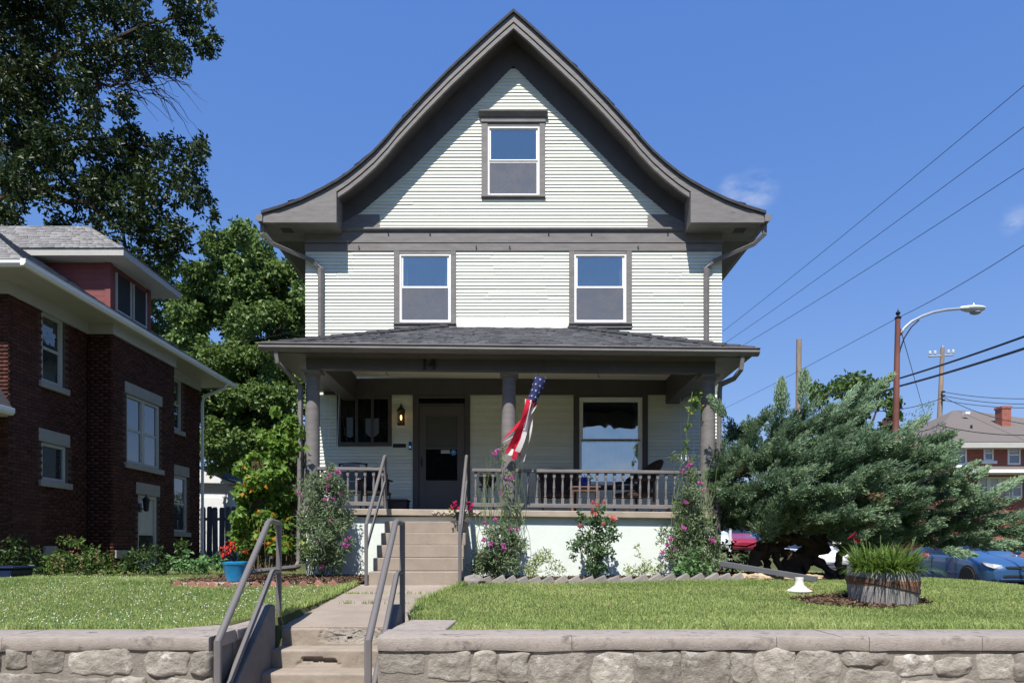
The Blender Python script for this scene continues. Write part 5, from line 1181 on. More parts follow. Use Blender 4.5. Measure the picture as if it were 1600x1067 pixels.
        for s in (-1, 1): bd.add([(-.034, s*.050, .585), (-.034, s*.066, .66), (-.034, s*.048, .66), (-.034, s*.034, .585), (-.022, s*.050, .585), (-.022, s*.066, .66), (-.022, s*.048, .66), (-.022, s*.034, .585)], [(0,1,2,3), (4,5,6,7), (0,1,5,4), (1,2,6,5), (2,3,7,6), (3,0,4,7)])
        bd.box(-.034, -.022, -.04, .04, .612, .63); bd.tube([(-.03, -.075, .675), (-.03, .075, .675), (-.03, .06, .572), (-.03, -.06, .572), (-.03, -.075, .675)], .006, 5); bd.build('badge', m_chrome, go)
        MB().box(-.015, .06, -.55, .55, .335, .44).build('lower_intake', m_dplast, t, bevel=.03)
        MB().box(-.03, .1, -.62, .62, .29, .325).build('bumper_lip', paint, t, bevel=.014)
    for ch in [o for o in bpy.data.objects if o.parent == t]: pass
    t.location = loc; t.rotation_euler = (0, 0, rz); return t
dd = 18.0; xc = 13.5
make_car('metallic blue sedan parked beyond the flower barrel, facing the viewer', carpaint('blue_car_paint', (.05, .14, .30), .4), (xc, dd, gh(xc, dd) + .03), math.radians(90))
make_car('white car mostly hidden behind the juniper trunk', carpaint('white_car_paint', (.75, .75, .74), 0), (14.15, 30, gh(14, 31) + .0), math.radians(90), False)
make_car('small white car far back beside the meter pole', carpaint('pale_car_paint', (.70, .72, .74), 0), (9.2, 31, gh(9.8, 31)), math.radians(80), False)
make_car('dark red car far back at the left edge of the juniper', carpaint('red_car_paint', (.30, .02, .04), .2), (11.2, 33, gh(11, 33)), math.radians(85), False)
make_car('blue van far back at the left edge of the juniper', carpaint('blue_van_paint', (.04, .12, .45), .1), (12.4, 36, gh(11.5, 36)), math.radians(85), False, 'parked_van', True)
# ------------------------------------------------------------------ trees and shrubs
lf_oak = Leaf('oak_leaf', (.014, .028, .008), (.042, .072, .017), .22, .45, .35)
lf_mid = Leaf('maple_leaf', (.07, .13, .03), (.165, .255, .072), .3, .45, .35)
lf_dark = Leaf('dark_tree_leaf', (.04, .085, .02), (.11, .18, .04), .25)
lf_vine = Leaf('vine_leaf', (.08, .17, .025), (.19, .30, .055), .35, .45, .3, c3=(.50, .22, .02))
lf_pea = Leaf('sweet_pea_leaf', (.10, .16, .075), (.24, .30, .17), .25, .6, .2)
lf_rose = Leaf('rose_leaf', (.045, .105, .035), (.11, .19, .07), .22, .4, .4)
lf_herb = Leaf('herb_leaf', (.17, .25, .05), (.36, .42, .15), .3, .6, .2)
lf_broad = Leaf('broad_leaf', (.09, .20, .07), (.18, .32, .12), .3, .5, .3)
lf_bush = Leaf('bush_leaf', (.045, .095, .018), (.13, .20, .04), .28, .45, .3)
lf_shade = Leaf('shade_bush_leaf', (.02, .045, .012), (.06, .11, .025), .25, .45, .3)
lf_spirea = Leaf('spirea_bloom', (.24, .11, .085), (.42, .23, .17), .2, .8, .1)
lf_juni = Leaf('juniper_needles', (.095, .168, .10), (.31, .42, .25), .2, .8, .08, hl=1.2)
lf_lily = Leaf('lily_blade', (.05, .115, .015), (.19, .29, .06), .3, .4, .3)
m_stem = M('green_stem', (.12, .17, .06), .7, .2, 20, .1, 40); m_bstem = M('brown_stem', (.11, .08, .05), .85, .2, 20, .3, 40)
def petal(name, col, col2): return Leaf(name, col, col2, .35, .6, .2, 1.2)
p_mag = petal('magenta_petal', (.50, .06, .34), (.66, .22, .52)); p_rose = petal('coral_petal', (.62, .15, .19), (.76, .38, .30)); p_red = petal('red_petal', (.60, .02, .02), (.78, .10, .04)); p_ger = petal('crimson_petal', (.60, .01, .09), (.78, .03, .16)); p_or = petal('orange_petal', (.75, .22, .02), (.85, .45, .05)); p_lil = petal('dark_red_petal', (.30, .01, .03), (.45, .03, .05))

def pxb(lst, d, dj=0, sub=1, subr=.55, flat=1.0):
    """photo blobs (x,y,r px) -> 3-D blobs at depth d with scatter, each split in smaller clumps"""
    o = []
    for x, y, r in lst:
        for s in range(max(1, sub)):
            dd = d + random.gauss(0, dj); R_ = r * dd / K
            c = px(x, y, dd) if sub == 1 else px(x, y, dd) + Vector(unit(RNG.normal(size=3)) * R_ * (.35 + .5*random.random()))
            rr = R_ if sub == 1 else R_ * subr * random.uniform(.7, 1.2)
            o.append((tuple(c), (rr, rr, rr * flat)))
    return o
def foliage(name, blobs, dens, Ln, Wd, mat, parent, per=1, droop=.2, face=.6, **kw):
    P, U = blob_points(blobs, dens)
    if per > 1:
        P = np.repeat(P, per, 0) + RNG.normal(size=(len(P)*per, 3)) * Ln * .25; U = np.repeat(U, per, 0)
    D = U * .5 + RNG.normal(size=U.shape) * .7; D[:, 2] -= droop
    up = U * face + RNG.normal(size=U.shape) * .55 + np.array([0, 0, .35])
    L_ = Ln * RNG.uniform(.6, 1.25, len(P)); return leaf_obj(name, P, D, L_, Wd * L_ / Ln, mat, parent, up=up, **kw)
def limbs(name, paths, mat, parent, n=7, wob=.0):
    m = MB()
    for pts, r0, r1 in paths:
        pts = [Vector(p) for p in pts]; P = []
        for a, b_ in zip(pts, pts[1:]):
            for i in range(4): P.append(a.lerp(b_, i/4) + Vector((random.gauss(0, wob), random.gauss(0, wob), random.gauss(0, wob))) * (1 if P else 0))
        P.append(pts[-1]); m.tube(P, [r0 + (r1 - r0)*i/(len(P)-1) for i in range(len(P))], n)
    return m.build(name, mat, parent, True)

# --- the big dark tree over the brick house
OD = 25.0
oak = thing('oak_tree', 'huge dark tree with spreading branches towering over the brick house', 'tree', (-22.9, 25.5, -.8))
up_ = [(30, 40, 62), (110, 30, 56), (180, 36, 50), (238, 40, 42), (285, 28, 34), (312, 68, 22), (288, 92, 22), (250, 90, 30), (200, 98, 36), (135, 105, 42), (60, 115, 52), (5, 150, 55), (150, 168, 26), (45, 200, 55), (185, 162, 20), (335, 58, 10), (20, -40, 70), (110, -50, 60), (200, -45, 55), (270, -35, 40), (320, 8, 16)]
lo_ = [(30, 258, 50), (100, 232, 44), (160, 240, 44), (212, 232, 38), (262, 246, 32), (303, 240, 22), (320, 225, 9), (60, 305, 44), (130, 300, 44), (188, 300, 44), (240, 298, 40), (288, 298, 34), (322, 318, 16), (334, 336, 8), (100, 345, 26), (170, 350, 28), (228, 350, 34), (272, 350, 26), (248, 388, 28), (232, 412, 16), (20, 340, 34), (300, 268, 18), (285, 380, 14), (205, 392, 16)]
off = [(-70, 40, 80), (-80, 160, 80), (-70, 270, 70), (-170, 90, 90), (-170, 230, 90), (-260, 150, 90), (-90, -60, 80)]
bl = pxb(up_, OD, 1.3, 5, .53) + pxb(lo_, OD, 1.3, 5, .53) + pxb(off, OD + 1, 1.8, 5, .5)
foliage('crown', bl, 240, .20, .10, lf_oak, oak, per=4, droop=.15, face=.2)
q = lambda x, y, dz=0: tuple(px(x, y, OD + dz))
limbs('trunk', [([(-23, 25.5, -.9), (-22.8, 25.5, 5), (-22.4, 25.2, 11), (-21.6, 25, 17)], .6, .28), ([q(-60, 330), q(20, 300), q(90, 308), q(150, 325), q(190, 362), q(200, 400)], .16, .03), ([q(-70, 120), q(30, 108), q(95, 88), q(160, 72), q(235, 35), q(290, 20)], .17, .03),
    ([q(-60, 150), q(50, 116), q(95, 128), q(140, 140), q(185, 130), q(215, 140), q(230, 165)], .10, .015), ([q(-70, 310), q(60, 296), q(110, 296), q(160, 280), q(230, 270), q(300, 300)], .13, .02), ([q(-60, 60), q(40, 30), q(120, -10), q(210, -40)], .13, .03), ([q(-60, 230), q(40, 225), q(120, 215), q(200, 225), q(290, 235)], .10, .02)], m_bark, oak, wob=.05)
tw = []
for i in range(34):
    x, y = random.uniform(150, 250), random.uniform(95, 150); a = random.uniform(-.1, 1.2); l = random.uniform(50, 110)
    x2, y2 = x + l*math.cos(a), y + l*math.sin(a)*.9
    tw.append(([q(x, y, random.uniform(-1, 1)), q((x+x2)/2, (y+y2)/2 - 8, random.uniform(-1, 1)), q(x2, y2, random.uniform(-1, 1))], .02, .005))
limbs('twigs', tw, m_bark, oak, 4, .03)
# --- sunlit tree between the houses, darker ones behind
mt = thing('maple_tree', 'tall sunlit green tree filling the gap between the two houses', 'tree', (sx(398, 25.4), 25.4, -.7))
ml = [(372, 368, 26), (345, 392, 30), (402, 392, 30), (312, 430, 30), (362, 435, 42), (420, 432, 40), (462, 412, 32), (290, 470, 30), (318, 495, 38), (372, 500, 46), (432, 495, 46), (474, 480, 38), (292, 545, 34), (330, 562, 44), (388, 562, 46), (446, 560, 44), (480, 550, 36), (320, 625, 40), (372, 632, 44), (428, 630, 44), (470, 620, 40), (350, 690, 40), (410, 690, 44), (455, 690, 40), (510, 470, 40), (520, 560, 40)]
foliage('crown', pxb(ml, 24.6, .9, 9, .46), 1150, .165, .115, lf_mid, mt, per=2, droop=.3, face=.5)
q = lambda x, y, dz=0: tuple(px(x, y, 25.4 + dz))
limbs('trunk', [([(sx(400, 25.4), 25.4, -.8), q(398, 700), q(392, 560), q(380, 430)], .38, .10), ([q(398, 690), q(345, 590), q(310, 500)], .16, .05), ([q(396, 640), q(440, 560), q(470, 470)], .16, .05), ([q(428, 520, -2), q(440, 505, -2), q(448, 520, -2)], .03, .01)], m_bark, mt, wob=.06)
bt = thing('tree', 'dark shaded tree behind the garage, lower than the sunlit one', 'tree', (sx(330, 33), 33, -.7))
foliage('crown', pxb([(262, 420, 34), (250, 470, 34), (262, 520, 34), (300, 590, 40), (350, 660, 45), (420, 650, 45), (330, 690, 40), (380, 720, 42), (440, 725, 40), (340, 745, 30), (270, 560, 30), (470, 740, 30), (400, 760, 30)], 33, 1.2, 6, .42), 420, .24, .14, lf_dark, bt, per=2)
limbs('trunk', [([(sx(360, 33), 33, -.8), tuple(px(350, 640, 33)), tuple(px(300, 500, 33))], .35, .08)], m_bark, bt, wob=.08)
# --- round dark tree beyond the juniper
rt = thing('tree', 'round dark green tree behind the juniper, left of the street lamp', 'tree', (sx(1335, 36), 36, -.5))
foliage('crown', pxb([(1290, 618, 24), (1330, 606, 26), (1368, 614, 24), (1395, 640, 18), (1300, 650, 30), (1350, 650, 34), (1390, 676, 20), (1268, 606, 10), (1340, 690, 30), (1385, 700, 20), (1290, 690, 28), (1362, 720, 26)], 36, .9, 7, .38), 460, .26, .16, lf_dark, rt, per=2)
limbs('trunk', [([(sx(1338, 36), 36, -.7), tuple(px(1338, 720, 36)), tuple(px(1335, 630, 36))], .3, .08), ([tuple(px(1338, 700, 36)), tuple(px(1370, 640, 36))], .12, .04)], m_bark, rt, wob=.06)

# --- the juniper
JB = Vector((4.55, 11.6, -.46))
jun = thing('juniper_tree', 'broad blue-green juniper with feathery sprays and twisted dark trunks beside the house', 'tree', JB)
env = [(1118, 700), (1128, 645), (1150, 632), (1190, 628), (1210, 600), (1222, 598), (1245, 620), (1258, 600), (1275, 606), (1310, 612), (1345, 588), (1375, 596), (1352, 628), (1390, 640), (1408, 645), (1400, 672), (1425, 655), (1450, 662), (1478, 636), (1492, 660), (1480, 700), (1512, 716), (1520, 732), (1500, 752), (1545, 752), (1555, 778), (1598, 792), (1640, 810), (1640, 850), (1585, 868), (1530, 850), (1510, 868), (1480, 868), (1440, 845), (1400, 850), (1340, 836), (1320, 820), (1260, 826), (1190, 830), (1150, 826), (1128, 800), (1120, 750)]
env = [(x, y + (30 if y < 700 else 10 if y < 760 else -6 if x > 1420 and y > 830 else 0)) for x, y in env]
a = np.array(env, float); c0 = np.array([1330., 760.])
cand = a.min(0) + RNG.random((9000, 2)) * (a.max(0) - a.min(0)); cand = cand[inpoly(cand, env)]
# keep plume anchors apart
keep = []
for p in cand:
    if all((p[0]-k_[0])**2 + ((p[1]-k_[1])*1.35)**2 > 25.0**2 for k_ in keep): keep.append(p)
keep = np.array(keep); print('juniper plumes', len(keep))
PP, DD, LL = [], [], []; tnt = []; sprs = []
def plume(base, dirn, ln, rad, n, shade):
    dirn = Vector(dirn).normalized(); t = RNG.random(n) ** .85
    wd = rad * np.sin(np.pi * (.12 + .85 * t)) ** .8
    u = Vector(dirn.orthogonal()).normalized(); w = dirn.cross(u); ang = RNG.random(n) * 2*np.pi; rr = wd * np.sqrt(RNG.random(n))
    off_ = np.outer(rr*np.cos(ang), np.array(u)) + np.outer(rr*np.sin(ang), np.array(w))
    bend = np.outer(t**2 * ln * .12, np.array((0, 0, 1.)))
    P = np.array(base) + np.outer(t*ln, np.array(dirn)) + off_ + bend
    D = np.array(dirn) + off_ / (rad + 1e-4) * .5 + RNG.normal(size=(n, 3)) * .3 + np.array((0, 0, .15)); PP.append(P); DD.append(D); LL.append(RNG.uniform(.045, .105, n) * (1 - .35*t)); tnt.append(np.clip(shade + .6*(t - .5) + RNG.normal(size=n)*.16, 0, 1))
amin, amax = a.min(0), a.max(0)
def bough(b_, axis, ln, shade, np_, ns):
    axis = axis.normalized(); side = axis.cross(Vector((0, 0, 1))); side = (side.normalized() if side.length > .05 else Vector((1, 0, 0))); root = b_ - axis * ln
    for k_ in range(np_):
        t = .12 + .88 * (k_ + random.random()) / np_; a_ = random.uniform(-1, 1) * (1.15 - .75*t); d_ = (axis * math.cos(a_) + side * math.sin(a_) + Vector((0, 0, random.uniform(-.05, .28))) + Vector(RNG.normal(size=3)) * .1)
        pl = ln * random.uniform(.30, .5); q0 = root + axis * ln * t * .78 + Vector((0, 0, -.10 * ln * math.sin(3.14*t)))
        plume(q0, d_, pl, random.uniform(.05, .085), ns, shade + random.uniform(-.15, .2))
    sprs.append((root, b_ - axis * ln * .25))
for x, y in keep:
    ex = (x - 1340) / 250; ey = (y - 745) / 130; rho = min(1, math.hypot(ex, ey))
    for layer in (0, 1):
        if layer and random.random() < .35: continue
        dep = 11.75 - (1.8, .7)[layer] * math.sqrt(max(0, 1 - rho**2)) - random.uniform(-.25, .3)
        o_ = Vector((ex * .85 + .62, (-.85, -.2)[layer], -ey * .42 + .12)) + Vector(RNG.normal(size=3)) * .24
        if y > 815: o_.z *= .3
        if x > 1420: o_ = Vector((o_.x * .7, o_.y - .25, o_.z * .7))
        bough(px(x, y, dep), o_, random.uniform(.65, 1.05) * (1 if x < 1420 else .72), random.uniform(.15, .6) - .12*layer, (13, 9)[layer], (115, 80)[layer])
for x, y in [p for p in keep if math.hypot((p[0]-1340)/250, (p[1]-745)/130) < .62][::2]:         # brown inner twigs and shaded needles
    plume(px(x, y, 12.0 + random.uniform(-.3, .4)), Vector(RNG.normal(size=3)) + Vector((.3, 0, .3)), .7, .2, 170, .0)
for x, y, ang, ln in ((1222, 650, 1.65, .5), (1216, 640, 1.5, .42), (1345, 630, .7, .6), (1362, 616, .65, .4), (1300, 650, .8, .6), (1405, 680, .5, .5), (1470, 722, .8, .4), (1490, 745, .5, .4), (1540, 775, .4, .6), (1585, 808, .3, .5), (1255, 640, 1.6, .55), (1257, 620, 1.5, .35), (1135, 652, 2.4, .4), (1610, 830, .15, .5), (1515, 750, .5, .35), (1470, 858, -.3, .5), (1545, 850, -.1, .5)):
    for _ in range(3): plume(px(x, y, 10.9 + random.uniform(-.4, .4)), (math.cos(ang), random.uniform(-.35, .1), math.sin(ang)), ln, .075, 220, random.uniform(.35, .8))
P = np.concatenate(PP); D = np.concatenate(DD); L_ = np.concatenate(LL); print('juniper sprigs', len(P))
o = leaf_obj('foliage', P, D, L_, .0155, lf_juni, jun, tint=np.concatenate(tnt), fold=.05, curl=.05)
P = []; D = []
for k_ in range(26):
    x, y = keep[random.randrange(len(keep))]; b_ = px(x + random.uniform(-15, 15), y + random.uniform(-10, 10), 11.75 - 1.55*math.sqrt(max(0, 1 - min(1, math.hypot((x-1340)/250, (y-745)/130))**2))); n_ = 60; d_ = unit(RNG.normal(size=3) + np.array([.5, -.6, .1])); t_ = RNG.random((n_, 1))
    P.append(np.array(b_) + d_*t_*.32 + RNG.normal(size=(n_, 3))*.03); D.append(d_ + RNG.normal(size=(n_, 3))*.45)
leaf_obj('dead_sprays', np.concatenate(P), np.concatenate(D), .07, .013, Leaf('dead_needles', (.16, .085, .045), (.28, .17, .10), .15), jun, fold=.05)['kind'] = 'stuff'
hub = Vector((4.75, 11.75, .25)); br = MB()
for i, (p0, p1) in enumerate(sprs):
    if i % 4: continue
    mid = hub.lerp(p0, .55) + Vector((0, 0, -.12)); br.tube([hub.lerp(p0, .2), mid, p0, p1], [.02, .016, .01, .004], 4)
br.build('branches', m_barkd, jun, True)
q = lambda x, y, d=11.4: tuple(px(x, y, d))
def twist(name, paths): return limbs(name, paths, m_barkd, jun, 10, .018)
twist('trunk', [([q(1232, 902, 11.4), q(1240, 885, 11.45), q(1258, 868, 11.5), q(1275, 850, 11.6), q(1290, 830, 11.7), q(1310, 800, 11.7)], .20, .12), ([q(1246, 880, 11.4), q(1268, 872, 11.4), q(1285, 882, 11.3), q(1305, 900, 11.2)], .10, .04), ([q(1272, 858, 11.5), q(1250, 845, 11.4), q(1225, 842, 11.3), q(1200, 830, 11.3)], .10, .05), ([q(1235, 870), q(1222, 860), q(1205, 848), q(1192, 842)], .06, .03), ([q(1290, 835, 11.6), q(1340, 815, 11.5), q(1400, 800, 11.4), q(1470, 800, 11.2), q(1540, 815, 11)], .11, .03)])
twist('limb', [([q(1176, 888, 11.3), q(1182, 868, 11.3), q(1192, 857, 11.35), q(1212, 860, 11.4), q(1225, 848, 11.5), q(1240, 835, 11.6)], .085, .06), ([q(1222, 900, 11.3), q(1214, 880, 11.3), q(1212, 862, 11.4)], .05, .05), ([q(1200, 890, 11.5), q(1196, 870, 11.4), q(1200, 858, 11.4)], .055, .05)])
twist('limb', [([q(1316, 902, 11.2), q(1311, 885, 11.2), q(1313, 868, 11.25), q(1322, 856, 11.3), q(1336, 838, 11.4)], .055, .05)])

# --- unseen trees across the street behind the viewer, raised to block low sky light, mirrored in the ground floor panes
tl = []
for k_ in range(230):
    x = random.uniform(-60, 60); top = 12.5 if not -1 < x < 15 else 4.0; z = random.uniform(-.5, top - 2); tl.append(((x, -26 + random.uniform(-4, 4), z), (random.uniform(2, 3.2), 2.2, random.uniform(1.8, 2.8))))
P, U = blob_points(tl, 75); o = leaf_obj('sky_block_treeline', P, U + RNG.normal(size=U.shape)*.6, .8, .6, lf_dark); o['kind'] = 'stuff'
tl = [((random.uniform(-24, -6), random.uniform(37, 44), random.uniform(-1, 3.5)), (random.uniform(1.2, 2), 1.2, random.uniform(1.2, 2))) for _ in range(60)] + [((random.uniform(9, 34), random.uniform(52, 60), random.uniform(-1, 4.0)), (random.uniform(1.4, 2.4), 1.2, random.uniform(1.2, 2))) for _ in range(60)]
P, U = blob_points(tl, 130); o = leaf_obj('far_thicket', P, U + RNG.normal(size=U.shape)*.6, .4, .26, lf_dark); o['kind'] = 'stuff'
# --- climbing vine and bed plants
def shrub(name, label, base, blobs, d, dj, mat, Ln, Wd, dens, sub=3, subr=.5, per=1, droop=.3, face=.6, stems=None, group=None, stemmat=None, fol='foliage', flat=1.0):
    dens = dens * 6.5
    t = thing(name, label, 'shrub' if 'shrub' in name or 'bush' in name else 'plant', base, group)
    foliage(fol, pxb(blobs, d, dj, sub, subr, flat), dens, Ln, Wd, mat, t, per=per, droop=droop, face=face)
    if stems: limbs('stems', stems, stemmat or m_stem, t, 5, .012)
    return t
def flower_mesh(name, mat, r, rings, cup=.5):
    P = []; D = []; U = []
    for k_, (n, el, rr) in enumerate(rings):
        for i in range(n):
            a = 2*math.pi*(i + .5*(k_ % 2))/n + random.uniform(-.2, .2); d_ = Vector((math.cos(a)*math.cos(el), math.sin(a)*math.cos(el), math.sin(el))); P.append(d_ * r * .1); D.append(d_ * rr); U.append(Vector((0, 0, 1)) - d_ * .2)
    Ln = np.array([Vector(d_).length * r for d_ in D]); V, F = leaves(np.array(P), np.array(D), Ln, Ln * .95, fold=.12, up=np.array(U), curl=-cup*.3)
    me = np_mesh(name, V, F, mat, None, np.repeat(RNG.random(len(P)), 4)); d = me.data; bpy.data.objects.remove(me); return d
fm_pea = flower_mesh('flower', p_mag, .045, [(4, .2, 1), (3, .9, .8), (3, -.5, .8)]); fm_rose = flower_mesh('rose_bloom', p_rose, .045, [(6, .15, 1), (5, .7, .85), (4, 1.2, .6), (4, -.5, .8)], .8)
fm_or = flower_mesh('orange_flower', p_or, .04, [(6, .2, 1), (4, .9, .6)]); fm_lily = flower_mesh('lily_flower', p_lil, .10, [(6, .45, 1)], -.6); fm_red = flower_mesh('red_flower', p_red, .05, [(6, .3, 1), (5, 1.0, .7)])
def flowers(parent, me, pts, d, dj=.12, name='flower', front=.0, sc=1):
    for x, y in pts:
        o = link(name, me, parent); p = px(x, y, d + random.uniform(-dj, dj) - front); o.location = p - org(parent); o.rotation_euler = (random.uniform(.3, 1.4), random.uniform(-.4, .4), random.uniform(0, 6)); s = random.uniform(.75, 1.2)*sc; o.scale = (s, s, s)
vd = 11.3; V_ = lambda x, y, d=vd: tuple(px(x, y, d))
vn = shrub('climbing_vine', 'tall bright green vine with big leaves and orange blossoms climbing left of the porch', (sx(425, vd), vd, GZ), [(443, 668, 16), (452, 655, 10), (418, 690, 22), (450, 700, 20), (392, 728, 22), (430, 728, 26), (462, 735, 13), (385, 765, 22), (420, 770, 28), (452, 775, 18), (385, 800, 20), (412, 805, 24), (380, 830, 18), (402, 838, 20), (440, 815, 14), (470, 700, 8), (462, 672, 10), (395, 860, 16), (425, 850, 18), (372, 810, 12), (440, 790, 18), (405, 745, 20), (445, 845, 16), (372, 850, 10), (430, 640, 8)], vd, .18, lf_vine, .11, .09, 860, 4, .5, droop=.75, face=1.0,
    stems=[([V_(x0, 892, vd + e), V_(x0 + random.uniform(-4, 4), 850, vd + e), V_(x0 + random.uniform(-8, 8), 800, vd), V_(x0 + random.uniform(-12, 12), 720, vd)], .011, .005) for x0, e in [(random.uniform(395, 462), random.uniform(-.2, .3)) for _ in range(46)]], stemmat=m_bstem)
flowers(vn, fm_or, [(425, 803), (428, 806), (384, 810), (408, 848), (420, 850), (428, 843), (405, 800), (400, 842), (382, 812)], vd - .3, name='orange_blossom')
foliage('undergrowth', pxb([(400, 840, 16), (420, 800, 18), (440, 760, 16), (410, 870, 16), (380, 870, 12), (440, 830, 18), (455, 850, 16), (420, 860, 18), (440, 872, 18), (400, 870, 14)], vd + .1, .1, 3, .5), 900, .08, .05, lf_shade, vn)
def peas(label, base, blobs, d, fl, stem_x, group=None, dens=700, top=None):
    st_ = []
    for _ in range(stem_x[2]):
        x = random.uniform(stem_x[0], stem_x[1]); yt = random.uniform(*top); st_.append(([tuple(px(x, 897, d)), tuple(px(x + random.uniform(-10, 10), 850, d - .05)), tuple(px(x + random.uniform(-18, 18), (850+yt)/2, d)), tuple(px(x + random.uniform(-22, 22), yt, d))], .006, .003))
    t = shrub('flowering_shrub', label, base, blobs, d, .12, lf_pea, .075, .021, dens, 4, .55, per=2, droop=-.1, face=.3, stems=st_, group=group)
    flowers(t, fm_pea, fl, d - .22); return t
pe = 'sweet pea bushes around the porch columns'
pl_ = peas('tall grey-green sweet pea bush with magenta flowers beside the short porch railing', (sx(505, 10.7), 10.7, GZ), [(505, 765, 22), (520, 750, 14), (490, 770, 20), (530, 775, 14), (500, 805, 32), (535, 812, 22), (478, 820, 18), (510, 850, 34), (540, 850, 14), (480, 862, 18), (505, 880, 28), (490, 745, 8), (515, 732, 8)], 10.7,
     [(514, 742), (510, 748), (513, 753), (511, 760), (512, 765), (530, 738), (526, 737), (466, 769), (473, 774), (508, 781), (520, 779), (532, 773), (516, 813), (547, 840), (538, 852), (545, 852), (500, 850), (497, 848), (506, 877), (504, 886), (540, 843)], (480, 535, 34), pe, 800, (740, 800))
foliage('yellow_leaves', pxb([(474, 840, 12), (480, 858, 12), (468, 850, 8)], 10.45, .05, 3, .5), 1260, .07, .05, lf_herb, pl_)
peas('sweet pea bush climbing the middle porch column, under the windsock', (sx(785, 10.7), 10.7, GZ), [(785, 850, 28), (760, 860, 22), (800, 868, 24), (770, 880, 26), (745, 885, 12), (805, 840, 16), (790, 815, 16), (778, 870, 22), (800, 795, 10), (792, 770, 9), (795, 745, 7), (788, 720, 6), (783, 700, 5), (812, 815, 7), (818, 850, 8), (765, 830, 12)], 10.7,
     [(799, 747), (793, 747), (781, 772), (757, 816), (760, 819), (774, 812), (799, 826), (797, 823), (809, 827), (768, 849), (767, 852), (786, 851), (787, 857), (756, 843), (778, 704), (773, 708)], (750, 810, 34), pe, 640, (690, 820))
peas('sweet pea bush spreading below the right porch column', (sx(1080, 10.75), 10.75, GZ), [(1080, 745, 12), (1082, 770, 16), (1072, 800, 22), (1095, 812, 20), (1060, 840, 24), (1090, 850, 28), (1115, 850, 16), (1050, 870, 16), (1100, 880, 22), (1075, 880, 20), (1120, 880, 12), (1078, 722, 7), (1060, 715, 6), (1050, 716, 5)], 10.75,
     [(1076, 718), (1078, 725), (1074, 729), (1080, 727), (1067, 736), (1070, 784), (1073, 786), (1094, 755), (1101, 765), (1067, 823), (1069, 825), (1113, 841), (1115, 845), (1111, 843), (1043, 852), (1042, 850), (1054, 858), (1036, 863), (1048, 842)], (1050, 1115, 36), pe, 760, (700, 790))
rb = shrub('rose_bush', 'dark green rose bush with coral pink roses in front of the mint foundation', (sx(928, 10.6), 10.6, GZ), [(928, 815, 14), (910, 812, 10), (945, 812, 12), (958, 822, 10), (922, 835, 20), (945, 838, 18), (905, 845, 12), (965, 838, 8), (900, 862, 12), (920, 860, 22), (945, 862, 16), (893, 852, 8), (925, 880, 16), (940, 885, 10), (930, 800, 9), (908, 800, 7), (944, 795, 7)], 10.6, .1, lf_rose, .055, .036, 900, 4, .55, per=1, droop=.25, face=.8,
    stems=[([tuple(px(928 + random.uniform(-10, 10), 900, 10.6)), tuple(px(928 + random.uniform(-22, 22), 860, 10.6)), tuple(px(928 + random.uniform(-34, 34), random.uniform(795, 840), 10.6))], .009, .004) for _ in range(16)])
flowers(rb, fm_rose, [(930, 787), (927, 785), (934, 789), (930, 803), (926, 801), (956, 809), (961, 811), (906, 822), (924, 796), (943, 784), (943, 819)], 10.38, .05, 'rose_bloom')
# small trellis spray above the lily pad of the rail
for lab, bls, d, nm, mt_, Ln, Wd, dens in (
    ('low pale yellow-green herb clump between the middle sweet pea and the rose bush', [(850, 880, 20), (838, 890, 16), (865, 888, 14), (850, 868, 10)], 10.45, 'herb', lf_herb, .07, .014, 1100),
    ('low pale herb clump just right of the rose bush, with one tall wispy stem', [(1000, 890, 16), (985, 892, 14), (1018, 885, 14), (998, 868, 5), (997, 855, 3), (1030, 892, 10)], 10.45, 'herb', lf_herb, .06, .016, 1100),
    ('broad-leaved green plant low in the bed below the right porch column', [(1075, 885, 16), (1092, 890, 16), (1060, 892, 12), (1110, 895, 12), (1085, 872, 12)], 10.35, 'leafy_plant', lf_broad, .085, .06, 380)):
    shrub(nm, lab, (px(bls[0][0], 0, d).x, d, GZ), bls, d, .06, mt_, Ln, Wd, dens, 4, .5, per=1, droop=-.35 if nm == 'herb' else .3, face=.5)
# vine on the right column
shrub('climbing_vine', 'light green vine hanging from the top of the right porch column', (sx(1080, 11), 11, GZ), [(1083, 622, 8), (1086, 632, 9), (1078, 640, 7), (1090, 615, 6), (1075, 664, 4), (1072, 690, 3), (1068, 705, 5)], 11.05, .05, lf_vine, .065, .05, 900, 3, .6, droop=.6, stems=[([tuple(px(1082, 612, 11)), tuple(px(1074, 660, 11)), tuple(px(1072, 700, 11)), tuple(px(1080, 760, 10.9))], .006, .004)])
# dark bushes under the juniper's left side
shrub('bush', 'green leafy undergrowth between the porch corner and the juniper trunks', (sx(1155, 12.2), 12.2, GZ), [(1140, 868, 14), (1160, 862, 16), (1180, 868, 12), (1150, 880, 12), (1172, 880, 12), (1195, 850, 10), (1140, 850, 10)], 12.3, .15, lf_bush, .09, .045, 420, 3, .5)
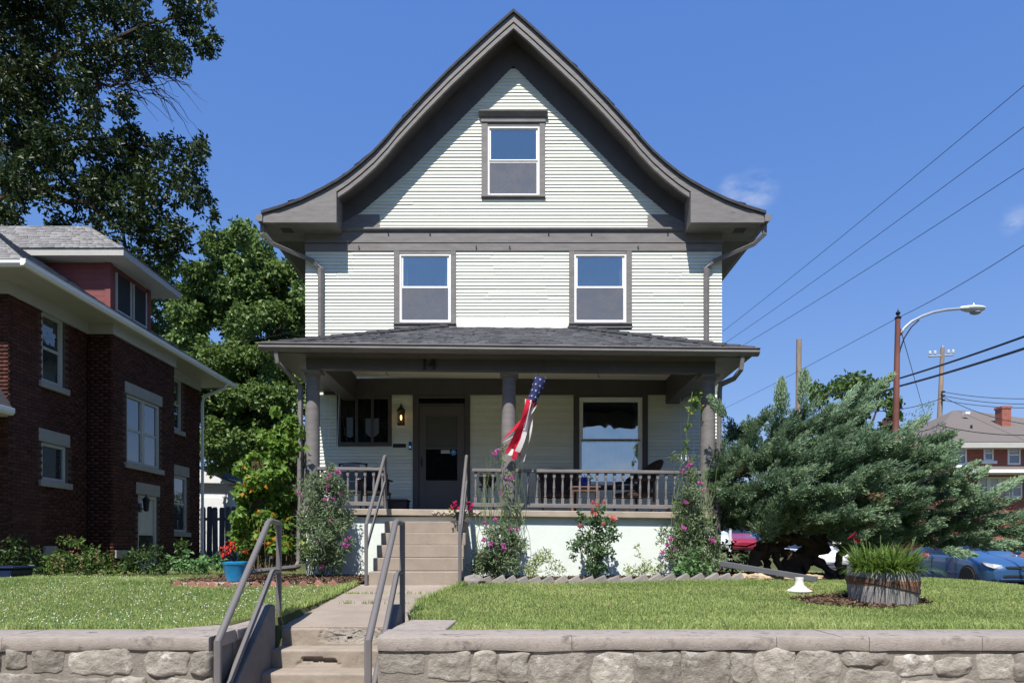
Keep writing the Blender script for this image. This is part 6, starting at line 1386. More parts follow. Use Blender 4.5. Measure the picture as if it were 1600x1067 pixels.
# neighbour's foundation planting
nbz = [('bush', 'spirea bush with faded brown-pink flower heads by the brick wall', [(105, 870, 26), (80, 885, 20), (130, 868, 26), (150, 878, 26), (120, 890, 30), (95, 895, 18), (170, 885, 16), (108, 845, 14), (125, 850, 12)], 11.6, lf_bush, .07, .035, 460),
       ('bush', 'dark green bush in the middle of the row by the brick wall', [(205, 875, 22), (230, 872, 22), (250, 880, 18), (215, 888, 22), (240, 890, 18), (190, 885, 14), (240, 858, 10)], 12.0, lf_shade, .08, .045, 420),
       ('bush', 'pale green bush with broad leaves left of the blue flower pot', [(275, 880, 14), (295, 880, 16), (320, 876, 16), (340, 875, 14), (310, 888, 16), (285, 890, 12), (335, 888, 12)], 12.2, lf_broad, .09, .05, 420),
       ('bush', 'deeply shaded bush at the left edge of the lawn', [(20, 870, 26), (45, 880, 22), (5, 885, 22), (55, 890, 14), (25, 845, 16), (60, 860, 10)], 12.6, lf_shade, .08, .04, 420)]
for i, (nm, lab, bls, d, mt_, Ln, Wd, dens) in enumerate(nbz):
    t = shrub(nm, lab, (px(bls[0][0], 0, d).x, d, gh(px(bls[0][0], 0, d).x, d)), bls, d, .2, mt_, Ln, Wd, dens, 4, .5, droop=.1)
    if i == 0:
        foliage('flower_heads', pxb([(85, 878, 8), (97, 872, 8), (118, 862, 9), (128, 868, 9), (150, 872, 8), (160, 878, 8), (105, 885, 8), (132, 885, 8), (148, 862, 7), (78, 890, 6), (120, 892, 6)], 11.0, .08, 2, .55), 2700, .035, .025, lf_spirea, t)['kind'] = 'stuff'
sh = shrub('bush', 'leafy weeds growing against the brick wall below the garage side', (sx(282, 15), 15, -.7), [(278, 855, 12), (290, 848, 10), (285, 870, 10)], 15, .1, lf_shade, .09, .05, 380)
# ------------------------------------------------------------------ things in the garden and on the porch
m_stave = M('weathered_stave', (.40, .37, .35), .9, .2, 9, .6, 60, tint2=(.22, .20, .19), stretch=(1, 1, .2), rand=.14)
m_hoop = M('rusty_hoop', (.125, .075, .055), .75, .3, 8, .4, 50)
m_hoops = M('rust_stain', (.26, .11, .055), .9, .25, 8, .3, 50)
bc = Vector((4.48, 8.25)); bz = gh(4.48, 8.25)
bar = thing('barrel_planter', 'half whiskey barrel planter of grey staves with a slipped rusty hoop, on the right lawn', 'planter', (bc.x, bc.y, bz))
BR, BH = .395, .37
ns = 22
for i in range(ns):
    a0, a1 = 2*math.pi*(i + .03)/ns, 2*math.pi*(i + .97)/ns; V = []
    for z, r in ((-.03, BR*.93), (BH*.35, BR*.985), (BH*.7, BR*1.01), (BH + random.uniform(-.008, .008), BR)):
        for rr in (r - .03, r): 
            for a in (a0, a1): V.append((bc.x + rr*math.cos(a), bc.y + rr*math.sin(a), bz + z))
    F = []
    for k_ in range(3):
        o = 4*k_; F += [(o+2, o+3, o+7, o+6), (o, o+4, o+5, o+1), (o, o+2, o+6, o+4), (o+1, o+5, o+7, o+3)]
    F += [(0, 1, 3, 2), (12, 14, 15, 13)]
    MB().add(V, F).build('stave', m_stave, bar, bevel=.004)
def hoop(zc, tilt, h, mat, rr, ta=0):
    V = []; F = []; n = 40
    for i in range(n):
        a = 2*math.pi*i/n
        z = zc + tilt*math.cos(a - ta)
        for dz in (0, h):
            k_ = np.interp(z + dz, [0, .13, .26, .37], [.93, .985, 1.01, 1.0]); V += [(bc.x + (BR*k_ + rr)*math.cos(a), bc.y + (BR*k_ + rr)*math.sin(a), bz + z + dz), (bc.x + (BR*k_ - .004)*math.cos(a), bc.y + (BR*k_ - .004)*math.sin(a), bz + z + dz)]
    for i in range(n):
        o, p = 4*i, 4*((i+1) % n); F += [(o, p, p+2, o+2), (o+1, o+3, p+3, p+1), (o+2, p+2, p+3, o+3), (o, o+1, p+1, p)]
    return MB().add(V, F).build('hoop', mat, bar, True)
hoop(.17, -.085, .058, m_hoop, .012); hoop(.20, -.012, .058, m_hoops, .0035)
MB().lathe([(.01, .33), (BR - .04, .32)], bc.x, bc.y, 20, bz).build('soil', m_soil, bar)
ll = thing('lily_clump', 'dense clump of green daylily leaves with a few dark red flowers growing in the barrel', 'plant', (bc.x, bc.y, bz + .33))
def blades(name, n, cfun, mat, parent, L0, L1, w, spread=.6, seg=5):
    V = []; F = []; T = []
    for i in range(n):
        b_, a = cfun(); ln = random.uniform(L0, L1); out_ = random.uniform(.15, 1) * spread; p = Vector(b_); d = Vector((math.cos(a), math.sin(a), 0)); s = Vector((-d.y, d.x, 0)); tt = random.random(); o = len(V)
        for k_ in range(seg + 1):
            t = k_/seg; q = p + d * ln * (out_ * t + .35 * t*t) + Vector((0, 0, ln * (t * (1.05 - .25*out_) - .75*out_ * t**2.4)))
            ww = w * (1 - t**1.6) * .5 + .0008; V += [q - s*ww, q + s*ww]; T += [tt*.6 + .4*t*random.random()] * 2
        for k_ in range(seg): F.append((o + 2*k_, o + 2*k_ + 1, o + 2*k_ + 3, o + 2*k_ + 2))
    return np_mesh(name, [tuple(v) for v in V], F, mat, parent, T)
fans = [(bc.x + BR*.85*math.sqrt(q)*math.cos(i*2.4), bc.y + BR*.85*math.sqrt(q)*math.sin(i*2.4), random.uniform(.75, 1.15)) for i, q in enumerate((np.arange(17) + .5)/17)]
def bfun():
    f = random.choice(fans); a = random.random()*6.283; r = .03*random.random(); return (f[0] + r*math.cos(a), f[1] + r*math.sin(a), bz + .31 + .05*f[2]), a
blades('blades', 900, bfun, lf_lily, ll, .20, .42, .026, .72)
def rim(): a = random.uniform(3.3, 6.1); return (bc.x + BR*.96*math.cos(a), bc.y + BR*.96*math.sin(a), bz + .35), a + random.uniform(-.5, .5)
blades('drooping_blades', 170, rim, lf_lily, ll, .16, .26, .014, 1.25)
sc_ = [(1333, 838, 1), (1337, 845, 1), (1446, 866, 1), (1449, 868, 1), (1443, 866, 1)]
stt = MB()
for x, y, _ in sc_ + [(1352, 834, 0), (1376, 836, 0), (1431, 838, 0), (1428, 842, 0), (1358, 846, 0), (1400, 850, 0)]:
    p = px(x, y, 8.2); b_ = Vector((bc.x + (p.x - bc.x)*.75, 8.22, bz + .35)); stt.tube([b_, b_.lerp(p, .6) + Vector((0, 0, .03)), p], [.005, .003, .006], 5)
stt.build('flower_stems', m_stem, ll); flowers(ll, fm_lily, [(x, y) for x, y, _ in sc_[:2]], 8.2, .02, 'lily_flower', sc=.6); flowers(ll, fm_rose, [(x, y) for x, y, _ in sc_[2:]], 8.15, .02, 'lily_flower', sc=.8)

# birdbath foot, pipes
m_wconc = M('white_concrete', (.66, .63, .58), .85, .08, 8, .4, 50)
bx, by = sx(1249, 8.9), 8.9; bzz = gh(bx, by)
bb_ = thing('birdbath_pedestal', 'small flared white concrete birdbath foot on the right lawn', 'pedestal', (bx, by, bzz))
MB().lathe([(.155, .005), (.16, .02), (.14, .035), (.10, .055), (.085, .075)], bx, by, 24, bzz).build('base', m_wconc, bb_, True)
MB().lathe([(.075, .075), (.058, .10), (.05, .15), (.054, .19), (.05, .195), (.0, .195)], bx, by, 20, bzz).build('stem', m_wconc, bb_, True)
MB().ell((bx + .12, by - .05, bzz + .05), .03, .03, .02, 7, 5).build('chip', m_redb, bb_)
pg = MB(); A_, B2 = px(1126, 880, 10.6), px(1277, 905, 9.9); dv = (B2 - A_)
tag(MB().tube([A_, A_.lerp(B2, .5), B2], [.06, .058, .058], 4).build('downspout_pipe', M('grey_pipe_paint', (.105, .11, .12), .5, .1, 5, .1), bevel=.006), 'long grey downspout pipe lying slanted in the bed under the juniper', 'pipe')
tag(MB().tube([px(467, 884, 10.9), px(460, 886, 10.75), px(363, 896.5, 9.9)], [.04, .04, .045], 6).build('downspout_pipe', m_gray, bevel=.004), 'grey drain pipe lying across the red-edged left flower bed', 'pipe')
# blue pot with red flowers on a flat paver
m_bpot = M('glazed_blue_pot', (.012, .20, .42), .25, .12, 5, .1, 30, spots=((.01, .05, .09), 9, .72), coat=.6)
pxx, pyy = sx(368.5, 9.95), 9.95; pz = gh(pxx, pyy) + .03
tag(MB().prism_z([(pxx - .75, pyy - .22), (pxx + .3, pyy - .25), (pxx + .35, pyy + .3), (pxx - .6, pyy + .25)], pz - .06, pz - .005).build('paver', m_walk, bevel=.01), 'flat tan paver under the blue flower pot', 'paver')
pt = thing('flower_pot', 'glazed blue flower pot on the left lawn', 'flower pot', (pxx, pyy, pz))
MB().lathe([(.11, 0), (.125, .01), (.155, .12), (.172, .24), (.178, .25), (.185, .255), (.187, .285), (.178, .292), (.165, .285), (.16, .25)], pxx, pyy, 28, pz).build('pot', m_bpot, pt, True); MB().lathe([(.01, .25), (.165, .245)], pxx, pyy, 16, pz).build('soil', m_soil, pt)
rp_ = thing('red_flowers', 'bunch of red flowers with leaves planted in the blue pot', 'plant', (pxx, pyy, pz + .25))
foliage('foliage', pxb([(360, 858, 10), (375, 860, 10), (385, 855, 9), (395, 850, 6)], pyy, .05, 3, .5), 2100, .06, .04, lf_bush, rp_)
foliage('petals', pxb([(350, 855, 7), (357, 850, 7), (362, 857, 7), (355, 862, 7), (348, 864, 5), (366, 852, 5), (385, 862, 5)], pyy - .08, .04, 3, .5), 3900, .045, .03, p_red, rp_)['kind'] = 'stuff'
# geranium on the top step
gx_, gy_, gz_ = sx(719.5, 10.72), 10.72, .447
gp_ = thing('flower_pot', 'small black pot on the top porch step beside the right handrail', 'flower pot', (gx_, gy_, gz_))
MB().lathe([(.06, 0), (.065, .005), (.085, .12), (.09, .125), (.09, .14), (.078, .14), (.076, .11)], gx_, gy_, 16, gz_).build('pot', m_dplast, gp_, True); MB().lathe([(.01, .12), (.076, .115)], gx_, gy_, 12, gz_).build('soil', m_soil, gp_)
ge = thing('geranium', 'crimson pink geranium in the black pot on the porch step', 'plant', (gx_, gy_, gz_ + .12))
foliage('foliage', pxb([(708, 799, 7), (718, 800, 9), (730, 798, 8), (722, 806, 6), (712, 806, 5)], gy_, .05, 3, .5), 3000, .05, .05, lf_bush, ge)
foliage('petals', pxb([(707, 788, 5), (713, 787, 5), (720, 789, 4), (728, 787, 5), (735, 791, 5), (732, 795, 4), (706, 792, 4), (717, 793, 3)], gy_ - .08, .03, 3, .5), 5100, .03, .03, p_ger, ge)['kind'] = 'stuff'
# dark blue bin at the lawn's left edge
m_navy = M('navy_plastic', (.012, .022, .06), .3, .1, 5, .1)
nx_, ny_ = sx(4, 11.0), 11.0; nz_ = gh(nx_, ny_) - .02
bn = thing('storage_tub', 'dark navy tub with a round white emblem at the left edge of the lawn', 'tub', (nx_, ny_, nz_))
MB().prism_y([(nx_ - .6, nz_), (nx_ + .30, nz_), (nx_ + .34, nz_ + .16), (nx_ - .64, nz_ + .16)], ny_ - .25, ny_ + .25).build('body', m_navy, bn, bevel=.03)
MB().box(nx_ - .67, nx_ + .37, ny_ - .28, ny_ + .28, nz_ + .161, nz_ + .20).build('lid', m_navy, bn, bevel=.02)
c = px(15.5, 904.5, ny_ - .262); em = MB()
for i in range(20):
    a, b_ = 2*math.pi*i/20, 2*math.pi*(i+1)/20; em.add([(c.x + r*math.cos(t), c.y - y, c.z + r*math.sin(t)) for y in (0, .006) for t in (a, b_) for r in (.024, .036)], [(0, 1, 3, 2), (4, 6, 7, 5), (0, 4, 5, 1), (2, 3, 7, 6), (0, 2, 6, 4), (1, 5, 7, 3)])
em.ell((c.x, c.y - .002, c.z), .012, .006, .012, 8, 6).build('emblem', m_white, bn)

# ---- windsock
m_navyc = M('navy_cloth', (.012, .02, .09), .8, .15, 20, .2, 90); m_redc = Leaf('red_cloth', (.50, .015, .035), (.62, .03, .06), .3, .8, .1, 1.1); m_whc = Leaf('white_cloth', (.72, .70, .70), (.80, .78, .78), .3, .8, .1, 1.0)
T0, T1 = px(845, 591, 10.85), px(831, 627, 10.8); ax = (T1 - T0).normalized(); u = ax.cross(Vector((0, 1, 0))).normalized(); w_ = ax.cross(u)
ws = thing('windsock', 'stars and stripes windsock with red and white streamers hanging from the porch beam', 'windsock', T0)
V = []; n = 20; m = 8; ln = (T1 - T0).length
def tubept(t, a): r = (.10 - .03*t) * (1 + .07*math.sin(3*a + 4*t)); return T0.lerp(T1, t) + (u*math.cos(a) + w_*math.sin(a)*.85) * r
V = [tubept(i/m, 2*math.pi*j/n) for i in range(m+1) for j in range(n)]
MB().add(V, [(i*n+j, i*n+(j+1) % n, (i+1)*n+(j+1) % n, (i+1)*n+j) for i in range(m) for j in range(n)]).build('star_tube', m_navyc, ws, True)
tube_o = [o for o in bpy.data.objects if o.parent == ws][0]
for i in range(4):
    for j in range(8):
        t = .12 + i*.24; a = 2*math.pi*(j + .5*(i % 2))/8; c = tubept(t, a); nn = (c - T0.lerp(T1, t)); nn = (nn - ax*nn.dot(ax)).normalized(); s1 = ax.cross(nn)
        vs = [c + nn*.004 + (s1*math.cos(k_*math.pi/5) - ax*math.sin(k_*math.pi/5)) * (.019 if k_ % 2 == 0 else .0075) for k_ in range(10)]
        MB().add(vs, [tuple(range(10))]).build('star', m_whc, tube_o, recalc=False) if nn.y < .35 else None
ends = [(780, 692), (785, 700), (791, 708), (797, 712), (803, 718), (808, 706), (812, 712), (817, 721), (800, 700), (788, 690)]
for i, (ex_, ey_) in enumerate(ends):
    a = 2*math.pi*(i + .3)/len(ends); p0 = tubept(1, a); p1 = px(ex_, ey_, 10.75 + .12*math.sin(i*2.3)); V = []; F = []; T = []; sN = 22; tw_ = random.uniform(-1.2, 1.2)
    for k_ in range(sN+1):
        t = k_/sN; q = p0.lerp(p1, t) + Vector((.05*math.sin(t*3.1)*(1 if i % 2 else -.4), .05*math.sin(t*7 + i), -.06*math.sin(t*3.14))); th = a + tw_*t + .5*math.sin(5*t + i); sd2 = (Vector((math.cos(th), math.sin(th)*.8, .25))).normalized() * .042
        V += [tuple(q - sd2), tuple(q + sd2)]; T += [.5 + .5*math.sin(k_)] * 2
    F = [(2*k_, 2*k_+1, 2*k_+3, 2*k_+2) for k_ in range(sN)]
    np_mesh('streamer', V, F, (m_redc, m_whc)[i % 2], ws, T, smooth=True)
MB().tube([T0 + u*.08, px(850, 574, 10.95), T0 - u*.08], .003, 4).tube([px(850, 574, 10.95), px(850, 562, 11.0)], .003, 4).build('hanging_cord', m_black, ws)

# ---- porch furniture
def local(parent, mb, name, mat, smooth=False, bevel=0):    # mesh already in the thing's own axes
    o = parent; v = mb.v; ob = mb.build(name, mat, None, smooth, bevel); ob.parent = parent; return ob
def wicker(label, loc, rz, rocker):
    t = thing('wicker_rocker' if rocker else 'wicker_chair', label, 'chair', (0, 0, 0)); sh = .40
    local(t, MB().box(-.27, .27, -.27, .24, sh - .07, sh), 'seat', m_wick, bevel=.02)
    local(t, MB().box(-.24, .24, -.26, .20, sh + .002, sh + .055), 'cushion', M('dark_cushion', (.03, .028, .03), .85, .2, 15, .2), bevel=.025) if not rocker else None
    V = []; F = []; n, m = 14, 9                      # curved fan-shaped back with woven ribs
    for i in range(m+1):
        for j in range(n+1):
            a = math.radians(-95 + 190*j/n) if not rocker else math.radians(-60 + 120*j/n); h = (sh + (.50 if not rocker else .62) * i/m * (1 - .30*(abs(j-n/2)/(n/2))**2.2))
            lean = .22 * (h - sh) if not rocker else .42*(h - sh); V.append(((.285 + .06*i/m)*math.sin(a), .02 + .24*math.cos(a)**1 * (1 if abs(a) < 1.57 else 1) + lean, h))
    F = [(i*(n+1)+j, i*(n+1)+j+1, (i+1)*(n+1)+j+1, (i+1)*(n+1)+j) for i in range(m) for j in range(n)]
    bk = MB().add(V, F); ob = local(t, bk, 'backrest', m_wick, True); so_ = ob.modifiers.new('thick', 'SOLIDIFY'); so_.thickness = .03
    rim_ = [V[j + m*(n+1)] for j in range(n+1)]; rm_ = local(t, MB().tube(rim_, .024, 6), 'back_rim', m_wick, True)
    for i in (range(1, n) if rocker else ()):
        local(t, MB().tube([(x, y - .012, z) for x, y, z in [V[i + k_*(n+1)] for k_ in range(m+1)]], .012, 5), 'slat', m_wick, True)
    for s in (-1, 1):
        local(t, MB().tube([(s*.30, -.26, sh + .20), (s*.33, -.05, sh + .23), (s*.31, .18, sh + .24)], .028, 7), 'arm', m_wick, True); local(t, MB().tube([(s*.29, -.25, .02), (s*.30, -.26, sh + .2)], .024, 6), 'leg', m_wick, True); local(t, MB().tube([(s*.27, .22, .02), (s*.30, .20, sh + .22)], .024, 6), 'leg', m_wick, True)
        if rocker: local(t, MB().tube([(s*.29, -.45, .10), (s*.29, -.25, .03), (s*.28, .0, .005), (s*.28, .3, .03), (s*.28, .55, .12)], .02, 6), 'rocker', m_wick, True)
    if rocker:
        for k_ in range(5): local(t, MB().box(-.26, .26, -.27 + k_*.1, -.20 + k_*.1, sh + .001, sh + .02), 'seat_slat', m_wick)
    t.location = loc; t.rotation_euler = (0, 0, rz); return t
zfl = .618
wicker('dark round-backed wicker chair on the porch left of the little table', (sx(872, 12.6), 12.6, zfl), 0, False)
wicker('brown wicker rocking chair leaning back at the right end of the porch', (sx(992, 12.3), 12.3, zfl - .02), math.radians(-68), True)
m_tw = M('brown_table_wood', (.16, .09, .07), .6, .2, 9, .2, 40)
tx_ = sx(913, 12.1); tb = thing('side_table', 'small brown wooden side table between the two wicker chairs', 'table', (tx_, 12.1, zfl))
MB().box(tx_ - .27, tx_ + .27, 11.9, 12.3, zfl + .46, zfl + .485).build('tabletop', m_tw, tb, bevel=.008)
MB().box(tx_ - .24, tx_ + .24, 11.93, 12.27, zfl + .40, zfl + .459).build('apron', m_tw, tb)
for a in (-.23, .23):
    for b_ in (11.94, 12.26): MB().box(tx_ + a - .02, tx_ + a + .02, b_ - .02, b_ + .02, zfl, zfl + .40).build('leg', m_tw, tb)
cbx = sx(914, 12.1); cz_ = zfl + .486; cp = thing('flower_pot', 'cobalt blue ribbed pot on the little brown table', 'flower pot', (cbx, 12.1, cz_))
cb_ = MB(); n = 36
prf = [(.07, 0), (.095, .05), (.10, .10), (.088, .15), (.092, .165), (.08, .165)]
cb_.add([(cbx + r*(1 + (.05*math.cos(9*2*math.pi*j/n) if 0 < i < 4 else 0))*math.cos(2*math.pi*j/n), 12.1 + r*(1 + (.05*math.cos(9*2*math.pi*j/n) if 0 < i < 4 else 0))*math.sin(2*math.pi*j/n), cz_ + z) for i, (r, z) in enumerate(prf) for j in range(n)], [(i*n+j, i*n+(j+1) % n, (i+1)*n+(j+1) % n, (i+1)*n+j) for i in range(len(prf)-1) for j in range(n)] + [tuple(range(n))]).build('pot', M('cobalt_glaze', (.01, .03, .35), .2, .1, 8, 0, coat=.7), cp, True)
yp_ = thing('yellow_plant', 'low yellow-green plant in the cobalt blue pot', 'plant', (cbx, 12.1, cz_ + .15)); foliage('foliage', pxb([(906, 744, 4), (914, 745, 4), (921, 744, 4)], 12.1, .04, 3, .6), 2700, .05, .03, lf_herb, yp_)
# folding lounge chair, padded chair and box at the left
m_pad = M('grey_sling', (.13, .13, .135), .75, .1, 20, .2, 80)
cx0, cy0 = sx(548, 12.1), 12.1
lc = thing('lounge_chair', 'black folding lounge chair with a grey sling and pillow behind the short railing', 'chair', (cx0, cy0, zfl))
def tilted(mb, ang, piv):
    Mx = Matrix.Translation(piv) @ Matrix.Rotation(ang, 4, 'X') @ Matrix.Translation(-Vector(piv)); mb.v = [tuple(Mx @ Vector(p)) for p in mb.v]; return mb
pv = (cx0, cy0, zfl + .40)
tilted(MB().box(cx0 - .21, cx0 + .21, cy0 - .012, cy0 + .012, zfl + .40, zfl + .60), -.35, pv).build('backrest', m_pad, lc, bevel=.01)
tilted(MB().box(cx0 - .20, cx0 + .20, cy0 - .014, cy0 + .010, zfl + .615, zfl + .80), -.35, pv).build('backrest', m_pad, lc, bevel=.01)
tilted(MB().ell((cx0 - .03, cy0 - .03, zfl + .89), .17, .055, .065, 14, 8), -.35, pv).build('pillow', M('grey_pillow', (.22, .22, .23), .4, .1, 8, .1), lc, True)
MB().box(cx0 - .21, cx0 + .21, cy0 - .45, cy0 + .0, zfl + .37, zfl + .39).build('seat', m_pad, lc, bevel=.008)
for s in (-1, 1):
    x = cx0 + s*.24
    tilted(MB().tube([(x, cy0, zfl + .36), (x, cy0, zfl + .95), (cx0, cy0, zfl + .97)], .016, 6), -.35, pv).build('back_frame', m_black, lc, True)
    MB().tube([(x, cy0 - .45, zfl + .01), (x, cy0 - .30, zfl + .35), (x, cy0 + .32, zfl + .58)], .016, 6).build('leg', m_black, lc, True); MB().tube([(x, cy0 + .35, zfl + .01), (x, cy0 - .10, zfl + .36), (x, cy0 - .48, zfl + .58)], .016, 6).build('leg', m_black, lc, True)
    MB().box(x - .03, x + .03, cy0 - .38, cy0 + .10, zfl + .575, zfl + .60).build('arm', m_black, lc, bevel=.008)
cx1, cy1 = sx(588, 12.3), 12.3
pc = thing('patio_chair', 'black round-backed patio chair between the lounge chair and the black box', 'chair', (cx1, cy1, zfl))
MB().box(cx1 - .24, cx1 + .24, cy1 - .28, cy1 + .2, zfl + .36, zfl + .42).build('seat', m_blackp, pc, bevel=.03)
V = [((.26 - .05*(i/6)**2)*math.sin(a), .0, 0) for i in range(1) for a in (0,)]
bk = MB(); n, m = 10, 6; vs = []
for i in range(m+1):
    for j in range(n+1):
        a = math.radians(-70 + 140*j/n); vs.append((cx1 - .06 + .25*math.sin(a), cy1 + .02 + .2*math.cos(a) + .1*i/m, zfl + .42 + .48*i/m*(1 - .35*(abs(j - n/2)/(n/2))**2)))
ob = bk.add(vs, [(i*(n+1)+j, i*(n+1)+j+1, (i+1)*(n+1)+j+1, (i+1)*(n+1)+j) for i in range(m) for j in range(n)]).build('backrest', m_blackp, pc, True); so_ = ob.modifiers.new('thick', 'SOLIDIFY'); so_.thickness = .03
for a in (-.21, .21):
    for b_ in (-.24, .17): MB().tube([(cx1 + a, cy1 + b_, zfl + .37), (cx1 + a*1.1, cy1 + b_*1.1, zfl)], .016, 6).build('leg', m_black, pc)
    MB().tube([(cx1 + a*1.2, cy1 - .25, zfl + .38), (cx1 + a*1.25, cy1 - .25, zfl + .60), (cx1 + a*1.25, cy1 + .15, zfl + .62)], .018, 6).build('arm', m_black, pc, True)
bx_ = thing('storage_box', 'black plastic storage box left of the front door', 'box', (sx(623, 12.7), 12.7, zfl))
xb = sx(623, 12.7); m_sb = M('blue_black_plastic', (.022, .024, .034), .4, .15, 6, .1)
MB().prism_y([(xb - .16, zfl), (xb + .16, zfl), (xb + .175, zfl + .27), (xb - .175, zfl + .27)], 12.5, 12.9).build('body', m_sb, bx_, bevel=.015); MB().box(xb - .19, xb + .19, 12.48, 12.92, zfl + .271, zfl + .305).build('lid', m_sb, bx_, bevel=.012)
# iron plant stand with orange flowers behind the middle column's rail
ix, iy = sx(762, 12.3), 12.3
isd = thing('plant_stand', 'black curled iron plant stand behind the rail by the middle column', 'plant stand', (ix, iy, zfl))
for i in range(3):
    a = 2*math.pi*i/3 + .5; MB().tube([(ix + .20*math.cos(a), iy + .2*math.sin(a), zfl), (ix + .06*math.cos(a), iy + .06*math.sin(a), zfl + .22), (ix + .10*math.cos(a), iy + .1*math.sin(a), zfl + .40), (ix + .15*math.cos(a), iy + .15*math.sin(a), zfl + .50)], .009, 6).build('leg', m_black, isd, True)
MB().lathe([(.01, .50), (.17, .50), (.175, .515), (.16, .52)], ix, iy, 18, zfl).build('tray', m_black, isd, True)
ip = thing('flower_pot', 'dark bowl planter standing on the iron plant stand', 'flower pot', (ix, iy, zfl + .52)); MB().lathe([(.09, 0), (.15, .09), (.16, .16), (.145, .16)], ix, iy, 18, zfl + .522).build('pot', m_dplast, ip, True)
io = thing('orange_flowers', 'orange-red flowers in the dark bowl on the iron stand', 'plant', (ix, iy, zfl + .66)); foliage('foliage', pxb([(757, 744, 5), (766, 744, 5)], iy, .05, 3, .6), 2400, .05, .03, lf_bush, io); foliage('petals', pxb([(759, 740, 4), (767, 741, 4)], iy - .05, .04, 3, .6), 2700, .035, .03, p_or, io)['kind'] = 'stuff'

# ------------------------------------------------------------------ lawn grass and clover
def lawnpts(n, x0, x1, y0, y1, dens_pow=1.6):
    # more blades close to the camera, fewer far away
    y = y0 + (y1 - y0) * RNG.random(n) ** dens_pow; x = x0 + (x1 - x0) * RNG.random(n); return np.column_stack([x, y])
excl = [bedL, bedR, bedB, [(pxx - .7, pyy - .2), (pxx + .3, pyy - .25), (pxx + .35, pyy + .3), (pxx - .6, pyy + .25)]]
walkp = [(wl(y) , y) for y in np.linspace(5, 9.8, 12)] + [(wr(y), y) for y in np.linspace(9.8, 5, 12)]
pad = [(-3.22, 6.0), (-2.8, 6.48), (-2.6, 7.02), (-2.2, 7.1), (-1.0, 7.1), (-.53, 7.0), (-.57, 6.1), (-.5, 5.9)]
def grass_at(P, jitter=True):
    m = np.ones(len(P), bool)
    for q in excl + [walkp, pad]: m &= ~inpoly(P, q)
    m &= ~((P[:, 0] > -2.2) & (P[:, 0] < -.6) & (P[:, 1] > 9.4)); return P[m]
def blades_np(P, h, w, mat, name, tint=None):
    n = len(P); Z = ground_h(P[:, 0], P[:, 1]); a = RNG.random(n) * 6.283; L_ = h * RNG.uniform(.5, 1.3, n); lean = RNG.normal(size=(n, 2)) * .38
    sd_ = np.column_stack([np.cos(a), np.sin(a), np.zeros(n)]) * (w * RNG.uniform(.7, 1.3, n))[:, None] / 2
    B = np.column_stack([P, Z - .004]); mid = B + np.column_stack([lean * L_[:, None] * .35, L_ * .6]); tip = B + np.column_stack([lean * L_[:, None], L_ * RNG.uniform(.75, 1.0, n)])
    V = np.stack([B - sd_, B + sd_, mid + sd_*.8, mid - sd_*.8, tip], 1).reshape(-1, 3); b_ = np.arange(n)[:, None] * 5
    F = np.concatenate([b_ + [0, 1, 2], b_ + [0, 2, 3], b_ + [3, 2, 4]], 1).reshape(-1, 3)
    if tint is None:
        big = np.array([mnoise.noise(Vector((p[0]*1.1, p[1]*1.6, 0))) + .6*mnoise.noise(Vector((p[0]*4, p[1]*5, 3))) for p in P[::8]]); big = np.repeat(big, 8)[:n] if n > 8 else 0
        # smooth patch tone: neighbours were shuffled, so look it up per blade
        big = patch(P)
        tint = np.clip((.42 + .5*big) + RNG.normal(size=n)*.18, 0, 1)
    return np_mesh(name, V, F, mat, None, np.repeat(tint, 5), kind='stuff')
gx = np.linspace(-14, 14, 113); gy = np.linspace(5, 20, 91)
PG = np.array([[mnoise.noise(Vector((x*.9, y*1.3, 0))) + .7*mnoise.noise(Vector((x*3.2, y*4, 3))) for x in gx] for y in gy])
def patch(P):
    i = np.clip(((P[:, 1]-5)/15*90).astype(int), 0, 90); j = np.clip(((P[:, 0]+14)/28*112).astype(int), 0, 112); return PG[i, j]
lf_grass = Leaf('grass_blade', (.19, .275, .07), (.43, .50, .18), .25, .55, .25, hl=1.3, c3=(.42, .36, .16))
PGs = []
for n, x0, x1, y0, y1 in ((160000, -9.3, -2.1, 6.13, 11.0), (250000, -1.15, 8.5, 6.13, 10.75), (26000, 4.6, 9.5, 10, 14.5), (16000, 4.5, 12, 12, 24), (12000, -10, -3.4, 10, 15)):
    PGs.append(grass_at(lawnpts(n, x0, x1, y0, y1, 1.25)))
Pg = np.concatenate(PGs)
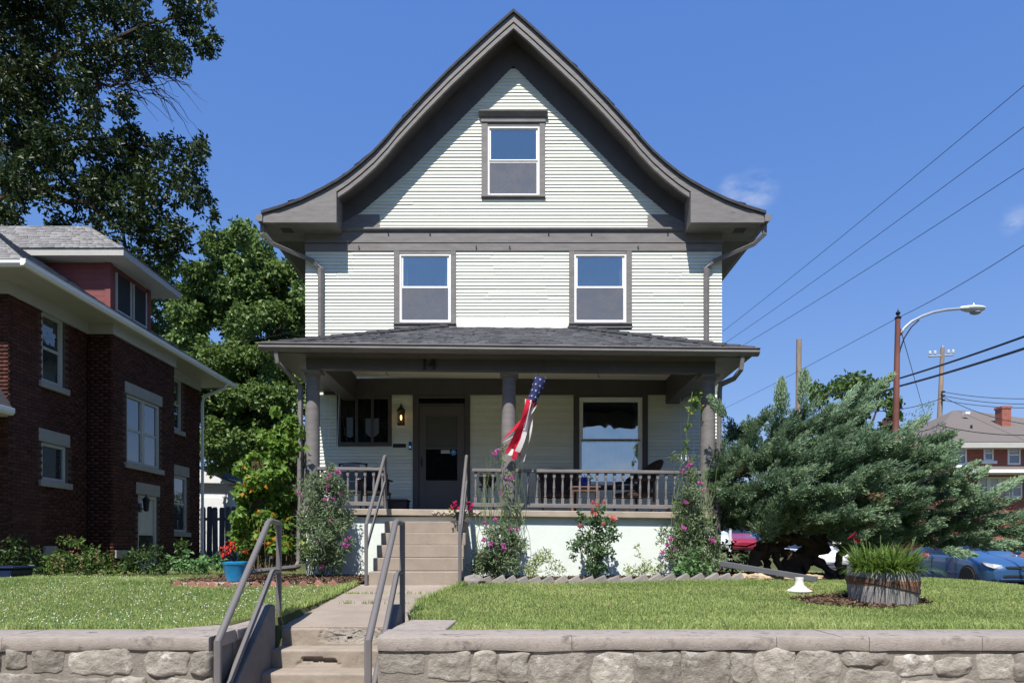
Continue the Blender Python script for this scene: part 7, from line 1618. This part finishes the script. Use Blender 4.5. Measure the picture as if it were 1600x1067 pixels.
# tufts between the slabs and along the walk
tuf = []
for y in (8.28, 8.95): 
    for _ in range(70): x = random.uniform(wl(y), wr(y)); tuf.append((x, y + random.uniform(-.02, .02)))
o = blades_np(Pg, .035, .005, lf_grass, 'grass'); print('blades', len(Pg))
tq = np.array([t for t in tuf if (mnoise.noise(Vector((t[0]*2.2, t[1]*9, 1))) > -.12)]); 
ed_ = []
for y in np.linspace(7.05, 9.6, 420):
    for xx in (float(wl(y)) - .03, float(wr(y)) + .03): 
        for _ in range(3): ed_.append((xx + random.gauss(0, .03), y))
for x in np.linspace(-.45, 8, 1400): ed_.append((x, 6.155 + abs(random.gauss(0, .03))))
for x in np.linspace(-9, -3.1, 1000): ed_.append((x, 6.155 + abs(random.gauss(0, .03))))
blades_np(np.array(ed_), .085, .007, lf_grass, 'edge_grass')
if len(tq):
    t_o = blades_np(np.repeat(tq, 4, 0) + RNG.normal(size=(len(tq)*4, 2))*.012, .055, .006, lf_grass, 'joint_grass')
    for v in t_o.data.vertices: v.co.z += wz(v.co.y) - gh(v.co.x, v.co.y) - .005
# clover heads in the left lawn
Pc = grass_at(lawnpts(1100, -9, -2.5, 6.2, 10.4, 1.1)); Pc = Pc[patch(Pc) > -.25]
Zc = ground_h(Pc[:, 0], Pc[:, 1]) + .045 + RNG.random(len(Pc))*.02; r = .009
oc = np.array([(1,0,0),(-1,0,0),(0,1,0),(0,-1,0),(0,0,1),(0,0,-1)])*r; V = (np.column_stack([Pc, Zc])[:, None, :] + oc).reshape(-1, 3); b_ = np.arange(len(Pc))[:, None]*6
F = np.concatenate([b_ + list(t) for t in ((0,2,4),(2,1,4),(1,3,4),(3,0,4),(2,0,5),(1,2,5),(3,1,5),(0,3,5))], 1).reshape(-1, 3); np_mesh('clover_flowers', V, F, M('clover_white', (.62, .64, .52), .8, .1, 5, 0), kind='stuff')
Pl = grass_at(lawnpts(2600, -9, -2.5, 6.2, 10.4, 1.1)); n = len(Pl); Zl = ground_h(Pl[:, 0], Pl[:, 1]) + .03
o = leaf_obj('clover_leaves', np.column_stack([Pl, Zl]), np.column_stack([RNG.normal(size=(n, 2)), RNG.random(n)*.3]), .03, .03, lf_broad, up=np.tile([0, 0, 1.], (n, 1))); o['kind'] = 'stuff'
# fallen leaves on the grass
Pf = grass_at(lawnpts(26, -4, 7, 6.3, 10, 1)); n = len(Pf); o = leaf_obj('fallen_leaves', np.column_stack([Pf, ground_h(Pf[:, 0], Pf[:, 1]) + .05]), np.column_stack([RNG.normal(size=(n, 2)), np.zeros(n)]), .05, .035, Leaf('dry_leaf', (.45, .28, .10), (.6, .42, .18), .2), up=np.tile([0, 0, 1.], (n, 1))); o['kind'] = 'stuff'
